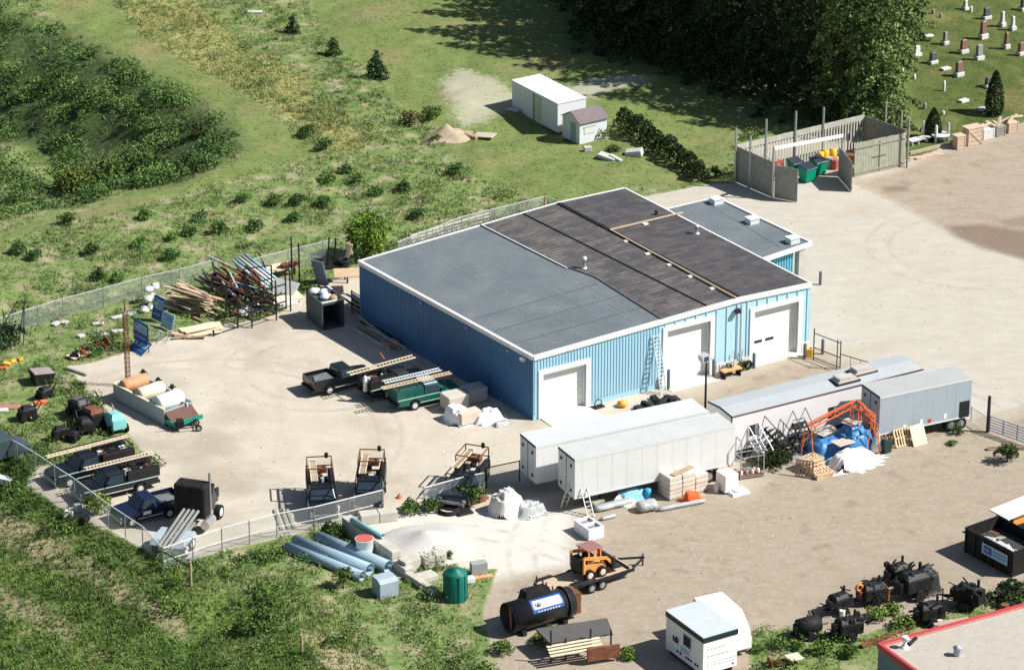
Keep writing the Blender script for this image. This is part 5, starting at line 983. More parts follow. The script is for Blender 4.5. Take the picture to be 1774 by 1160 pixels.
crate(1658, 260, .9, .8, 1.2, 'small square tan crate at the left end of the kerb row', lid=True); crate(1677, 254, 1.6, 1.0, 1.6, 'big tan crate with a diagonal brace, second in the kerb row', brace=True, lid=True); crate(1704, 243, 1.2, .9, 1.0, 'pale crate right of the big braced one', trailer_grey); crate(1726, 238, 1.0, .9, 1.0, 'fourth crate of the kerb row with boards piled on it', wood_grey); crate(1747, 232, 1.1, .9, 1.0, 'last crate at the right end of the kerb row')
for i in range(9): 
    px = 1700+i*7.5; a = random.random()*3; slab(px, 240-.28*(px-1700), 1.3, .25, .1, (random.uniform(-.3, .3), random.uniform(-.5, .5), a), brick_tan, 'loose tan board on the crates, number %s from the left end' % ['one','two','three','four','five','six','seven','eight','nine'][i], 'loose_board', 'board', 'loose boards on the crates', 0, 1.15)
for i in range(8): slab(1582+i*5, 276-.9*i, 2.2, .18, .12, (0, random.uniform(-.05, .12), .45+random.uniform(-.25, .25)), mat('pink_lumber', (.60, .43, .34), .85), 'pinkish plank in the loose pile by the enclosure corner, %s from the left' % ['first','second','third','fourth','fifth','sixth','seventh','eighth'][i], 'plank', 'plank', 'planks piled by the enclosure corner', 0, .05*(i % 3))
# ------------------------------------------------------------------ vehicles
def truck(A, B, label, paint, name='pickup_truck', cat='pickup truck', flip=False, rack=False, cap=None, utility=None, Lr=5.5, loads=True, group='work trucks in the yard'):
    """A, B ground pixels of the near side; x runs rear -> front unless flip"""
    a, yw, L = fr(A, B); W_ = 1.98
    # local frame for building: x from rear to front, y from near side to far; when flipped x is mirrored
    t = T(name, label, cat, a, yw, group); S = L/Lr
    def fx(mb):
        mb.v = [((L-x*S) if flip else x*S, y, z) for x, y, z in mb.v]; return mb
    P = lambda n, mb, m_, par=None, bev=0.: t.part(n, fx(mb), m_, par, bev)
    lo = MB(); lo.xprism([(0, .48), (0, 1.02), (2.15, 1.04), (2.15, 1.08), (3.95, 1.08), (5.1, .98), (5.35, .9), (5.4, .5), (4.95, .42), (4.85, .75), (4.5, .88), (4.15, .75), (4.05, .42), (1.75, .42), (1.65, .75), (1.3, .88), (.95, .75), (.85, .42)], 0, W_)
    body = P('body', lo, paint, bev=.05)
    if not utility:
        P('bed_liner', MB().box(.1, 2.05, .1, W_-.1, 1.03, 1.06), mat('bed_dark', (.03, .03, .03), .8)); bs_ = MB()
        for x0, x1, y0, y1 in ((0, 2.15, 0, .08), (0, 2.15, W_-.08, W_), (0, .07, .08, W_-.08), (2.08, 2.15, .08, W_-.08)): bs_.box(x0, x1, y0, y1, 1.0, 1.32)
        P('bed_side', bs_, paint)
        if loads:
            lo_ = MB()
            for i in range(5): lo_.bar((.2+.1*i, .3+.25*i, 1.15), (1.8, .35+.27*i, 1.2), .12, .06)
            P('load', lo_, galv)
    cb = MB(); W2 = .10
    cb.hexa([(2.15, .03, 1.08), (3.95, .03, 1.08), (3.95, W_-.03, 1.08), (2.15, W_-.03, 1.08)], [(2.3, .18, 1.74), (3.35, .18, 1.74), (3.35, W_-.18, 1.74), (2.3, W_-.18, 1.74)]); cab = P('cab', cb, paint, bev=.06)
    def win(pts): mb = MB(); mb.add(pts, [(0, 1, 2, 3)]); return mb
    n = .012
    P('windscreen', win([(3.93, .14, 1.14), (3.93, W_-.14, 1.14), (3.42, W_-.25, 1.69), (3.42, .25, 1.69)]), glass_dark, cab)
    P('rear_window', win([(2.155, .2, 1.2), (2.155, W_-.2, 1.2), (2.28, W_-.28, 1.66), (2.28, .28, 1.66)]), glass_dark, cab)
    for s_, y0, y1 in ((1, .045, .165), (-1, W_-.045, W_-.165)):
        P('side_window', win([(2.4, y0-s_*.02, 1.15), (3.7, y0-s_*.02, 1.15), (3.3, y1-s_*.02, 1.68), (2.42, y1-s_*.02, 1.68)]), glass_dark, cab)
    for x in (1.3, 4.5):
        for y in (.06, W_-.06): 
            xx = (L-x*S) if flip else x*S; wheel(t, xx, y, .38, .24, None, galvl)
    P('bumper', MB().box(5.36, 5.5, .05, W_-.05, .45, .65), galv); P('bumper', MB().box(-.16, 0, .05, W_-.05, .45, .62), steel_dark)
    for y in (.0, W_-.2): P('tail_light', MB().box(-.02, .0, y+.02, y+.18, .8, 1.02), redl); P('headlight', MB().box(5.37, 5.42, y+.03, y+.25, .7, .86), chrome)
    P('sill_stripe', MB().box(1.8, 4.0, -.012, 0, .5, .56), galvl)
    for y in (-.14, W_): P('mirror', MB().box(3.6, 3.7, y, y+.14, 1.2, 1.38), paint)
    if utility:
        u = MB(); u.box(-.15, 2.1, 0, .42, 1.0, 1.75); u.box(-.15, 2.1, W_-.42, W_, 1.0, 1.75); P('utility_box', u, utility, bev=.03)
        s = MB()
        for x in (.6, 1.35): s.box(x, x+.02, -.008, 0, 1.05, 1.7)
        P('box_seam', s, steel_dark); P('bed_liner', MB().box(-.1, 2.05, .43, W_-.43, 1.03, 1.08), MATS.get('bed_dark') or steel_dark)
        for i in range(7):
            x = random.uniform(0, 1.7); y = random.uniform(.5, W_-.8); h = random.uniform(.2, .75); P('cargo', MB().box(x, x+.4, y, y+.35, 1.08, 1.08+h), random.choice((galv, steel_dark, wood_old, trailer_grey, rust, steel_dark)))
        P('sill_line', MB().box(-.1, 5.2, -.015, 0, .98, 1.05), mat('mint_stripe', (.4, .6, .55), .4))
    if rack:
        r = MB()
        for x in (.0, 2.0, 3.9):
            for y in (.05, W_-.05): r.bar((x, y, 1.05), (x, y, 2.05), .06)
            r.bar((x, .05, 2.05), (x, W_-.05, 2.05), .06)
        for y in (.05, W_-.05): r.bar((-.1, y, 2.05), (4.3, y, 2.05), .06)
        P('ladder_rack', r, steel_dark)
    t.L = L; t.S = S; return t
def on_truck_ladder(t, y, x0, x1, z, label, m_, w_=.45, group='ladders carried on truck racks'):
    return ladder(t.M @ Vector((x0, y, z)), t.M @ Vector((x1, y, z+.05)), w_, label, m_, 20, group, wv=t.M.to_3x3() @ Vector((0, 1, 0)))
truck((545, 690), (655, 665), 'black pickup with an open bed, parked left of the ladder trucks', blackp)
ts = truck((646, 698), (752, 670), 'black work truck with rack and ladders, between the black pickup and the green truck', blackp, 'service_truck', 'work truck', rack=True, utility=steel_dark)
tg = truck((692, 716), (804, 691), 'dark green work truck with pale cab roof and side boxes', greenp, 'service_truck', 'work truck', rack=True, utility=greenp)
tg.part('bed_cap', MB().box(-.14, 2.1*tg.S, .41, 1.57, 1.0, 1.73), greenp, bev=.03); tg.part('cab_roof_panel', MB().box(2.3*tg.S, 3.4*tg.S, .2, 1.78, 1.745, 1.77), mat('mint_roof', (.55, .72, .74), .4))
on_truck_ladder(tg, .45, -1.2, 4.6, 2.15, 'yellowish wooden ladder along the near side of the green truck rack', wood_new, .35); on_truck_ladder(tg, 1.4, -.6, 4.2, 2.15, 'metal ladder along the far side of the green truck rack', trailer_grey, .45); on_truck_ladder(ts, 1.5, -1.2, 4.6, 2.15, 'long pale ladder on the black work truck reaching over the pickup bonnet', wood_pale, .5)
one('upright_cylinder', MB().lathe([(.16, 0), (.16, 1.1), (.06, 1.25)]), trailer_grey, 'white gas bottle standing on the rear deck of the black work truck', 'gas bottle', ts.M @ Vector((-.35, .5, .9)))
t5 = truck((96, 850), (232, 815), 'black work truck with a ladder rack, farthest from the fence corner at lower left', blackp, 'service_truck', 'work truck', rack=True, utility=steel_dark, flip=True); t4 = truck((140, 878), (275, 846), 'black work truck with a ladder rack just above the navy pickup', blackp, 'service_truck', 'work truck', rack=True, utility=steel_dark, flip=True)
on_truck_ladder(t5, 1.0, -.1, 6.4, 2.3, 'long ladder on the upper black truck at lower left', wood_pale, .3); on_truck_ladder(t4, 1.3, 1.0, 6.3, 2.2, 'ladder on the black truck just above the navy pickup', wood_pale, .42)
tn = truck((210, 918), (320, 890), 'navy blue pickup with a white door panel, nose to the wire fence', navy, flip=True, loads=True); tn.part('door_sign', MB().box(1.75, 2.35, -.018, -.002, .72, .98), paper)
truck((20, 835), (82, 800), 'dark grey vehicle cut by the left edge above the wire fence', mat('slate_paint', (.05, .075, .085), .3), Lr=5.5, flip=True, group='work trucks in the yard') if False else None
truck((786, 688), (850, 700-18), 'dark car parked in the building shade behind the white wrapped boxes', navy, 'parked_car', 'car', Lr=4.6) if False else None
def nose_truck(px, py, yawd, label, ladd):
    a = G(px, py); t_ = None
    d = Vector((math.cos(math.radians(yawd)), math.sin(math.radians(yawd)), 0)); b = a+d*5.2
    def pix(v): v = Vector(v)-CW; return 887+F*v.x/v.dot(fwv), 580-F*v.dot(upv)/v.dot(fwv)
    t_ = truck(pix(a), pix(b), label, blackp, 'service_truck', 'work truck', rack=True, utility=steel_dark); k = MB()
    s = MB()
    for x in (-.1, 1.9):
        for y in (.1, 1.85): s.bar((x, y, 1.7), (x, y, 2.7), .07)
        s.bar((x, .1, 2.7), (x, 1.85, 2.7), .07)
    for y in (.1, 1.85): s.bar((-.1, y, 2.7), (1.9, y, 2.7), .07)
    s.bar((-.1, .1, 2.2), (1.9, .1, 2.2), .06); t_.part('cage', s, rust); t_.part('toolbox', MB().box(.2, .7, .3, 1.5, 1.76, 2.1), rust); t_.part('lamp', MB().lathe([(.12, 0), (.15, .3), (.05, .4)], (.1, 1.5, 2.7)), black)
    on_truck_ladder(t_, .5, -.3, 3.2, 2.3, ladd, wood_pale, .45); return t_
nose_truck(530, 852, -84, 'black equipment truck facing the fence, leftmost of the three, with a wooden ladder', 'wooden ladder leaning on the leftmost equipment truck'); nose_truck(622, 838, -92, 'black equipment truck with a tall cage, middle of the three facing the fence', 'wooden ladder in the cage of the middle equipment truck'); nose_truck(804, 828, -110, 'blue black equipment truck with orange gear, rightmost of the three', 'short ladder on the rightmost equipment truck')
for i, px in enumerate((478, 490, 500)): slab(px+4, 900, 3.2, .25, .12, (0, -.0, -1.35), wood_grey, ('left', 'middle', 'right')[i]+' one of three grey beams lying left of the equipment trucks', 'beam', 'beam', 'grey beams on the gravel')
# tractor unit with bare deck
a, yw, L = fr((318, 968), (388, 890)); t = T('tractor_truck', 'black tractor unit seen from behind with an exhaust stack and bare steel deck', 'lorry', a, yw, 'heavy vehicles'); L = 7.2
t.part('sleeper', MB().box(3.9, 5.2, -.05, 2.3, 1.1, 3.6), black, bev=.18); t.part('cab', MB().box(5.15, 6.1, .05, 2.2, 1.1, 3.0), blackp, bev=.1); t.part('bonnet', MB().box(6.1, 7.4, .35, 1.9, 1.0, 2.0), blackp, bev=.12); t.part('windscreen', MB().box(6.09, 6.13, .25, 2.0, 2.1, 2.85), glass_dark)
for y in (0,): s = MB(); s.tube((4.9, y-.05 if y == 0 else y+.05, 1.2), (4.9, y-.05 if y == 0 else y+.05, 4.3), .09); t.part('exhaust_stack', s, galv)
s = MB(); s.box(-.6, 3.9, .65, .85, .75, .98); s.box(-.6, 3.9, 1.4, 1.6, .75, .98)
for i in range(5): s.box(-.3+i*.9, -.2+i*.9, .85, 1.4, .8, .95)
t.part('chassis', s, galv); s = MB()
for i in range(4): s.bar((-.8, .5+.32*i, 1.1), (3.7, .35+.35*i, 1.9), .14)
t.part('deck_beam', s, mat('beam_grey', (.3, .3, .28), .6)); t.part('mudguard', MB().hexa([(-.3,-.1,.9),(2.2,-.1,.9),(2.2,.55,.9),(-.3,.55,.9)], [(0,-.1,1.25),(1.9,-.1,1.25),(1.9,.55,1.25),(0,.55,1.25)]), gblue); t.part('mudguard', MB().hexa([(-.3,1.7,.9),(2.2,1.7,.9),(2.2,2.35,.9),(-.3,2.35,.9)], [(0,1.7,1.25),(1.9,1.7,1.25),(1.9,2.35,1.25),(0,2.35,1.25)]), gblue)
for x in (.4, 1.5, 6.7):
    for y in (.12, 2.12): wheel(t, x, y, .5, .42, None, white)
for y in (-.3, 2.35): t.part('mirror', MB().box(5.9, 6.0, y, y+.2, 2.1, 2.8), chrome)
t.part('fuel_tank', MB().tube((3.9, 0, .7), (5.2, 0, .7), .33, n=14), chrome)
# ------------------------------------------------------------------ tank trailer and gear at the left of the yard
a = G(285, 738); b = G(197, 692); yw = math.atan2((a-b).y, (a-b).x)
t = T('tank_trailer', 'grey open trough trailer carrying three round tanks, with a green tail end', 'tank trailer', b, yw); L = (a-b).length; Wd = 2.6
s = MB(); z0 = .35; h = hat(197, 692, 664); s.box(0, L, 0, .12, z0*.2, h); s.box(0, L, Wd-.12, Wd, z0, h); s.box(0, .12, .12, Wd-.12, z0, h); s.box(L-.12, L, .12, Wd-.12, z0, h*.9); s.box(.12, L-.12, .12, Wd-.12, z0, z0+.1); t.part('trough', s, mat('trough_grey', (.36, .41, .42), .6, dirt=(.45, .4, .33), dth=.6)); s = MB(); s.box(-.03, L+.03, -.04, .15, h, h+.05); s.box(-.03, .15, .15, Wd, h, h+.05); t.part('rim', s, ivory)
t.part('tail', MB().hexa([(L,.1,.35),(L+1.2,.1,.35),(L+1.2,Wd-.1,.35),(L,Wd-.1,.35)], [(L,.1,1.1),(L+.5,.1,.75),(L+.5,Wd-.1,.75),(L,Wd-.1,1.1)]), mat('rust_brown_tray', (.13, .07, .05), .8)); t.part('tail_side', MB().box(L, L+1.25, -.02, .1, .3, .62).box(L+1.2, L+1.3, 0, Wd, .3, .62), mat('green_steel', (.0, .25, .17), .5))
for x in (L*.75, L+.5): wheel(t, x, Wd*.25, .35, .3, None, rust); wheel(t, x, Wd*.85, .35, .3, None, rust)
TM = t
tk = [(.55, .62, mat('rust_orange_tank', (.62, .30, .15), .7, var=.25, sc_=2.5, dirt=(.25, .12, .08), dth=.55), 'rusty orange tank at the rear end of the trough'), (2.0, .66, ivory, 'stained cream tank in the middle of the trough'), (3.65, .80, white, 'white tank, largest and nearest the green tail')]
for x, r, m_, lb in tk:
    k = L/4.6; o = MB().lathe([(.02, 0), (r*.72, .04), (r*.84, .15), (r*.84, 2.1), (r*.72, 2.25), (.02, 2.3)], n=22, ax='y'); o = one('round_tank', o, m_, lb, 'tank', TM.M @ Vector((x*k+.15, .16, h-.05)), yw, 'tanks in the trough trailer')
for px, py, lb in ((249, 668, 'rear'), (275, 682, 'middle'), (299, 694, 'front')):
    s = MB(); s.tube((0, 0, 0), (0, 0, 1.0), .04); s.lathe([(.12, 1.0), (.2, 1.15), (.12, 1.35)], n=10); s.box(-.3, .3, -.05, .05, 1.1, 1.16); one('burner_head', s, steel_dark, lb+' black valve head standing behind the tanks', 'valve', G(px, py), .3, 'valve heads behind the tanks')
slab(318, 722, 1.3, .06, 1.3, (0, -.1, yw), white, 'thin white panel standing on edge beside the white tank', 'upright_board', 'panel', bev=0)
# lattice mast and the blue double sign
t = T('lattice_mast', 'tall thin steel lattice mast standing by the trough trailer', 'mast', G(222, 668), .4); s = MB(); H_ = 6.1
c3 = [(.2, 0), (-.12, .18), (-.12, -.18)]
for x, y in c3: s.bar((x, y, 0), (x, y, H_), .05)
for i in range(16):
    z = i*H_/16
    for k in range(3): a, b = c3[k], c3[(k+1) % 3]; s.bar((a[0], a[1], z), (b[0], b[1], z+H_/16), .03); s.bar((a[0], a[1], z), (b[0], b[1], z), .03)
t.part('lattice', s, rust); s = MB(); s.tube((0, 0, H_), (0, 0, H_+.8), .04); t.part('antenna', s, steel_dark)
def signboard(t, y, z0, z1, w_, parts=True, m_=blue_sign, tilt=0., txt='NR'):
    p = t.part('sign_panel', MB().hexa([(0,y,z0),(w_,y,z0),(w_,y+.05,z0),(0,y+.05,z0)], [(0,y+tilt,z1),(w_,y+tilt,z1),(w_,y+.05+tilt,z1),(0,y+.05+tilt,z1)]), m_); hz_ = z1-z0
    def at(x, z): k = (z-z0)/hz_; return Vector((x, y-.018+tilt*k, z))
    def plate(x0, x1, u0, u1, mm, nm, off=0.): a, b, c, d = at(x0, u0), at(x1, u0), at(x1, u1), at(x0, u1); o = Vector((0, -off, 0)); mb = MB(); mb.hexa([a+o, b+o, b+o+Vector((0,.012,0)), a+o+Vector((0,.012,0))], [d+o, c+o, c+o+Vector((0,.012,0)), d+o+Vector((0,.012,0))]); t.part(nm, mb, mm, p)
    za, zb_ = z0+hz_*.48, z0+hz_*.88; plate(w_*.07, w_*.93, za, zb_, pale_blue, 'lettering_plate'); plate(w_*.12, w_*.36, za+hz_*.06, zb_-hz_*.06, blue_sign, 'emblem', .012)
    mb = MB(); letters(mb, txt, w_*.15, za+hz_*.11, hz_*.18, lambda x, z: at(x, z)-Vector((0, .026, 0)), .2); t.part('lettering', mb, paper, p)
    mb = MB(); 
    for i in range(3):
        for k in range(4): x = w_*.45+k*w_*.11; mb.bar(at(x, za+hz_*(.08+.1*i))-Vector((0,.012,0)), at(x+w_*.08, za+hz_*(.08+.1*i))-Vector((0,.012,0)), .012, hz_*.035)
    t.part('lettering', mb, blue_sign, p); mb = MB()
    for k in range(6): x = w_*.12+k*w_*.13; mb.bar(at(x, z0+hz_*.25), at(x+w_*.09, z0+hz_*.25), .012, hz_*.07)
    t.part('lettering', mb, pale_blue, p); return p
t = T('sandwich_sign', 'dark blue folding sign with pale panels standing open near the lattice mast', 'sign', G(232, 597), math.radians(-52)); signboard(t, 0, .55, 2.25, 2.0, tilt=.12); s = MB(); s.bar((0, .1, 0), (0, .1, 2.2), .05); s.bar((2, .1, 0), (2, .1, 2.2), .05); s.bar((0, .1, .3), (2, .1, .3), .05); t.part('frame', s, steel_dark)
t = T('tilted_sign', 'second dark blue sign board lying tilted below the folding sign', 'sign', G(222, 604), math.radians(-52)); signboard(t, 0, .05, .75, 1.9, tilt=1.0)
t = T('leaning_sign', 'blue sign board with white lettering leaning on the lumber pile', 'sign', G(262, 552), math.radians(-48)); signboard(t, 0, .1, 2.0, 1.3, tilt=.4); t = T('leaning_sign', 'pale blue framed board leaning right of the blue sign on the lumber pile', 'sign', G(278, 566), math.radians(-48)); signboard(t, 0, .1, 1.3, 1.5, m_=pale_blue, tilt=.35)
# lumber pile
rr = random.Random(4)
cn_ = {'weathered_wood': 'grey brown', 'tan_stone': 'tan', 'fresh_wood': 'fresh yellow', 'brown_lumber': 'dark brown', 'pale_plywood': 'pale', 'white_paint': 'white', 'offwhite_paint': 'off white', 'rusty_steel': 'rusty', 'grey_blue_paint': 'grey blue', 'black_tar': 'black', 'dark_steel': 'dark steel'}
def junk(px, py, n, L0, L1, w_, h_, yw, spread, mats, label, name, cat, group, zmax, tiltr=.15):
    names = ['lowest', 'low', 'middle', 'upper', 'topmost']; side = ['yard side', 'near yard side', 'centre', 'near fence side', 'fence side']
    c = G(px, py); ca, sa = math.cos(yw), math.sin(yw)
    for i in range(n):
        lv = i*len(names)//n; f = 1-.5*lv/len(names); x = rr.uniform(-.3, .3)*spread[0]; y = rr.uniform(-.5, .5)*spread[1]*f; L = rr.uniform(L0, L1); z = .05+zmax*i/n; q = abs(y)/(spread[1]*.5+1e-6)
        o = MB().box(-L/2, L/2, -w_/2, w_/2, -h_/2, h_/2).build(name, mats[i % len(mats)]); o.location = c+Vector((ca*x-sa*y, sa*x+ca*y, z)); tl = rr.uniform(-tiltr, tiltr); o.rotation_euler = (rr.uniform(-.2, .2), tl, yw+rr.uniform(-.25, .25))
        o.location.z = max(o.location.z, abs(math.sin(tl))*L/2+h_); tag(o, '%s %s, %s layer, %s, %s end' % (cn_.get(mats[i % len(mats)].name, 'brown'), label, names[lv], side[min(4, max(0, int((y/(spread[1]*f)+.5)*5)))], 'left' if x < 0 else 'right'), cat, group)
junk(332, 535, 46, 2.0, 4.6, .26, .07, BY-1.25, (3.2, 3.0), [wood_old, brick_tan, wood_new, wood_old, mat('brown_lumber', (.28, .19, .12), .85, var=.25, sc_=3)], 'plank of the lumber pile', 'plank', 'plank', 'planks of the big lumber pile', 1.6, .14)
junk(345, 575, 5, 2.6, 3.4, 1.3, .06, BY-.25, (1.2, 1.0), [wood_pale, wood_new], 'plywood sheet by the lumber pile', 'plywood_sheet', 'plywood', 'plywood sheets lying flat', .35, .04)
junk(330, 585, 7, 1.2, 2.6, .25, .08, BY-.6, (2.0, 1.2), [wood_old, wood_new], 'broken board under the plywood', 'broken_board', 'board', 'broken boards by the plywood', .25, .1)
g = 'white bags left of the lumber pile'
for i, (px, py, z) in enumerate(((250, 540, 0), (262, 536, 0), (256, 532, .5), (266, 528, .5), (258, 524, 1.0), (270, 520, 1.0))):
    s = MB(); s.lathe([(.25, 0), (.42, .08), (.40, .25), (.25, .42), (.08, .46)], n=7); s.v = [(x*rr.uniform(.7, 1.3), y*rr.uniform(.7, 1.2), z*rr.uniform(.8, 1.2)) for x, y, z in s.v]; one('bag', s, (white, trailer_grey, tarp_pink)[i % 3], ('left bottom', 'right bottom', 'left middle', 'right middle', 'left top', 'right top')[i]+' white bag of the heap by the lumber pile', 'bag', G(px, py)+Vector((0, 0, z)), i, g)
# steel rack with posts and pipes
t = T('steel_storage_rack', 'dark steel rack with tall posts and hoops behind the lumber pile', 'rack', G(392, 548), math.radians(-50)); s = MB()
for i in range(6):
    x = -1.2+i*-.0; 
for k, (x, y, hh_) in enumerate(((0, 0, 2.4), (0, 2.0, 3.0), (1.6, 0, 2.2), (1.6, 2.2, 3.2), (3.2, .2, 2.2), (3.2, 2.6, 3.4), (-1.6, 3.0, 2.8), (0.2, 4.4, 3.3), (1.8, 4.6, 3.4), (2.4, 4.6, 3.4), (-1.6, 1.2, 2.2))): s.bar((x, y, 0), (x, y, hh_), .09)
for z in (.6, 1.3, 2.1): s.bar((0, 0, z), (3.2, .2, z), .08); s.bar((0, 2, z), (3.2, 2.6, z), .08); s.bar((0, 0, z), (0, 4.4, z), .08); s.bar((1.6, 0, z), (1.7, 4.6, z), .08); s.bar((3.2, .2, z), (3.2, 2.6, z), .08)
s.bar((1.8, 4.6, 3.4), (2.4, 4.6, 3.4), .07); s.bar((-1.6, 3, 2.8), (.2, 4.4, 3.3), .07); t.part('frame', s, steel_dark)
gp = 'pipes and angles on the steel rack'
pal = [steel_dark, rust, black, steel_dark, rust, black, black, gblue]
for i in range(44):
    L = rr.uniform(2.2, 5.2); c = G(368+rr.uniform(0, 95), 530-rr.uniform(0, 45)); yw_ = math.radians(-52)+rr.uniform(-.45, .45); d = Vector((math.cos(yw_), math.sin(yw_), -rr.uniform(-.1, .32))); z = rr.uniform(.5, 1.6)
    o = MB().bar(-d*L/2, d*L/2, .12, .10).build('steel_bar', pal[i % 8]); o.location = c+Vector((0, 0, max(z, abs(d.z)*L/2+.1))); tag(o, '%s bar %s on the steel rack, %s' % (['dark', 'rusty', 'black', 'dark grey', 'brown', 'blackish', 'tarred', 'grey blue'][i % 8], ['lying low', 'at mid height', 'stacked high'][min(2, int(z-.7))], ['near its left end', 'left of its middle', 'at its middle', 'right of its middle', 'near its right end'][i % 5]), 'steel bar', gp)
for i in range(5):
    c = G(436+i*5, 505-i*3); yw_ = math.radians(-48); d = Vector((math.cos(yw_), math.sin(yw_), -.22)); o = MB().pipe(-d*2.4, d*2.4, .11, .085, 12).build('long_pipe', (trailer_grey, pale_blue, white, galvl, pale_blue)[i]); o.location = c+Vector((0, 0, 1.45)); tag(o, ('off white', 'pale blue', 'white', 'galvanised', 'outer pale blue')[i]+' pipe sloping off the top of the steel rack', 'pipe', 'pale pipes on the steel rack')
junk(425, 545, 16, .4, 1.2, .3, .25, .4, (2.5, 1.2), [white, trailer_grey, rust, wood_old, gblue], 'scrap piece below the steel rack', 'scrap_piece', 'scrap', 'scrap at the foot of the rack', .3, .3)
junk(452, 535, 8, 2.2, 3.6, .1, .1, math.radians(-55), (.8, 2.2), [black, rust, steel_dark], 'angle iron against the steel rack', 'angle_iron', 'angle iron', 'angle irons leaning on the rack', .9, .35)
junk(395, 505, 22, .6, 1.8, .35, .3, .2, (3.4, 3.4), [black, steel_dark, rust, wood_old], 'piece of the dark heap', 'dark_piece', 'scrap', 'dark heap under the steel rack', 1.3, .5)
shrub(440, 540, .45, .7, 'small green weed bush growing in the scrap by the rack', dn=150); shrub(385, 552, .5, .6, 'low green weeds at the end of the lumber pile', dn=150)
slab(492, 515, 2.2, 1.7, .12, (.42, .1, -.35), mat('grey_board', (.34, .35, .32), .8), 'grey square board tilted on the plywood pile', 'grey_board', 'board', z=.8); slab(497, 522, 2.3, 1.6, .25, (.05, 0, .45), wood_pale, 'pale plywood stack under the tilted grey board', 'plywood_stack', 'plywood', z=.3); slab(485, 530, 1.6, .7, .35, (0, 0, .5), white, 'white bundle on the ground in front of the tilted grey board', 'white_bundle', 'bundle'); slab(505, 527, 1.0, .5, .3, (0, 0, .4), white, 'smaller white bundle right of the first', 'white_bundle', 'bundle')
t = T('loading_platform', 'pale timber platform with rusty junk behind the steel rack', 'platform', G(455, 492), BY-.05); t.part('deck', MB().box(0, 3.2, 0, 1.3, .8, .95), wood_pale); s = MB()
for x in (.1, 3.0):
    for y in (.1, 1.15): s.box(x-.08, x+.08, y-.08, y+.08, 0, .8)
t.part('leg', s, steel_dark)
for i in range(6): slab(490+i*5, 480-i, .7, .4, .25, (rr.uniform(-.3, .3), .1, rr.random()*3), rust, 'rusty scrap on the timber platform, %s from the left' % ['first', 'second', 'third', 'fourth', 'fifth', 'sixth'][i], 'rusty_scrap', 'scrap', 'rusty scrap on the platform', z=.95)
for px, py, ty, lb in ((506, 485, 411, 'taller left'), (519, 490, 421, 'shorter right')): one('steel_post', MB().box(-.06, .06, -.06, .06, 0, hat(px, py, ty)), steel_dark, lb+' black steel post behind the timber platform', 'post', G(px, py))
# tyre trailer and things by the building corner
t = T('axle_stand', 'black upturned axle frame with two upright bars at the workshop corner', 'axle frame', G(575, 490), .3); s = MB(); s.box(-1.3, 1.3, -.5, .5, 1.4, 1.6); s.bar((-1.2, -.4, 0), (-1.2, -.4, 1.5), .12); s.bar((1.2, -.4, 0), (1.2, -.4, 1.5), .12); s.bar((-1.2, .4, 0), (-1.2, .4, 1.5), .12); s.bar((1.2, .4, 0), (1.2, .4, 1.5), .12); s.tube((-.3, 0, 1.5), (-.15, 0, 4.0), .07); s.tube((.25, 0, 1.5), (.4, 0, 3.9), .07); t.part('frame', s, black)
for dx_, dz_, lb in ((-1.1, 1.75, 'left'), (1.0, 1.6, 'right')): 
    for k in range(2): one('tyre', MB().torus((0, 0, 0), .42, .16, 'z', 20, 8), rubber, lb+' hand tyre lying on the axle frame, '+('lower', 'upper')[k]+' one', 'tyre', t.M @ Vector((dx_, -.1, dz_+.28*k)), 0, 'tyres on the axle frame')
slab(560, 500, 1.1, .12, 2.6, (.35, .0, -.5), mat('slate_panel', (.13, .17, .24), .4), 'tall slate blue panel leaning on the axle frame', 'tall_panel', 'panel', bev=.02, z=.3); slab(604, 505, 2.4, 1.9, .1, (0, 0, .1), mat('tan_sheet', (.55, .38, .24), .8), 'tan plywood sheet lying flat behind the dark container', 'plywood_sheet', 'plywood', z=1.6); slab(600, 480, .35, .08, 1.5, (.2, .3, .1), wood_pale, 'cream plank standing up behind the tan sheet', 'cream_plank', 'plank', z=1.6); slab(610, 478, .3, .08, 1.3, (.3, -.3, .1), wood_pale, 'shorter cream plank crossing the first', 'cream_plank', 'plank', z=1.9)
t = T('dark_container', 'dark open fronted steel container against the workshop corner with white sacks on top', 'container', G(597, 565), math.radians(118)); s = MB(); s.box(0, 3.0, 0, .08, .1, 2.3); s.box(0, 3.0, 1.85, 1.93, .1, 2.3); s.box(0, 3.0, .08, 1.85, 0, .12); s.box(2.9, 3.0, .08, 1.85, .12, 2.3); s.box(0, 3, .08, 1.85, 2.1, 2.2); t.part('shell', s, mat('container_slate', (.07, .085, .10), .5)); t.part('rim', MB().box(-.04, 3.04, -.06, .1, 2.3, 2.4).box(-.04, .1, .1, 1.93, 2.3, 2.4), trailer_grey); CM = t
for i, (x, y, m_, lb) in enumerate(((1.0, 1.1, white, 'large white sack'), (1.9, .8, white, 'second white sack'), (.5, .6, mat('tan_sack', (.5, .32, .16), .8), 'tan sack'), (2.5, 1.4, trailer_grey, 'grey bin bag'))): one('sack', MB().lathe([(.3, 0), (.5, .12), (.48, .3), (.2, .42)], n=10), m_, lb+' lying on the dark container', 'sack', CM.M @ Vector((x, y, 2.2)), 0, 'sacks on the dark container')
one('bucket', MB().lathe([(.18, 0), (.22, .5)]), trailer_grey, 'pale bucket hanging low at the front of the dark container', 'bucket', G(551, 548)); one('grey_sack', MB().lathe([(.3, 0), (.5, .15), (.3, .45), (.1, .5)]), gblue, 'grey and white sack on the gravel left of the dark container', 'sack', G(545, 522))
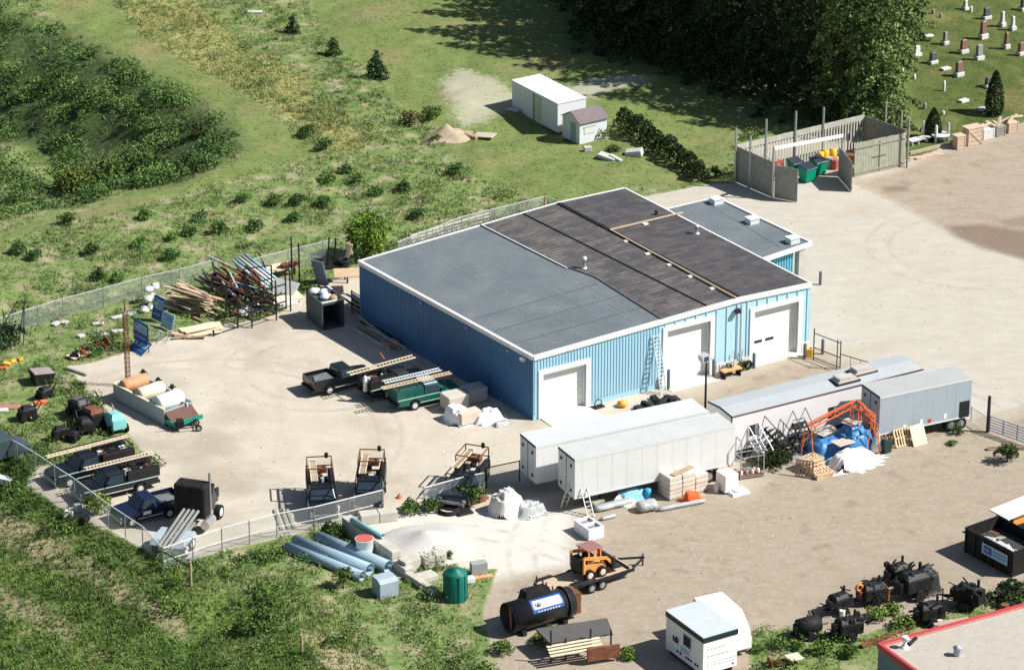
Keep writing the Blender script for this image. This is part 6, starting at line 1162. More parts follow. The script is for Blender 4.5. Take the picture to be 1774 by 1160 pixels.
# pipe racks in the shade
gp = 'long pieces stacked in the shade of the workshop'
for i in range(22):
    f = rr.random(); c = G(615+f*60, 535+f*38+rr.uniform(-4, 30)); yw_ = math.atan2(cO.y-cL.y, cO.x-cL.x); L = rr.uniform(3, 5.5); z = rr.uniform(.1, 1.5)
    o = MB().bar((-L/2, 0, 0), (L/2, 0, 0), .14, .1).build('long_profile', (steel_dark, wood_old, gblue, galv, mat('mossy_dark', (.05, .06, .04), .8))[i % 5]); o.location = c+Vector((0, 0, z)); o.rotation_euler = (0, rr.uniform(-.05, .05), yw_+rr.uniform(-.08, .08)); tag(o, '%s profile stacked in the workshop shade, %s, %s' % (['dark steel', 'brown wooden', 'grey blue', 'galvanised', 'mossy'][i % 5], ['near the ground', 'knee high', 'waist high', 'on top'][min(3, int(z*2.7))], ['beside the container', 'left of the middle', 'right of the middle', 'beside the trucks'][min(3, int(f*4))]), 'profile', gp)
t = T('shelf_rack', 'dark steel shelving against the shaded long wall of the workshop', 'rack', G(640, 560), math.atan2(cO.y-cL.y, cO.x-cL.x)); s = MB()
for x in (-2.5, 0, 2.5):
    for y in (0, 1.2): s.bar((x, y, 0), (x, y, 2.0), .09)
for z in (.5, 1.2, 1.9):
    for y in (0, 1.2): s.bar((-2.5, y, z), (2.5, y, z), .07)
t.part('frame', s, steel_dark)
slab(645, 590, 5.2, .25, .2, (0, 0, math.atan2(cO.y-cL.y, cO.x-cL.x)), concrete, 'long pale kerb stone at the edge of the workshop shade', 'kerb_stone', 'kerb stone'); slab(676, 600, 1.2, .9, .5, (0, 0, .3), wood_old, 'brown box in the shade above the ladder trucks', 'box', 'box'); slab(663, 642, .1, 1.2, .1, (0, -.4, .3), orange, 'orange bar leaning near the ladder truck bonnet', 'orange_bar', 'bar', z=1.2)
# wrapped boxes beside the green truck
def wbox(px, py, sx, sy, h_, m_, lb, nm='wrapped_box', bev=.08): t = T(nm, lb, 'wrapped box', G(px, py), yaw, 'wrapped goods by the green truck'); t.part('body', MB().box(0, sx, 0, sy, .12, h_), m_, bev=bev); t.part('pallet', MB().box(.05, sx-.05, .05, sy-.05, 0, .115), wood_old)
cr = mat('cream_wrap', (.55, .50, .43), .6, var=.08); wbox(778, 718, 1.8, 1.4, 1.3, cr, 'cream wrapped box left behind the white sheet'); wbox(812, 704, 1.7, 1.3, 1.25, mat('grey_wrap', (.42, .42, .40), .6), 'grey wrapped box right behind the white sheet'); wbox(800, 740, 1.7, .9, 1.0, mat('tan_wrap', (.62, .54, .44), .7), 'tan box showing through the opening of the white sheet', bev=.02)
heap('plastic_sheet', (793, 728), 1.8, 2.2, 1.35, tarp_white, 'bright white sheet over the goods beside the green truck', 'plastic sheet', wr=.07, seed=21, flare=1.15); heap('plastic_sheet', (845, 728), 2.2, 1.2, .9, tarp_white, 'white sheet falling away to the right toward the blue wall', 'plastic sheet', wr=.13, seed=22, flare=1.4); heap('plastic_sheet', (868, 735), 1.3, .7, .35, plastic_grey, 'grey crumpled sheet end by the shaded wall', 'plastic sheet', wr=.15, seed=23)
# clutter at the front wall
one('wheelbarrow_cover', MB().lathe([(.15, 0), (.38, .12), (.42, .3), (.2, .5)], n=10), mat('bright_orange_plastic', (.85, .38, .05), .5), 'orange plastic sack by the blue front wall', 'sack', G(1078, 704)); one('hose_coil', MB().torus((0, 0, .35), .32, .04, 'y').box(-.5, .5, -.2, .3, 0, .12), steel_dark, 'dark coil and rods at the foot of the first garage door frame', 'coil', G(1036, 706), BY)
for i, (px, py) in enumerate(((1108, 712), (1122, 706), (1148, 700), (1160, 694), (1172, 697), (1135, 695))): slab(px, py, 1.2, .5, .35, (rr.uniform(-.3, .3), rr.uniform(-.2, .2), rr.random()*3), (steel_dark, black)[i % 2], 'dark scrap by the foot of the long ladder, %s from the left' % ['first', 'second', 'fourth', 'fifth', 'last', 'third'][i], 'dark_scrap', 'scrap', 'dark scrap below the long ladder')
t = T('work_bench', 'low bench with an orange board top between the second and third doors', 'bench', G(1254, 658), yaw); t.part('top', MB().box(0, 1.7, 0, .6, .55, .65), mat('orange_board', (.72, .36, .16), .7)); t.part('leg', MB().box(.1, .2, 0, .6, 0, .55), steel_dark); t.part('leg', MB().box(1.5, 1.6, 0, .6, 0, .55), steel_dark)
shrub(1262, 648, .6, .9, 'green weeds growing behind the orange topped bench', dn=260); shrub(1290, 640, .4, .8, 'green weeds at the right end of the orange topped bench', dn=160)
one('tyre', MB().torus((0, 0, .4), .28, .12, 'y', 16, 8), rubber, 'dark wheel leaning at the wall right of the bench', 'tyre', G(1296, 640), BY)
for i, (px, py, h) in enumerate(((1238, 655, 1.3), (1244, 656, 1.2), (1270, 642, 1.6), (1283, 638, 1.5))): one('long_tool', MB().bar((0, 0, 0), (.1, .1, h), .06), wood_old, 'long handled tool leaning on the wall between the doors, %s from the left' % ['first', 'second', 'third', 'fourth'][i], 'tool', G(px, py), 0, 'tools leaning between the doors')
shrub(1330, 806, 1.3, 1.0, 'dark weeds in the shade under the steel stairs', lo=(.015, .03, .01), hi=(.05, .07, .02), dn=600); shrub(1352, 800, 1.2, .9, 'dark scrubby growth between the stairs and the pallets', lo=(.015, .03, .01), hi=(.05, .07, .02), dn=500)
# ------------------------------------------------------------------ lower middle: pipes, blocks, tank
g = 'large blue pipes in the grass'
for (A, B, r, lb) in (((497, 954), (628, 1006), .36, 'lowest of the three large blue grey pipes'), ((511, 946), (641, 996), .44, 'middle one of the three large blue grey pipes'), ((552, 940), (673, 991), .44, 'uppermost of the three large blue grey pipes')):
    a, b = G(*A), G(*B); d = b-a; s = MB(); s.pipe((0, 0, r), (d.x, d.y, r), r, r-.03, 26); o = one('large_pipe', s, pipe_blue, lb, 'pipe', a, 0, g)
def blocks(A, B, n, w_, h_, label, group='concrete blocks round the gravel pile', lv=1):
    a, yw, L = fr(A, B); l = L/n
    for k in range(lv):
        for i in range(n):
            if k and i >= n-1: continue
            o = one('concrete_block', MB().box(.02, l-.02, 0, w_, 0, h_-.02), concrete, '%s, %s%s' % (label, ['first', 'second', 'third', 'fourth', 'fifth', 'sixth', 'seventh'][i]+' along from its upper left end', ', upper course' if k else ''), 'concrete block', a+Vector((math.cos(yw)*l*i, math.sin(yw)*l*i, h_*k)), yw, group, bev=.05)
blocks((592, 922), (702, 1000), 5, .75, .62, 'concrete block of the long retaining row', lv=2); blocks((625, 910), (690, 902), 2, .9, .75, 'pale block beside the wire fence end'); blocks((702, 995), (730, 985), 1, .9, .9, 'squarish block at the turn of the row'); blocks((735, 985), (775, 975), 2, .7, .8, 'block behind the gravel pile edge'); blocks((722, 1015), (760, 1005), 1, 1.0, .45, 'low slab block left of the green tank'); blocks((700, 1002), (752, 1034), 2, .5, .5, 'block running toward the green tank')
a, b = G(609, 905, 1.25), G(664, 932, 1.25); s = MB(); s.pipe((0, 0, .2), tuple(b-a+Vector((0, 0, .2))), .2, .16, 16); one('teal_pipe', s, teal_pipe, 'pale teal pipe lying on top of the block row', 'pipe', a)
t = T('barrel', 'tall white tub with a rusty red inside beside the block row', 'tub', G(632, 966), 0); t.part('shell', MB().lathe([(.45, 0), (.58, .5), (.62, 1.45), (.66, 1.5)], n=20), white); t.part('inside', MB().lathe([(.6, 1.5), (.6, 1.53)], n=20), binred)
t = T('grey_cabinet', 'grey metal box with a sloping lid standing in the grass', 'cabinet', G(676, 1035), math.radians(30)); t.part('body', MB().yprism([(0, 0), (1.2, 0), (1.2, 1.35), (.35, 1.35), (0, 1.15)], -.75, .65), gblue, bev=.02)
t = T('water_tank', 'dark green ribbed upright tank with a domed lid', 'tank', G(789, 1036), 0); h = hat(789, 1036, 984); s = MB(); n = 20; pr = []
s.lathe([(.8, 0), (.8, h*.86), (.72, h*.9), (.3, h*.97), (.28, h), (.05, h+.02)], n=20)
t.part('shell', s, gtank); 
for i in range(10): a_ = i*.628; t.part('rib', MB().box(.78*math.cos(a_)-.05, .78*math.cos(a_)+.05, .78*math.sin(a_)-.05, .78*math.sin(a_)+.05, 0, h*.85), gtank)
t = T('heater_unit', 'small grey unit on a tan board right of the green tank', 'unit', G(818, 1000), .3); t.part('body', MB().box(0, 1.1, 0, .6, .1, .95), mat('unit_grey', (.33, .34, .34), .6)); t.part('board', MB().box(-.1, 1.4, -.35, 0, 0, .1), mat('orange_board', (.72, .36, .16), .7)); slab(812, 1008, .8, .5, .4, (0, 0, .4), white, 'white lump between the green tank and the grey unit', 'white_lump', 'block')
t = T('gravel_heap', 'low pale gravel heap behind the block row', 'gravel heap', G(735, 945), .2); mb = MB(); vs = []; n = 26
for i in range(n+1):
    for j in range(n+1):
        u, v = i/n*2-1, j/n*2-1; r = math.hypot(u, v); vs.append((u*3.6, v*3.4, max(-.05, 1.0*max(0, 1-r)**.85*(1+.25*math.sin(4*u+1)*math.cos(5*v))-.03)))
mb.add(vs, [(i*(n+1)+j, (i+1)*(n+1)+j, (i+1)*(n+1)+j+1, i*(n+1)+j+1) for i in range(n) for j in range(n)], True); t.part('gravel', mb, mat('pale_gravel', (.56, .54, .50), .95, var=.12, sc_=5, bump=.8))
s = MB(); [s.torus((0, 0, .08+.09*i), .75-.03*i, .06, 'z', 26, 6) for i in range(3)]; s.torus((.1, 0, .4), .6, .05); one('hose_coil', s, black, 'flat coil of thick black hose under the green bush', 'hose coil', G(778, 886)); slab(803, 888, 1.2, .9, .15, (0, 0, .5), steel_dark, 'dark plate right of the hose coil', 'dark_plate', 'plate'); a, b = G(795, 882), G(845, 866); one('red_beam', MB().bar((0, 0, .2), tuple(b-a+Vector((0, 0, .25))), .25, .2), mat('dull_red', (.30, .10, .08), .7), 'dull red beam pointing at the dusty white tarpaulin', 'beam', a); slab(868, 880, .08, 1.9, 1.4, (0, .35, -.4), wood_old, 'brown pallet leaning at the left of the dusty white tarpaulin', 'leaning_pallet', 'pallet')
for px, py in ((692, 862), (612, 866)): one('orange_cone_base', MB().lathe([(.25, 0), (.22, .05), (.05, .35)]), orange, 'small orange cone %s' % ('right of the middle equipment truck' if px > 650 else 'between the equipment trucks'), 'cone', G(px, py))
# ------------------------------------------------------------------ flatbed with skid steer
a, yw, L = fr((960, 1046), (1098, 1000)); t = T('flatbed_trailer', 'low black flatbed trailer with wooden deck and rear ramps', 'trailer', a, yw); Wt = 2.2
t.part('deck', MB().box(0, L, .06, Wt-.06, .62, .70), mat('deck_wood', (.52, .40, .28), .85, var=.2, sc_=3)); s = MB(); s.box(-.1, L+.05, -.02, .06, .5, .74); s.box(-.1, L+.05, Wt-.06, Wt+.02, .5, .74); s.box(.2, L, .5, .62, .38, .6); s.box(.2, L, Wt-.62, Wt-.5, .38, .6); t.part('frame', s, steel_dark)
s = MB(); s.bar((L, .2, .6), (L+1.7, Wt/2, .6), .12); s.bar((L, Wt-.2, .6), (L+1.7, Wt/2, .6), .12); s.bar((L+1.6, Wt/2, 0), (L+1.6, Wt/2, .9), .08); s.bar((L*.95, .1, .8), (L*.95, Wt-.1, .8), .1); t.part('drawbar', s, steel_dark)
for x in (L*.45, L*.58):
    for y in (-.12, Wt+.12): wheel(t, x, y, .36, .22, None, galv)
s = MB(); s.box(L*.32, L*.66, -.25, .02, .76, .80); t.part('mudguard', s, steel_dark)
for y in (.15, 1.25): s = MB(); s.bar((-.05, y+.35, .66), (-1.6, y+.35, .12), .7, .08); s.bar((0, y, .75), (-.05, y, 1.3), .08); s.bar((0, y+.7, .75), (-.05, y+.7, 1.3), .08); t.part('ramp', s, steel_dark); 
slab(1010, 1025, 1.9, .5, .12, (0, 0, yw), steel_dark, 'black steel ramp plate lying on the rear of the flatbed', 'ramp_plate', 'ramp', z=.72)
o = t.M @ Vector((L*.56, .25, .70)); k = T('skid_steer', 'orange skid steer loader with a raised dark bucket riding on the flatbed', 'loader', o, yw); W3 = 1.7
k.part('body', MB().hexa([(-.9,.25,.35),(1.0,.25,.35),(1.0,W3-.25,.35),(-.9,W3-.25,.35)], [(-1.0,.25,1.15),(.9,.25,.85),(.9,W3-.25,.85),(-1.0,W3-.25,1.15)]), mat('loader_orange', (.72, .30, .08), .5, var=.12, sc_=3, dirt=(.3, .15, .08), dth=.62), bev=.04); k.part('engine_cover', MB().box(-1.15, -.6, .3, W3-.3, .5, 1.5), steel_dark, bev=.05); s = MB()
for x in (-.55, .55):
    for y in (.3, W3-.3): s.bar((x, y, 1.0), (x*.85, y, 2.05), .09)
k.part('cage', s, MATS['loader_orange']); k.part('roof', MB().box(-.65, .65, .2, W3-.2, 2.05, 2.13), mat('faded_red_roof', (.30, .15, .14), .7), bev=.03); k.part('seat', MB().box(-.4, .1, .5, W3-.5, 1.1, 1.6), black)
for y in (.12, W3-.12): s = MB(); s.bar((-1.0, y, 1.7), (.9, y, 1.25), .12, .2); s.bar((.9, y, 1.25), (1.35, y, .75), .12, .2); s.bar((-1.0, y, .6), (-1.0, y, 1.75), .14, .14); k.part('lift_arm', s, MATS['loader_orange'])
k.part('bucket', MB().xprism([(1.3, .35), (2.0, .3), (2.05, .38), (1.5, .5), (1.55, 1.1), (1.3, 1.15)], -.05, W3+.05), steel_dark)
for x in (-.55, .5):
    for y in (.1, W3-.1): wheel(k, x, y, .38, .25, None, wood_pale)
# black tank with a banner
a, yw, L = fr((893, 1108), (1000, 1078)); t = T('tar_tank', 'large black horizontal tank with an open end and a blue and white banner', 'tank', a, yw); R = 1.02; yc = R
s = MB(); s.pipe((0, yc, R+.15), (L, yc, R+.15), R, R-.05, 28); t.part('shell', s, mat('tank_black', (.02, .022, .024), .38, .2, var=.2)); t.part('end_wall', MB().lathe([(R-.06, L-.3), (R-.06, L-.2)], (0, yc, R+.15), 28, 'x'), black); t.part('inner_baffle', MB().lathe([(R-.07, .9), (R-.07, 1.0)], (0, yc, R+.15), 28, 'x'), rust); t.part('brace', MB().bar((.25, yc-.1, .3), (.25, yc+.1, 2.1), .1), orange)
t.part('hood', MB().hexa([(L*.28,yc-.1,2*R-.15),(L*.72,yc-.1,2*R-.15),(L*.72,yc+1.0,2*R-.4),(L*.28,yc+1.0,2*R-.4)], [(L*.32,yc+.05,2*R+.55),(L*.68,yc+.05,2*R+.55),(L*.68,yc+.9,2*R+.45),(L*.32,yc+.9,2*R+.45)]), black); s = MB(); s.torus((0, 0, 0), R+.06, .07, 'x', 28, 6); s.v = [(x+L-.5, y+yc, z+R+.15) for x, y, z in s.v]; t.part('end_band', s, steel_dark); t.part('burner_box', MB().box(L+.0, L+.55, yc-.6, yc+.6, .4, 1.9), rust)
s = MB()
for x in (.8, L-.8): s.box(x-.15, x+.15, yc-.9, yc+.9, 0, .35)
t.part('saddle', s, steel_dark)
def curved(x0, x1, a0, a1, off, m_, nm, par=None, skew=0.):
    mb = MB(); vs = []; n = 8
    for i in range(n+1):
        A_2 = a0+(a1-a0)*i/n; r_ = R+off
        for xx in (x0+skew*i/n, x1-skew*i/n*0): vs.append((xx, yc-r_*math.sin(A_2), R+.15+r_*math.cos(A_2)))
    mb.add(vs, [(2*i, 2*i+1, 2*i+3, 2*i+2) for i in range(n)]); o = t.part(nm, mb, m_, par); sm = o.modifiers.new('s', 'SOLIDIFY'); sm.thickness = .01; return o
bn = curved(L*.30, L*.80, .25, 1.25, .02, blue_sign, 'banner'); curved(L*.33, L*.77, .42, 1.0, .035, paper, 'banner_field', bn); 
mb = MB()
def onb(x, z): A_2 = 1.15-z; return Vector((L*.36+x, yc-(R+.055)*math.sin(A_2), R+.15+(R+.055)*math.cos(A_2)))
letters(mb, 'NR', 0, .25, .28, onb, .2); t.part('banner_lettering', mb, steel_dark, bn); mb = MB()
for i in range(8): mb.bar(onb(.05+i*.22, -.02), onb(.19+i*.22, -.02), .012, .09)
t.part('banner_lettering', mb, paper, bn)
# low platform at the bottom edge
a, yw, L = fr((955, 1160), (1072, 1142)); t = T('scrap_platform', 'frame carrying a dark sheet, white boards and a rusty board at the bottom edge', 'platform', a, yw); s = MB()
for x, h in ((.3, 2.3), (1.3, 1.6), (3.0, 2.0), (L-.2, 1.7)): s.bar((x, 1.0, 0), (x, 1.0, h), .09)
t.part('upright', s, steel_dark); t.part('dark_sheet', MB().hexa([(.3,1.2,1.2),(4.6,1.2,1.2),(4.9,3.2,1.25),(.0,3.2,1.25)], [(.3,1.2,1.3),(4.6,1.2,1.3),(4.9,3.2,1.4),(.0,3.2,1.4)]), mat('charcoal_sheet', (.10, .095, .09), .9)); s = MB()
for i in range(4): s.bar((0, .2+.25*i, .9+.1*i), (3.6, .2+.25*i, 1.0+.1*i), .22, .05)
t.part('white_boards', s, ivory); t.part('rust_board', MB().box(2.4, L, -.2, 0, .3, 1.2), rust)
# portable office box and the van body behind it
zo = 3.05; A0, A1, A2, A3 = G(1219, 1104, zo), G(1278, 1087, zo), G(1217, 1041, zo), G(1154, 1057, zo); yw = math.atan2((A1-A0).y, (A1-A0).x); Lx = (A1-A0).length; Ly = (A3-A0).length
t = T('portable_office', 'small white portable office with a dark band under its pale roof and a window', 'portable office', (A0.x, A0.y, 0), yw); t.part('body', MB().box(0, Lx, 0, Ly, .35, zo-.4), white_clean); bd = MB(); bd.box(-.04, Lx+.04, -.04, Ly+.04, zo-.4, zo-.03); t.part('roof_band', bd, mat('dark_band', (.02, .035, .045), .5)); t.part('roof', MB().box(-.05, Lx+.05, -.05, Ly+.05, zo-.03, zo+.03), mat('pale_grey_roof', (.50, .54, .54), .6, var=.05)); t.part('skid', MB().box(.2, Lx-.2, .2, Ly-.2, 0, .35), steel_dark)
yw0, yw1 = Ly*.32, Ly*.52; w1 = t.part('window', MB().box(-.05, -.005, yw0, yw1, 1.55, 2.35), mat('window_frame_tan', (.35, .33, .28), .6)); t.part('pane', MB().box(-.06, -.05, yw0+.05, yw1-.05, 1.6, 2.3), glass_dark, w1)
mb = MB()
for ch, y0 in (('N', Ly*.80), ('R', Ly*.72)):
    for a_, b_, c_, d_ in STK[ch]: mb.bar((-.012, y0-a_*.26, 1.25+b_*.42), (-.012, y0-c_*.26, 1.25+d_*.42), .10, .012, up=(1, 0, 0))
t.part('lettering', mb, navy); t.part('blue_plate', MB().box(-.012, -.002, Ly*.36, Ly*.60, .95, 1.35), pale_blue); mb = MB()
for i, y0 in enumerate((.70, .62, .46, .40, .34, .22, .16)): mb.bar((-.012, Ly*y0, .75), (-.012, Ly*(y0-.045), .75), .16, .012, up=(1, 0, 0))
t.part('lettering', mb, navy); mb = MB()
for r_, (n_, zz) in enumerate(((5, 2.1), (6, 1.6), (8, 1.1), (8, .9))):
    for i in range(n_): mb.bar((.35+i*.28, -.012, zz), (.52+i*.28, -.012, zz), .012, .09 if r_ < 2 else .05)
mb.bar((.3, -.008, 2.1), (.3, -.008, .9), .004, .004); t.part('lettering', mb, mat('faint_grey', (.62, .63, .66), .6)); mb = MB(); mb.tube((.25, -.03, .55), (.25, 0, .55), .06); t.part('bolt', mb, steel_dark); mb = MB(); mb.tube((Lx-.3, -.03, .6), (Lx-.3, 0, .6), .06); t.part('bolt', mb, steel_dark)
a = G(1215, 1102-8); t = T('van_body', 'white van body with a rounded sloping front standing behind the portable office', 'van', (A3+Vector((.6, 1.6, 0))).x and (A0.x+1.6*math.cos(yw)*.8-0, A0.y+2.9, 0), yw-.1)
t.part('body', MB().yprism([(-.6, .5), (3.6, .5), (3.6, 2.75), (.8, 2.75), (-.3, 1.9), (-.6, 1.3)], 0, 2.2), white_clean, bev=.12)
for x in (.1, 2.1):
    for y in (.3, 2.8): s = MB(); s.tube((x-.12, y, .35), (x+.12, y, .35), .35, n=16); t.part('wheel', s, rubber)
t.part('lamp', MB().box(2.19, 2.3, -.1, .1, 1.0, 1.25), steel_dark)
# asphalt kettles
g = 'black asphalt kettles parked in the lower right'
def kettle(px, py, s_, yw, label, kind=0, orange_=False):
    t = T('asphalt_kettle', label, 'kettle', G(px, py), yw, g); b_ = MB()
    if kind == 0: t.part('tank', b_.box(-.9*s_, .9*s_, -.6*s_, .6*s_, .45*s_, 1.35*s_), black, bev=.12*s_); t.part('lid', MB().hexa([(-.8*s_,-.55*s_,1.35*s_),(.7*s_,-.55*s_,1.35*s_),(.7*s_,.55*s_,1.35*s_),(-.8*s_,.55*s_,1.35*s_)], [(-.7*s_,-.3*s_,1.6*s_),(.5*s_,-.3*s_,1.55*s_),(.5*s_,.3*s_,1.55*s_),(-.7*s_,.3*s_,1.6*s_)]), steel_dark)
    else: t.part('tank', b_.lathe([(.1, -1.0*s_), (.65*s_, -.9*s_), (.7*s_, 0), (.65*s_, .9*s_), (.1, 1.0*s_)], (0, 0, 1.0*s_), 16, 'x'), black)
    for y in (-.75*s_, .75*s_): wheel(t, -.1, y, .36*s_, .2, None, steel_dark)
    s = MB(); s.bar((-.9*s_, 0, .5*s_), (-2.0*s_, 0, .45*s_), .1); s.bar((-.9*s_, -.4*s_, .5*s_), (-1.9*s_, 0, .45*s_), .08); s.bar((-.9*s_, .4*s_, .5*s_), (-1.9*s_, 0, .45*s_), .08); s.bar((-1.8*s_, 0, 0), (-1.8*s_, 0, .9*s_), .07); t.part('drawbar', s, steel_dark)
    s = MB(); s.tube((.5*s_, .2*s_, 1.4*s_), (.5*s_, .2*s_, 2.0*s_), .10*s_, n=8); t.part('chimney', s, steel_dark); t.part('engine', MB().box(-1.2*s_, -.95*s_, -.35*s_, .35*s_, .6*s_, 1.2*s_), rust if orange_ else steel_dark); t.part('pump', MB().lathe([(.14*s_, 1.35*s_), (.2*s_, 1.55*s_), (.1*s_, 1.75*s_)], (-.4*s_, -.2*s_, 0), 10), steel_dark)
    s = MB()
    for i in range(16):
        p = Vector((rr.uniform(-1.1, 1.1)*s_, rr.uniform(-.75, .75)*s_, rr.uniform(.4, 1.5)*s_)); q = p+Vector((rr.uniform(-.7, .7), rr.uniform(-.6, .6), rr.uniform(-.3, .5)))*s_; s.bar(p, q, rr.uniform(.04, .12))
    for i in range(4): x, y, z = rr.uniform(-1, .7)*s_, rr.uniform(-.7, .4)*s_, rr.uniform(.5, 1.35)*s_; s.box(x, x+.35*s_, y, y+.3*s_, z, z+.35*s_)
    t.part('fittings', s, rr.choice((steel_dark, black, black)))
    if orange_:
        s = MB()
        for i in range(6): s.box(.92*s_, .97*s_, -.6*s_+i*.2*s_, -.45*s_+i*.2*s_, .3*s_, 1.25*s_)
        t.part('slatted_tail', s, mat('orange_slats', (.60, .24, .07), .7)); t.part('reel', MB().torus((-1.1*s_, 0, 1.4*s_), .22, .1, 'y', 12, 6), mat('orange_slats', (.6, .24, .07), .7))
    return t
for px, py, s_, yd, k, o_, lb in ((1400, 1102, .85, 25, 1, 0, 'small black kettle, lowest left of the group'), (1470, 1104, .95, 20, 0, 0, 'black box kettle with a white pail behind it, right of the lowest left one'), (1455, 1058, .85, 35, 0, 0, 'black kettle with drawbar toward the lot, upper left of the group'), (1512, 1044, .95, 20, 0, 1, 'kettle with an orange slatted tail'), (1583, 1032, 1.15, 30, 0, 0, 'largest and tallest black kettle'), (1556, 1008, .9, 35, 0, 0, 'black kettle standing behind the largest one'), (1612, 1078, .95, 15, 0, 0, 'black kettle below the largest one'), (1678, 1052, 1.05, -30, 0, 0, 'wide flat black machine at the right end of the kettles')): kettle(px, py, s_, math.radians(yd), lb, k, bool(o_))
heap('machine_cover', (1602, 1022), 2.0, 1.7, 1.9, mat('black_cover', (.02, .024, .024), .6, var=.3), 'black cover over a tall machine at the top of the kettle group', 'cover', wr=.1, seed=31, flare=1.05)
one('pail', MB().lathe([(.17, 0), (.2, .5)]), white, 'white pail on the ground between the kettles', 'pail', G(1459, 1068)); one('cable_sack', MB().box(-.3, .3, -.15, .15, 0, .45), trailer_grey, 'pale sack in front of the kettle below the largest', 'sack', G(1624, 1082), .5, bev=.06)
a, b = G(1492, 1122), G(1600, 1078); one('rusty_beam', MB().bar((0, 0, .12), tuple(b-a+Vector((0, 0, .12))), .35, .22), rust, 'long rusty beam pointing at the corner of the red trimmed roof', 'beam', a); slab(1650, 1105-20, 2.6, .9, .35, (0, 0, .3), mat('dusty_pink_sheet', (.45, .33, .28), .8), 'dusty pink sheet beside the red trimmed roof', 'pink_sheet', 'sheet'); slab(1375, 1146, 1.0, .9, .12, (0, 0, .4), wood_pale, 'small pale board on the grass at the bottom right', 'pale_board', 'board', z=.3); one('brush_crate', MB().box(-.6, .6, -.4, .4, 0, .1).bar((-.5, -.3, .1), (.5, .3, .5), .08).bar((-.5, .3, .1), (.5, -.2, .45), .08).box(-.5, -.4, -.4, .4, .1, .5), rust, 'rusty scrap frame left of the small pale board', 'scrap', G(1345, 1150), .3)
for px, py, lb in ((1752, 1064, 'dark drum'), (1740, 1066, 'rusty drum')): one('drum', MB().lathe([(.28, 0), (.3, .4), (.28, .85)]), steel_dark if px > 1745 else rust, lb+' beside the red trimmed roof at the right edge', 'drum', G(px, py))
g_ = 0
# weeds on the lower right patch
for i, (px, py, r) in enumerate(((1350, 1120, .7), (1420, 1130, .9), (1380, 1125, .6), (1520, 1072, .8), (1545, 1062, .7), (1565, 1085, .9), (1630, 1100, .6), (1310, 1128, .5), (1090, 1140, .7), (940, 1112, .8), (1010, 1095, .5), (960, 1098, .6), (1470, 1135, .8), (870, 1130, .8))):
    shrub(px, py, r, r*.9, 'bright green weed bush in the lower right, '+['left of the small pale board', 'between board and kettles', 'just above the small pale board', 'below the orange slatted kettle', 'right below the orange slatted kettle', 'beside the rusty beam', 'beside the kettle below the largest', 'at the corner of the portable office', 'left of the portable office', 'in front of the black tank mouth', 'under the black tank', 'left under the black tank', 'before the red roof corner', 'on the track left of the platform'][i], lo=(.06, .13, .02), hi=(.2, .3, .06), dn=int(420*r), z=0)
# ------------------------------------------------------------------ container at the right with banner
C0 = G(1671, 957); ybd = math.radians(-54); t = T('waste_container', 'long black open top container with a pale blue banner and loose sheets inside', 'container', C0, ybd); Lq, Wq, Hq = 4.7, 3.1, 1.95
s = MB(); s.box(0, Lq+.0, 0, .08, .1, Hq); s.box(0, Lq, Wq-.08, Wq, .1, Hq); s.box(0, .08, .08, Wq-.08, .1, Hq); s.box(Lq-.08, Lq, .08, Wq-.08, .1, Hq); s.box(.08, Lq-.08, .08, Wq-.08, .1, .25); t.part('shell', s, black); s = MB()
for i in range(6): s.box(i*.9, i*.9+.1, -.07, 0, .1, Hq)
s.box(-.03, Lq+.03, -.08, .0, Hq-.1, Hq+.04); s.box(-.03, .1, .08, Wq, Hq, Hq+.04); t.part('rib', s, steel_dark); bn = t.part('banner', MB().box(1.75, 4.25, -.10, -.075, .75, 1.55), pale_blue); t.part('emblem', MB().box(1.95, 2.7, -.112, -.101, .9, 1.42), blue_sign, bn); mb = MB(); letters(mb, 'NR', 2.05, 1.0, .3, lambda x, z: Vector((x, -.12, z)), .2); t.part('lettering', mb, paper, bn); mb = MB()
for r_ in range(2):
    for i in range(5): mb.bar((2.85+i*.26, -.108, 1.3-.25*r_), (3.02+i*.26, -.108, 1.3-.25*r_), .012, .09)
t.part('lettering', mb, blue_sign, bn); t.part('fill', MB().box(.1, Lq-.1, .1, Wq-.1, .25, 1.1), mat('mixed_debris', (.06, .055, .05), .9, var=.5, sc_=4))
for i, (x, y, sx, sy, m_, lb) in enumerate(((1.4, .8, 1.0, .5, white, 'white sheet'), (2.6, .9, 1.4, .35, trailer_grey, 'grey white strip'), (3.6, .7, .8, .3, white, 'small white piece'), (3.9, 1.2, .9, .25, pale_blue, 'pale blue strip'), (1.0, 1.6, .7, .5, rust, 'brown board'), (2.0, 1.3, .8, .5, concrete, 'grey lump'))):
    o = MB().box(-sx/2, sx/2, -sy/2, sy/2, 0, .06).build('loose_sheet', m_); o.location = t.M @ Vector((x, y, 1.35+.1*(i % 3))); o.rotation_euler = (rr.uniform(-.4, .4), rr.uniform(-.4, .4), ybd+rr.uniform(-.3, .3)); tag(o, lb+' lying in the long black container', 'debris', 'debris in the black container')
t = T('loader_machine', 'machine with a white curved roof and orange body cut by the right edge', 'machine', G(1748, 935), BY); t.part('body', MB().box(0, 2.6, 0, 1.5, .5, 1.4), steel_dark, bev=.1); t.part('orange_panel', MB().box(.3, 1.6, -.03, 1.0, 1.0, 1.7), mat('loader_orange', (.72, .3, .08), .5)); t.part('roof', MB().xprism([(-.5, 1.75), (2.8, 1.95), (2.8, 2.05), (-.5, 1.85)], -.3, 1.6), white); t.part('post', MB().xprism([(-.5, 1.8), (-.35, 1.8), (.2, .6), (.05, .6)], -.28, -.16), steel_dark)
for x in (.5, 2.0): wheel(t, x, -.1, .45, .3, None, steel_dark)
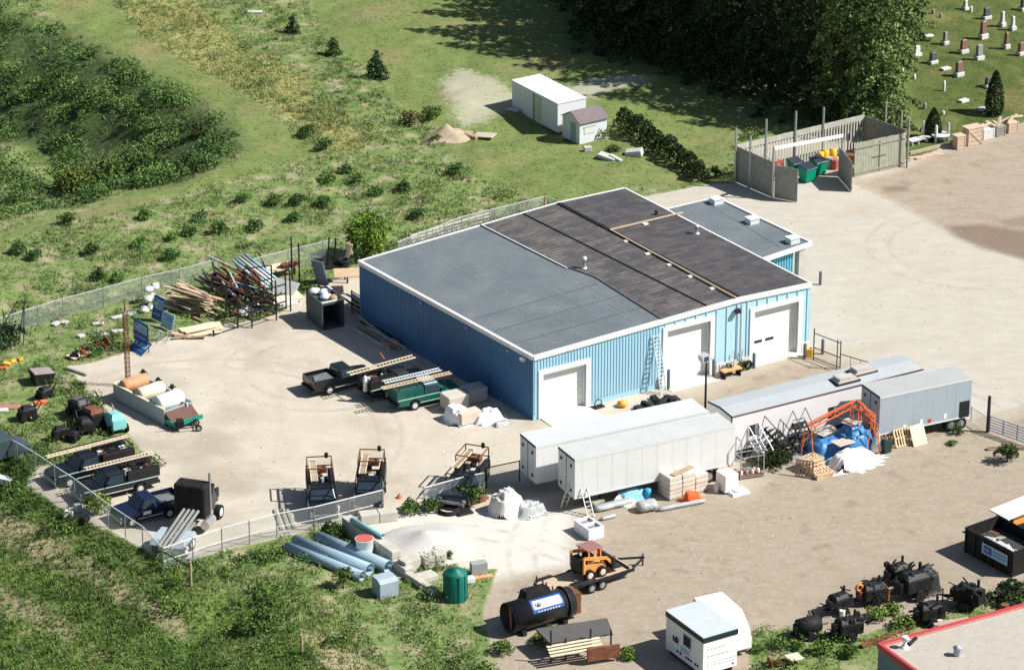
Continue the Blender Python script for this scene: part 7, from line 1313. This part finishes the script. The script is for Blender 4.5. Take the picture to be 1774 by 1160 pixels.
# ------------------------------------------------------------------ red trimmed building, bottom right
zr_ = 4.2; K0, K1, K2 = G(1522, 1116, zr_), G(1800, 1040, zr_), G(1640, 1184, zr_); yw = math.atan2((K1-K0).y, (K1-K0).x); t = T('red_trimmed_building', 'flat gravel roofed building with a red parapet at the bottom right corner', 'building', (K0.x, K0.y, 0), yw)
k2 = t.loc(K2); Lx, Ly = 13.5, -13.0
t.part('wall', MB().box(0, Lx, Ly, 0, 0, zr_-.15), mat('slate_blue_wall', (.16, .21, .26), .7)); t.part('roof', MB().box(.1, Lx-.1, Ly+.1, -.1, zr_-.15, zr_-.08), mat('roof_gravel', (.44, .40, .34), .95, var=.12, sc_=2, bump=.6)); s = MB(); s.box(-.06, Lx, -.16, .06, zr_-.3, zr_+.12); s.box(-.06, .16, Ly, -.16, zr_-.3, zr_+.12); t.part('parapet', s, mat('red_parapet', (.50, .06, .07), .5)); s = MB(); s.box(.17, Lx, -.24, -.16, zr_-.08, zr_+.04); s.box(.17, .25, Ly, -.25, zr_-.08, zr_+.04); t.part('inner_flashing', s, mat('pale_red_flashing', (.50, .2, .18), .6))
v = MB(); v.lathe([(.3, 0), (.2, .15), (.12, .2), (.12, .6), (.28, .62), (.2, .8)], (1.3, -1.0, zr_-.08), 12); t.part('roof_vent', v, trailer_grey); v = MB(); v.tube((1.7, -.9, zr_), (2.3, -.8, zr_+.3), .12); t.part('pipe', v, steel_dark); v = MB(); v.lathe([(.25, 0), (.25, .5), (.3, .55), (.05, .7)], (3.6, -3.4, zr_-.08), 12); t.part('roof_vent', v, gblue); 
for i in range(3): slab(1560+i*14, 1098-i*8, 1.6, .12, .08, (0, 0, .5+.2*i), brick_tan, 'short stick beside the rusty beam, %s from the left' % ['first', 'second', 'third'][i], 'stick', 'stick', 'sticks by the rusty beam')
# ------------------------------------------------------------------ junk in the grass at far left
def machine(px, py, s_, yw, label, m1=black, m2=steel_dark, name='old_machine', extra=None):
    t = T(name, label, 'machine', G(px, py, 0), yw); t.part('body', MB().box(-.7*s_, .7*s_, -.45*s_, .45*s_, .3*s_, .95*s_), m1, bev=.05); t.part('top', MB().hexa([(-.5*s_,-.4*s_,.95*s_),(.6*s_,-.4*s_,.95*s_),(.6*s_,.4*s_,.95*s_),(-.5*s_,.4*s_,.95*s_)], [(-.35*s_,-.3*s_,1.2*s_),(.45*s_,-.3*s_,1.1*s_),(.45*s_,.3*s_,1.1*s_),(-.35*s_,.3*s_,1.2*s_)]), extra or m2)
    for x in (-.5*s_, .5*s_): wheel(t, x, -.5*s_, .28*s_, .15, None, m2); wheel(t, x, .5*s_, .28*s_, .15, None, m2)
    s = MB(); s.bar((.6*s_, -.3*s_, .6*s_), (1.2*s_, -.3*s_, 1.3*s_), .06); s.bar((.6*s_, .3*s_, .6*s_), (1.2*s_, .3*s_, 1.3*s_), .06); s.bar((1.2*s_, -.3*s_, 1.3*s_), (1.2*s_, .3*s_, 1.3*s_), .06); t.part('handle', s, m2); return t
machine(140, 722, 1.3, 2.2, 'black wheeled machine with tall handles at the top of the row in the grass', extra=mat('faded_grey', (.12, .11, .13), .8)); machine(162, 738, 1.3, 2.2, 'black machine with a rusty top between the tall handled one and the turquoise one', extra=rust); machine(148, 748, 1.0, 2.0, 'low dark machine below the rusty topped one')
t = machine(200, 745, 1.25, 2.1, 'turquoise motor mower in the grass beside the yard', turq, steel_dark, 'motor_mower', turq); t.part('mast', MB().bar((-.3, 0, 1.2), (-.6, .4, 2.4), .04), trailer_grey)
machine(105, 758, .8, .4, 'small black engine lying in the grass above the work trucks'); machine(128, 762, .6, 1.2, 'smaller dark engine right of the first in the grass'); machine(78, 690, .8, .8, 'black box machine above the red and white piece', name='box_machine'); machine(48, 725, .9, .5, 'dark machine with a pole lying in the grass at far left')
slab(70, 700, 1.1, .35, .3, (.2, .1, .6), orange, 'small bright orange part below the black box machine', 'orange_part', 'part'); slab(62, 702, 1.2, .08, .1, (0, .3, .9), trailer_grey, 'white strip beside the bright orange part', 'white_strip', 'strip')
t = T('steel_skip', 'small dark steel skip with sloping sides in the grass', 'skip', G(72, 664, 0), .5); t.part('body', MB().hexa([(-.6,-.5,0),(.7,-.5,0),(.7,.6,0),(-.6,.6,0)], [(-.75,-.6,1.1),(.95,-.6,.9),(.95,.7,.9),(-.75,.7,1.1)]), black); t.part('lid', MB().hexa([(-.75,-.6,1.1),(.95,-.6,.9),(.95,.7,.9),(-.75,.7,1.1)], [(-.7,-.55,1.16),(.9,-.55,.96),(.9,.65,.96),(-.7,.65,1.16)]), mat('pinkish_grey_lid', (.3, .25, .23), .8))
slab(14, 706, 2.0, .7, .15, (.0, .1, .35), mat('rust_plate', (.36, .17, .12), .8), 'rusty brown plate lying in the grass at the left edge', 'rust_plate', 'plate'); slab(5, 712, .8, .4, .2, (0, .1, .3), trailer_grey, 'pale grey piece on the left end of the rusty plate', 'pale_piece', 'plate')
for i, (px, py) in enumerate(((12, 632), (22, 628), (36, 624), (6, 640))): slab(px, py, .6, .35, .25, (rr.uniform(-.3, .3), .2, i), yellow if i != 3 else orange, 'yellow orange lump of scrap in the grass, %s' % ['lower left of the middle', 'in the middle', 'farthest right', 'lowest and most orange'][i], 'painted_scrap', 'scrap', 'painted scrap in the left grass')
# bench of tools
a, yw, L = fr((128, 626), (196, 600)); t = T('tool_plank', 'long pale plank laid out with dark tools at the edge of the yard', 'plank', a, yw); t.part('plank', MB().box(0, L, 0, 1.0, .15, .22), wood_pale); t.part('foot', MB().box(.2, .3, 0, 1, 0, .15).box(L-.3, L-.2, 0, 1, 0, .15), wood_old); PM = t
for i in range(8): one('hand_tool', MB().box(-.35, .35, -.12, .12, 0, .2).tube((0, 0, .1), (.3, .2, .45), .06), (black, steel_dark, redl, navy)[i % 4], '%s tool lying on the long pale plank, %s from the left' % (['black', 'dark steel', 'red', 'navy'][i % 4], ['first', 'second', 'third', 'fourth', 'fifth', 'sixth', 'seventh', 'eighth'][i]), 'tool', PM.M @ Vector((.3+i*L/8.5, .3+.4*(i % 2), .22)), i, 'tools on the pale plank')
slab(190, 598, 1.2, .08, 1.1, (.5, 0, -.9), mat('rust_brown_sheet', (.28, .16, .11), .8), 'brown sheet leaning at the right end of the tool plank', 'brown_sheet', 'sheet'); slab(132, 645, 2.2, .25, .2, (0, 0, -.65), mat('kerb_grey', (.3, .27, .24), .9), 'dark timber edge where the grass meets the yard', 'edge_timber', 'timber')
for i, (px, py, sx) in enumerate(((170, 562, .9), (205, 575, 1.1), (182, 580, .7), (215, 548, 2.3), (140, 583, .6), (97, 562, .8), (112, 560, .6))): slab(px, py, sx, .5, .18, (0, 0, .2*i), stone, 'pale flat stone in the left grass, %s' % ['near the white slab', 'left of the folding sign', 'small one below the first', 'longest, by the white bags', 'small one to the left', 'by the wire fence', 'second by the wire fence'][i], 'flat_stone', 'stone', 'flat stones in the left grass')
a = G(20, 590, 0); t = T('bramble_frame', 'tangle of dark bare poles by the left end of the back fence', 'poles', G(18, 600), .3); s = MB()
for i in range(9): s.bar((rr.uniform(-1.5, 1.5), rr.uniform(-.6, .6), 0), (rr.uniform(-1.5, 1.5), rr.uniform(-.6, .6), rr.uniform(2.5, 4.0)), .06)
t.part('poles', s, steel_dark); shrub(15, 600, 1.5, 1.6, 'dark leafy tangle around the bare poles at the left edge', lo=(.02, .06, .025), hi=(.06, .11, .04), dn=700)
a, yw, L = fr((306, 750), (344, 746)); t = T('axle_cart', 'empty black wheeled frame standing right of the trough trailer', 'cart', a, yw); s = MB(); s.box(0, L, 0, .06, .3, .36); s.box(0, L, .9, .96, .3, .36); s.box(0, .06, .06, .9, .3, .36); s.bar((0, .5, .33), (-1.2, .5, .33), .06); s.box(L-.06, L, .06, .9, .3, .36); t.part('frame', s, steel_dark); wheel(t, L, -.05, .25, .15, None, galv); wheel(t, L, 1.0, .25, .15, None, galv); t.part('box', MB().box(.1, .6, .1, .7, .36, .85), black)
t = T('wire_fence_heap', 'low tangle of wire between the folding sign and the plywood', 'wire', G(285, 592), 0); s = MB(); [s.torus((rr.uniform(-.8, .8), rr.uniform(-.4, .4), .35+rr.random()*.4), .4, .02, rr.choice('xyz'), 14, 4) for _ in range(9)]; t.part('coil', s, galv)
a, b = G(370, 582), G(412, 568); one('lifting_bar', MB().bar((0, 0, .1), tuple(b-a+Vector((0, 0, .1))), .05).tube((0, 0, 0), (0, 0, .5), .08).tube(tuple(b-a), tuple(b-a+Vector((0, 0, .7))), .07), steel_dark, 'thin dark bar with two weights on the gravel right of the plywood', 'bar', a)
a = G(22, 800, 0); t = T('old_van', 'dark grey van front cut by the left edge behind the wire fence', 'van', G(5, 805, 0), BY); t.part('body', MB().xprism([(-2, .4), (2.4, .4), (2.4, 1.0), (1.6, 1.2), (.9, 1.9), (-2, 1.9)], 0, 1.9), mat('slate_paint', (.05, .075, .085), .35), bev=.08); t.part('windscreen', MB().add([(1.62, .15, 1.24), (1.62, 1.75, 1.24), (.95, 1.6, 1.88), (.95, .3, 1.88)], [(0, 1, 2, 3)]), glass_dark)
for x in (-1.2, 1.5):
    for y in (.05, 1.85): wheel(t, x, y, .36, .22, None, galv)
slab(8, 835, 1.3, .6, .4, (0, 0, -.5), white, 'white block at the foot of the wire fence by the left edge', 'white_block', 'block')
for i, (px, py) in enumerate(((118, 895), (145, 905), (135, 885))): slab(px, py, .7, .5, .5, (rr.uniform(-.3, .3), .1, i), (white, steel_dark, plastic_grey)[i], ['white', 'dark', 'grey'][i]+' scrap piece behind the fence by the bright green sapling', 'scrap_piece', 'scrap')
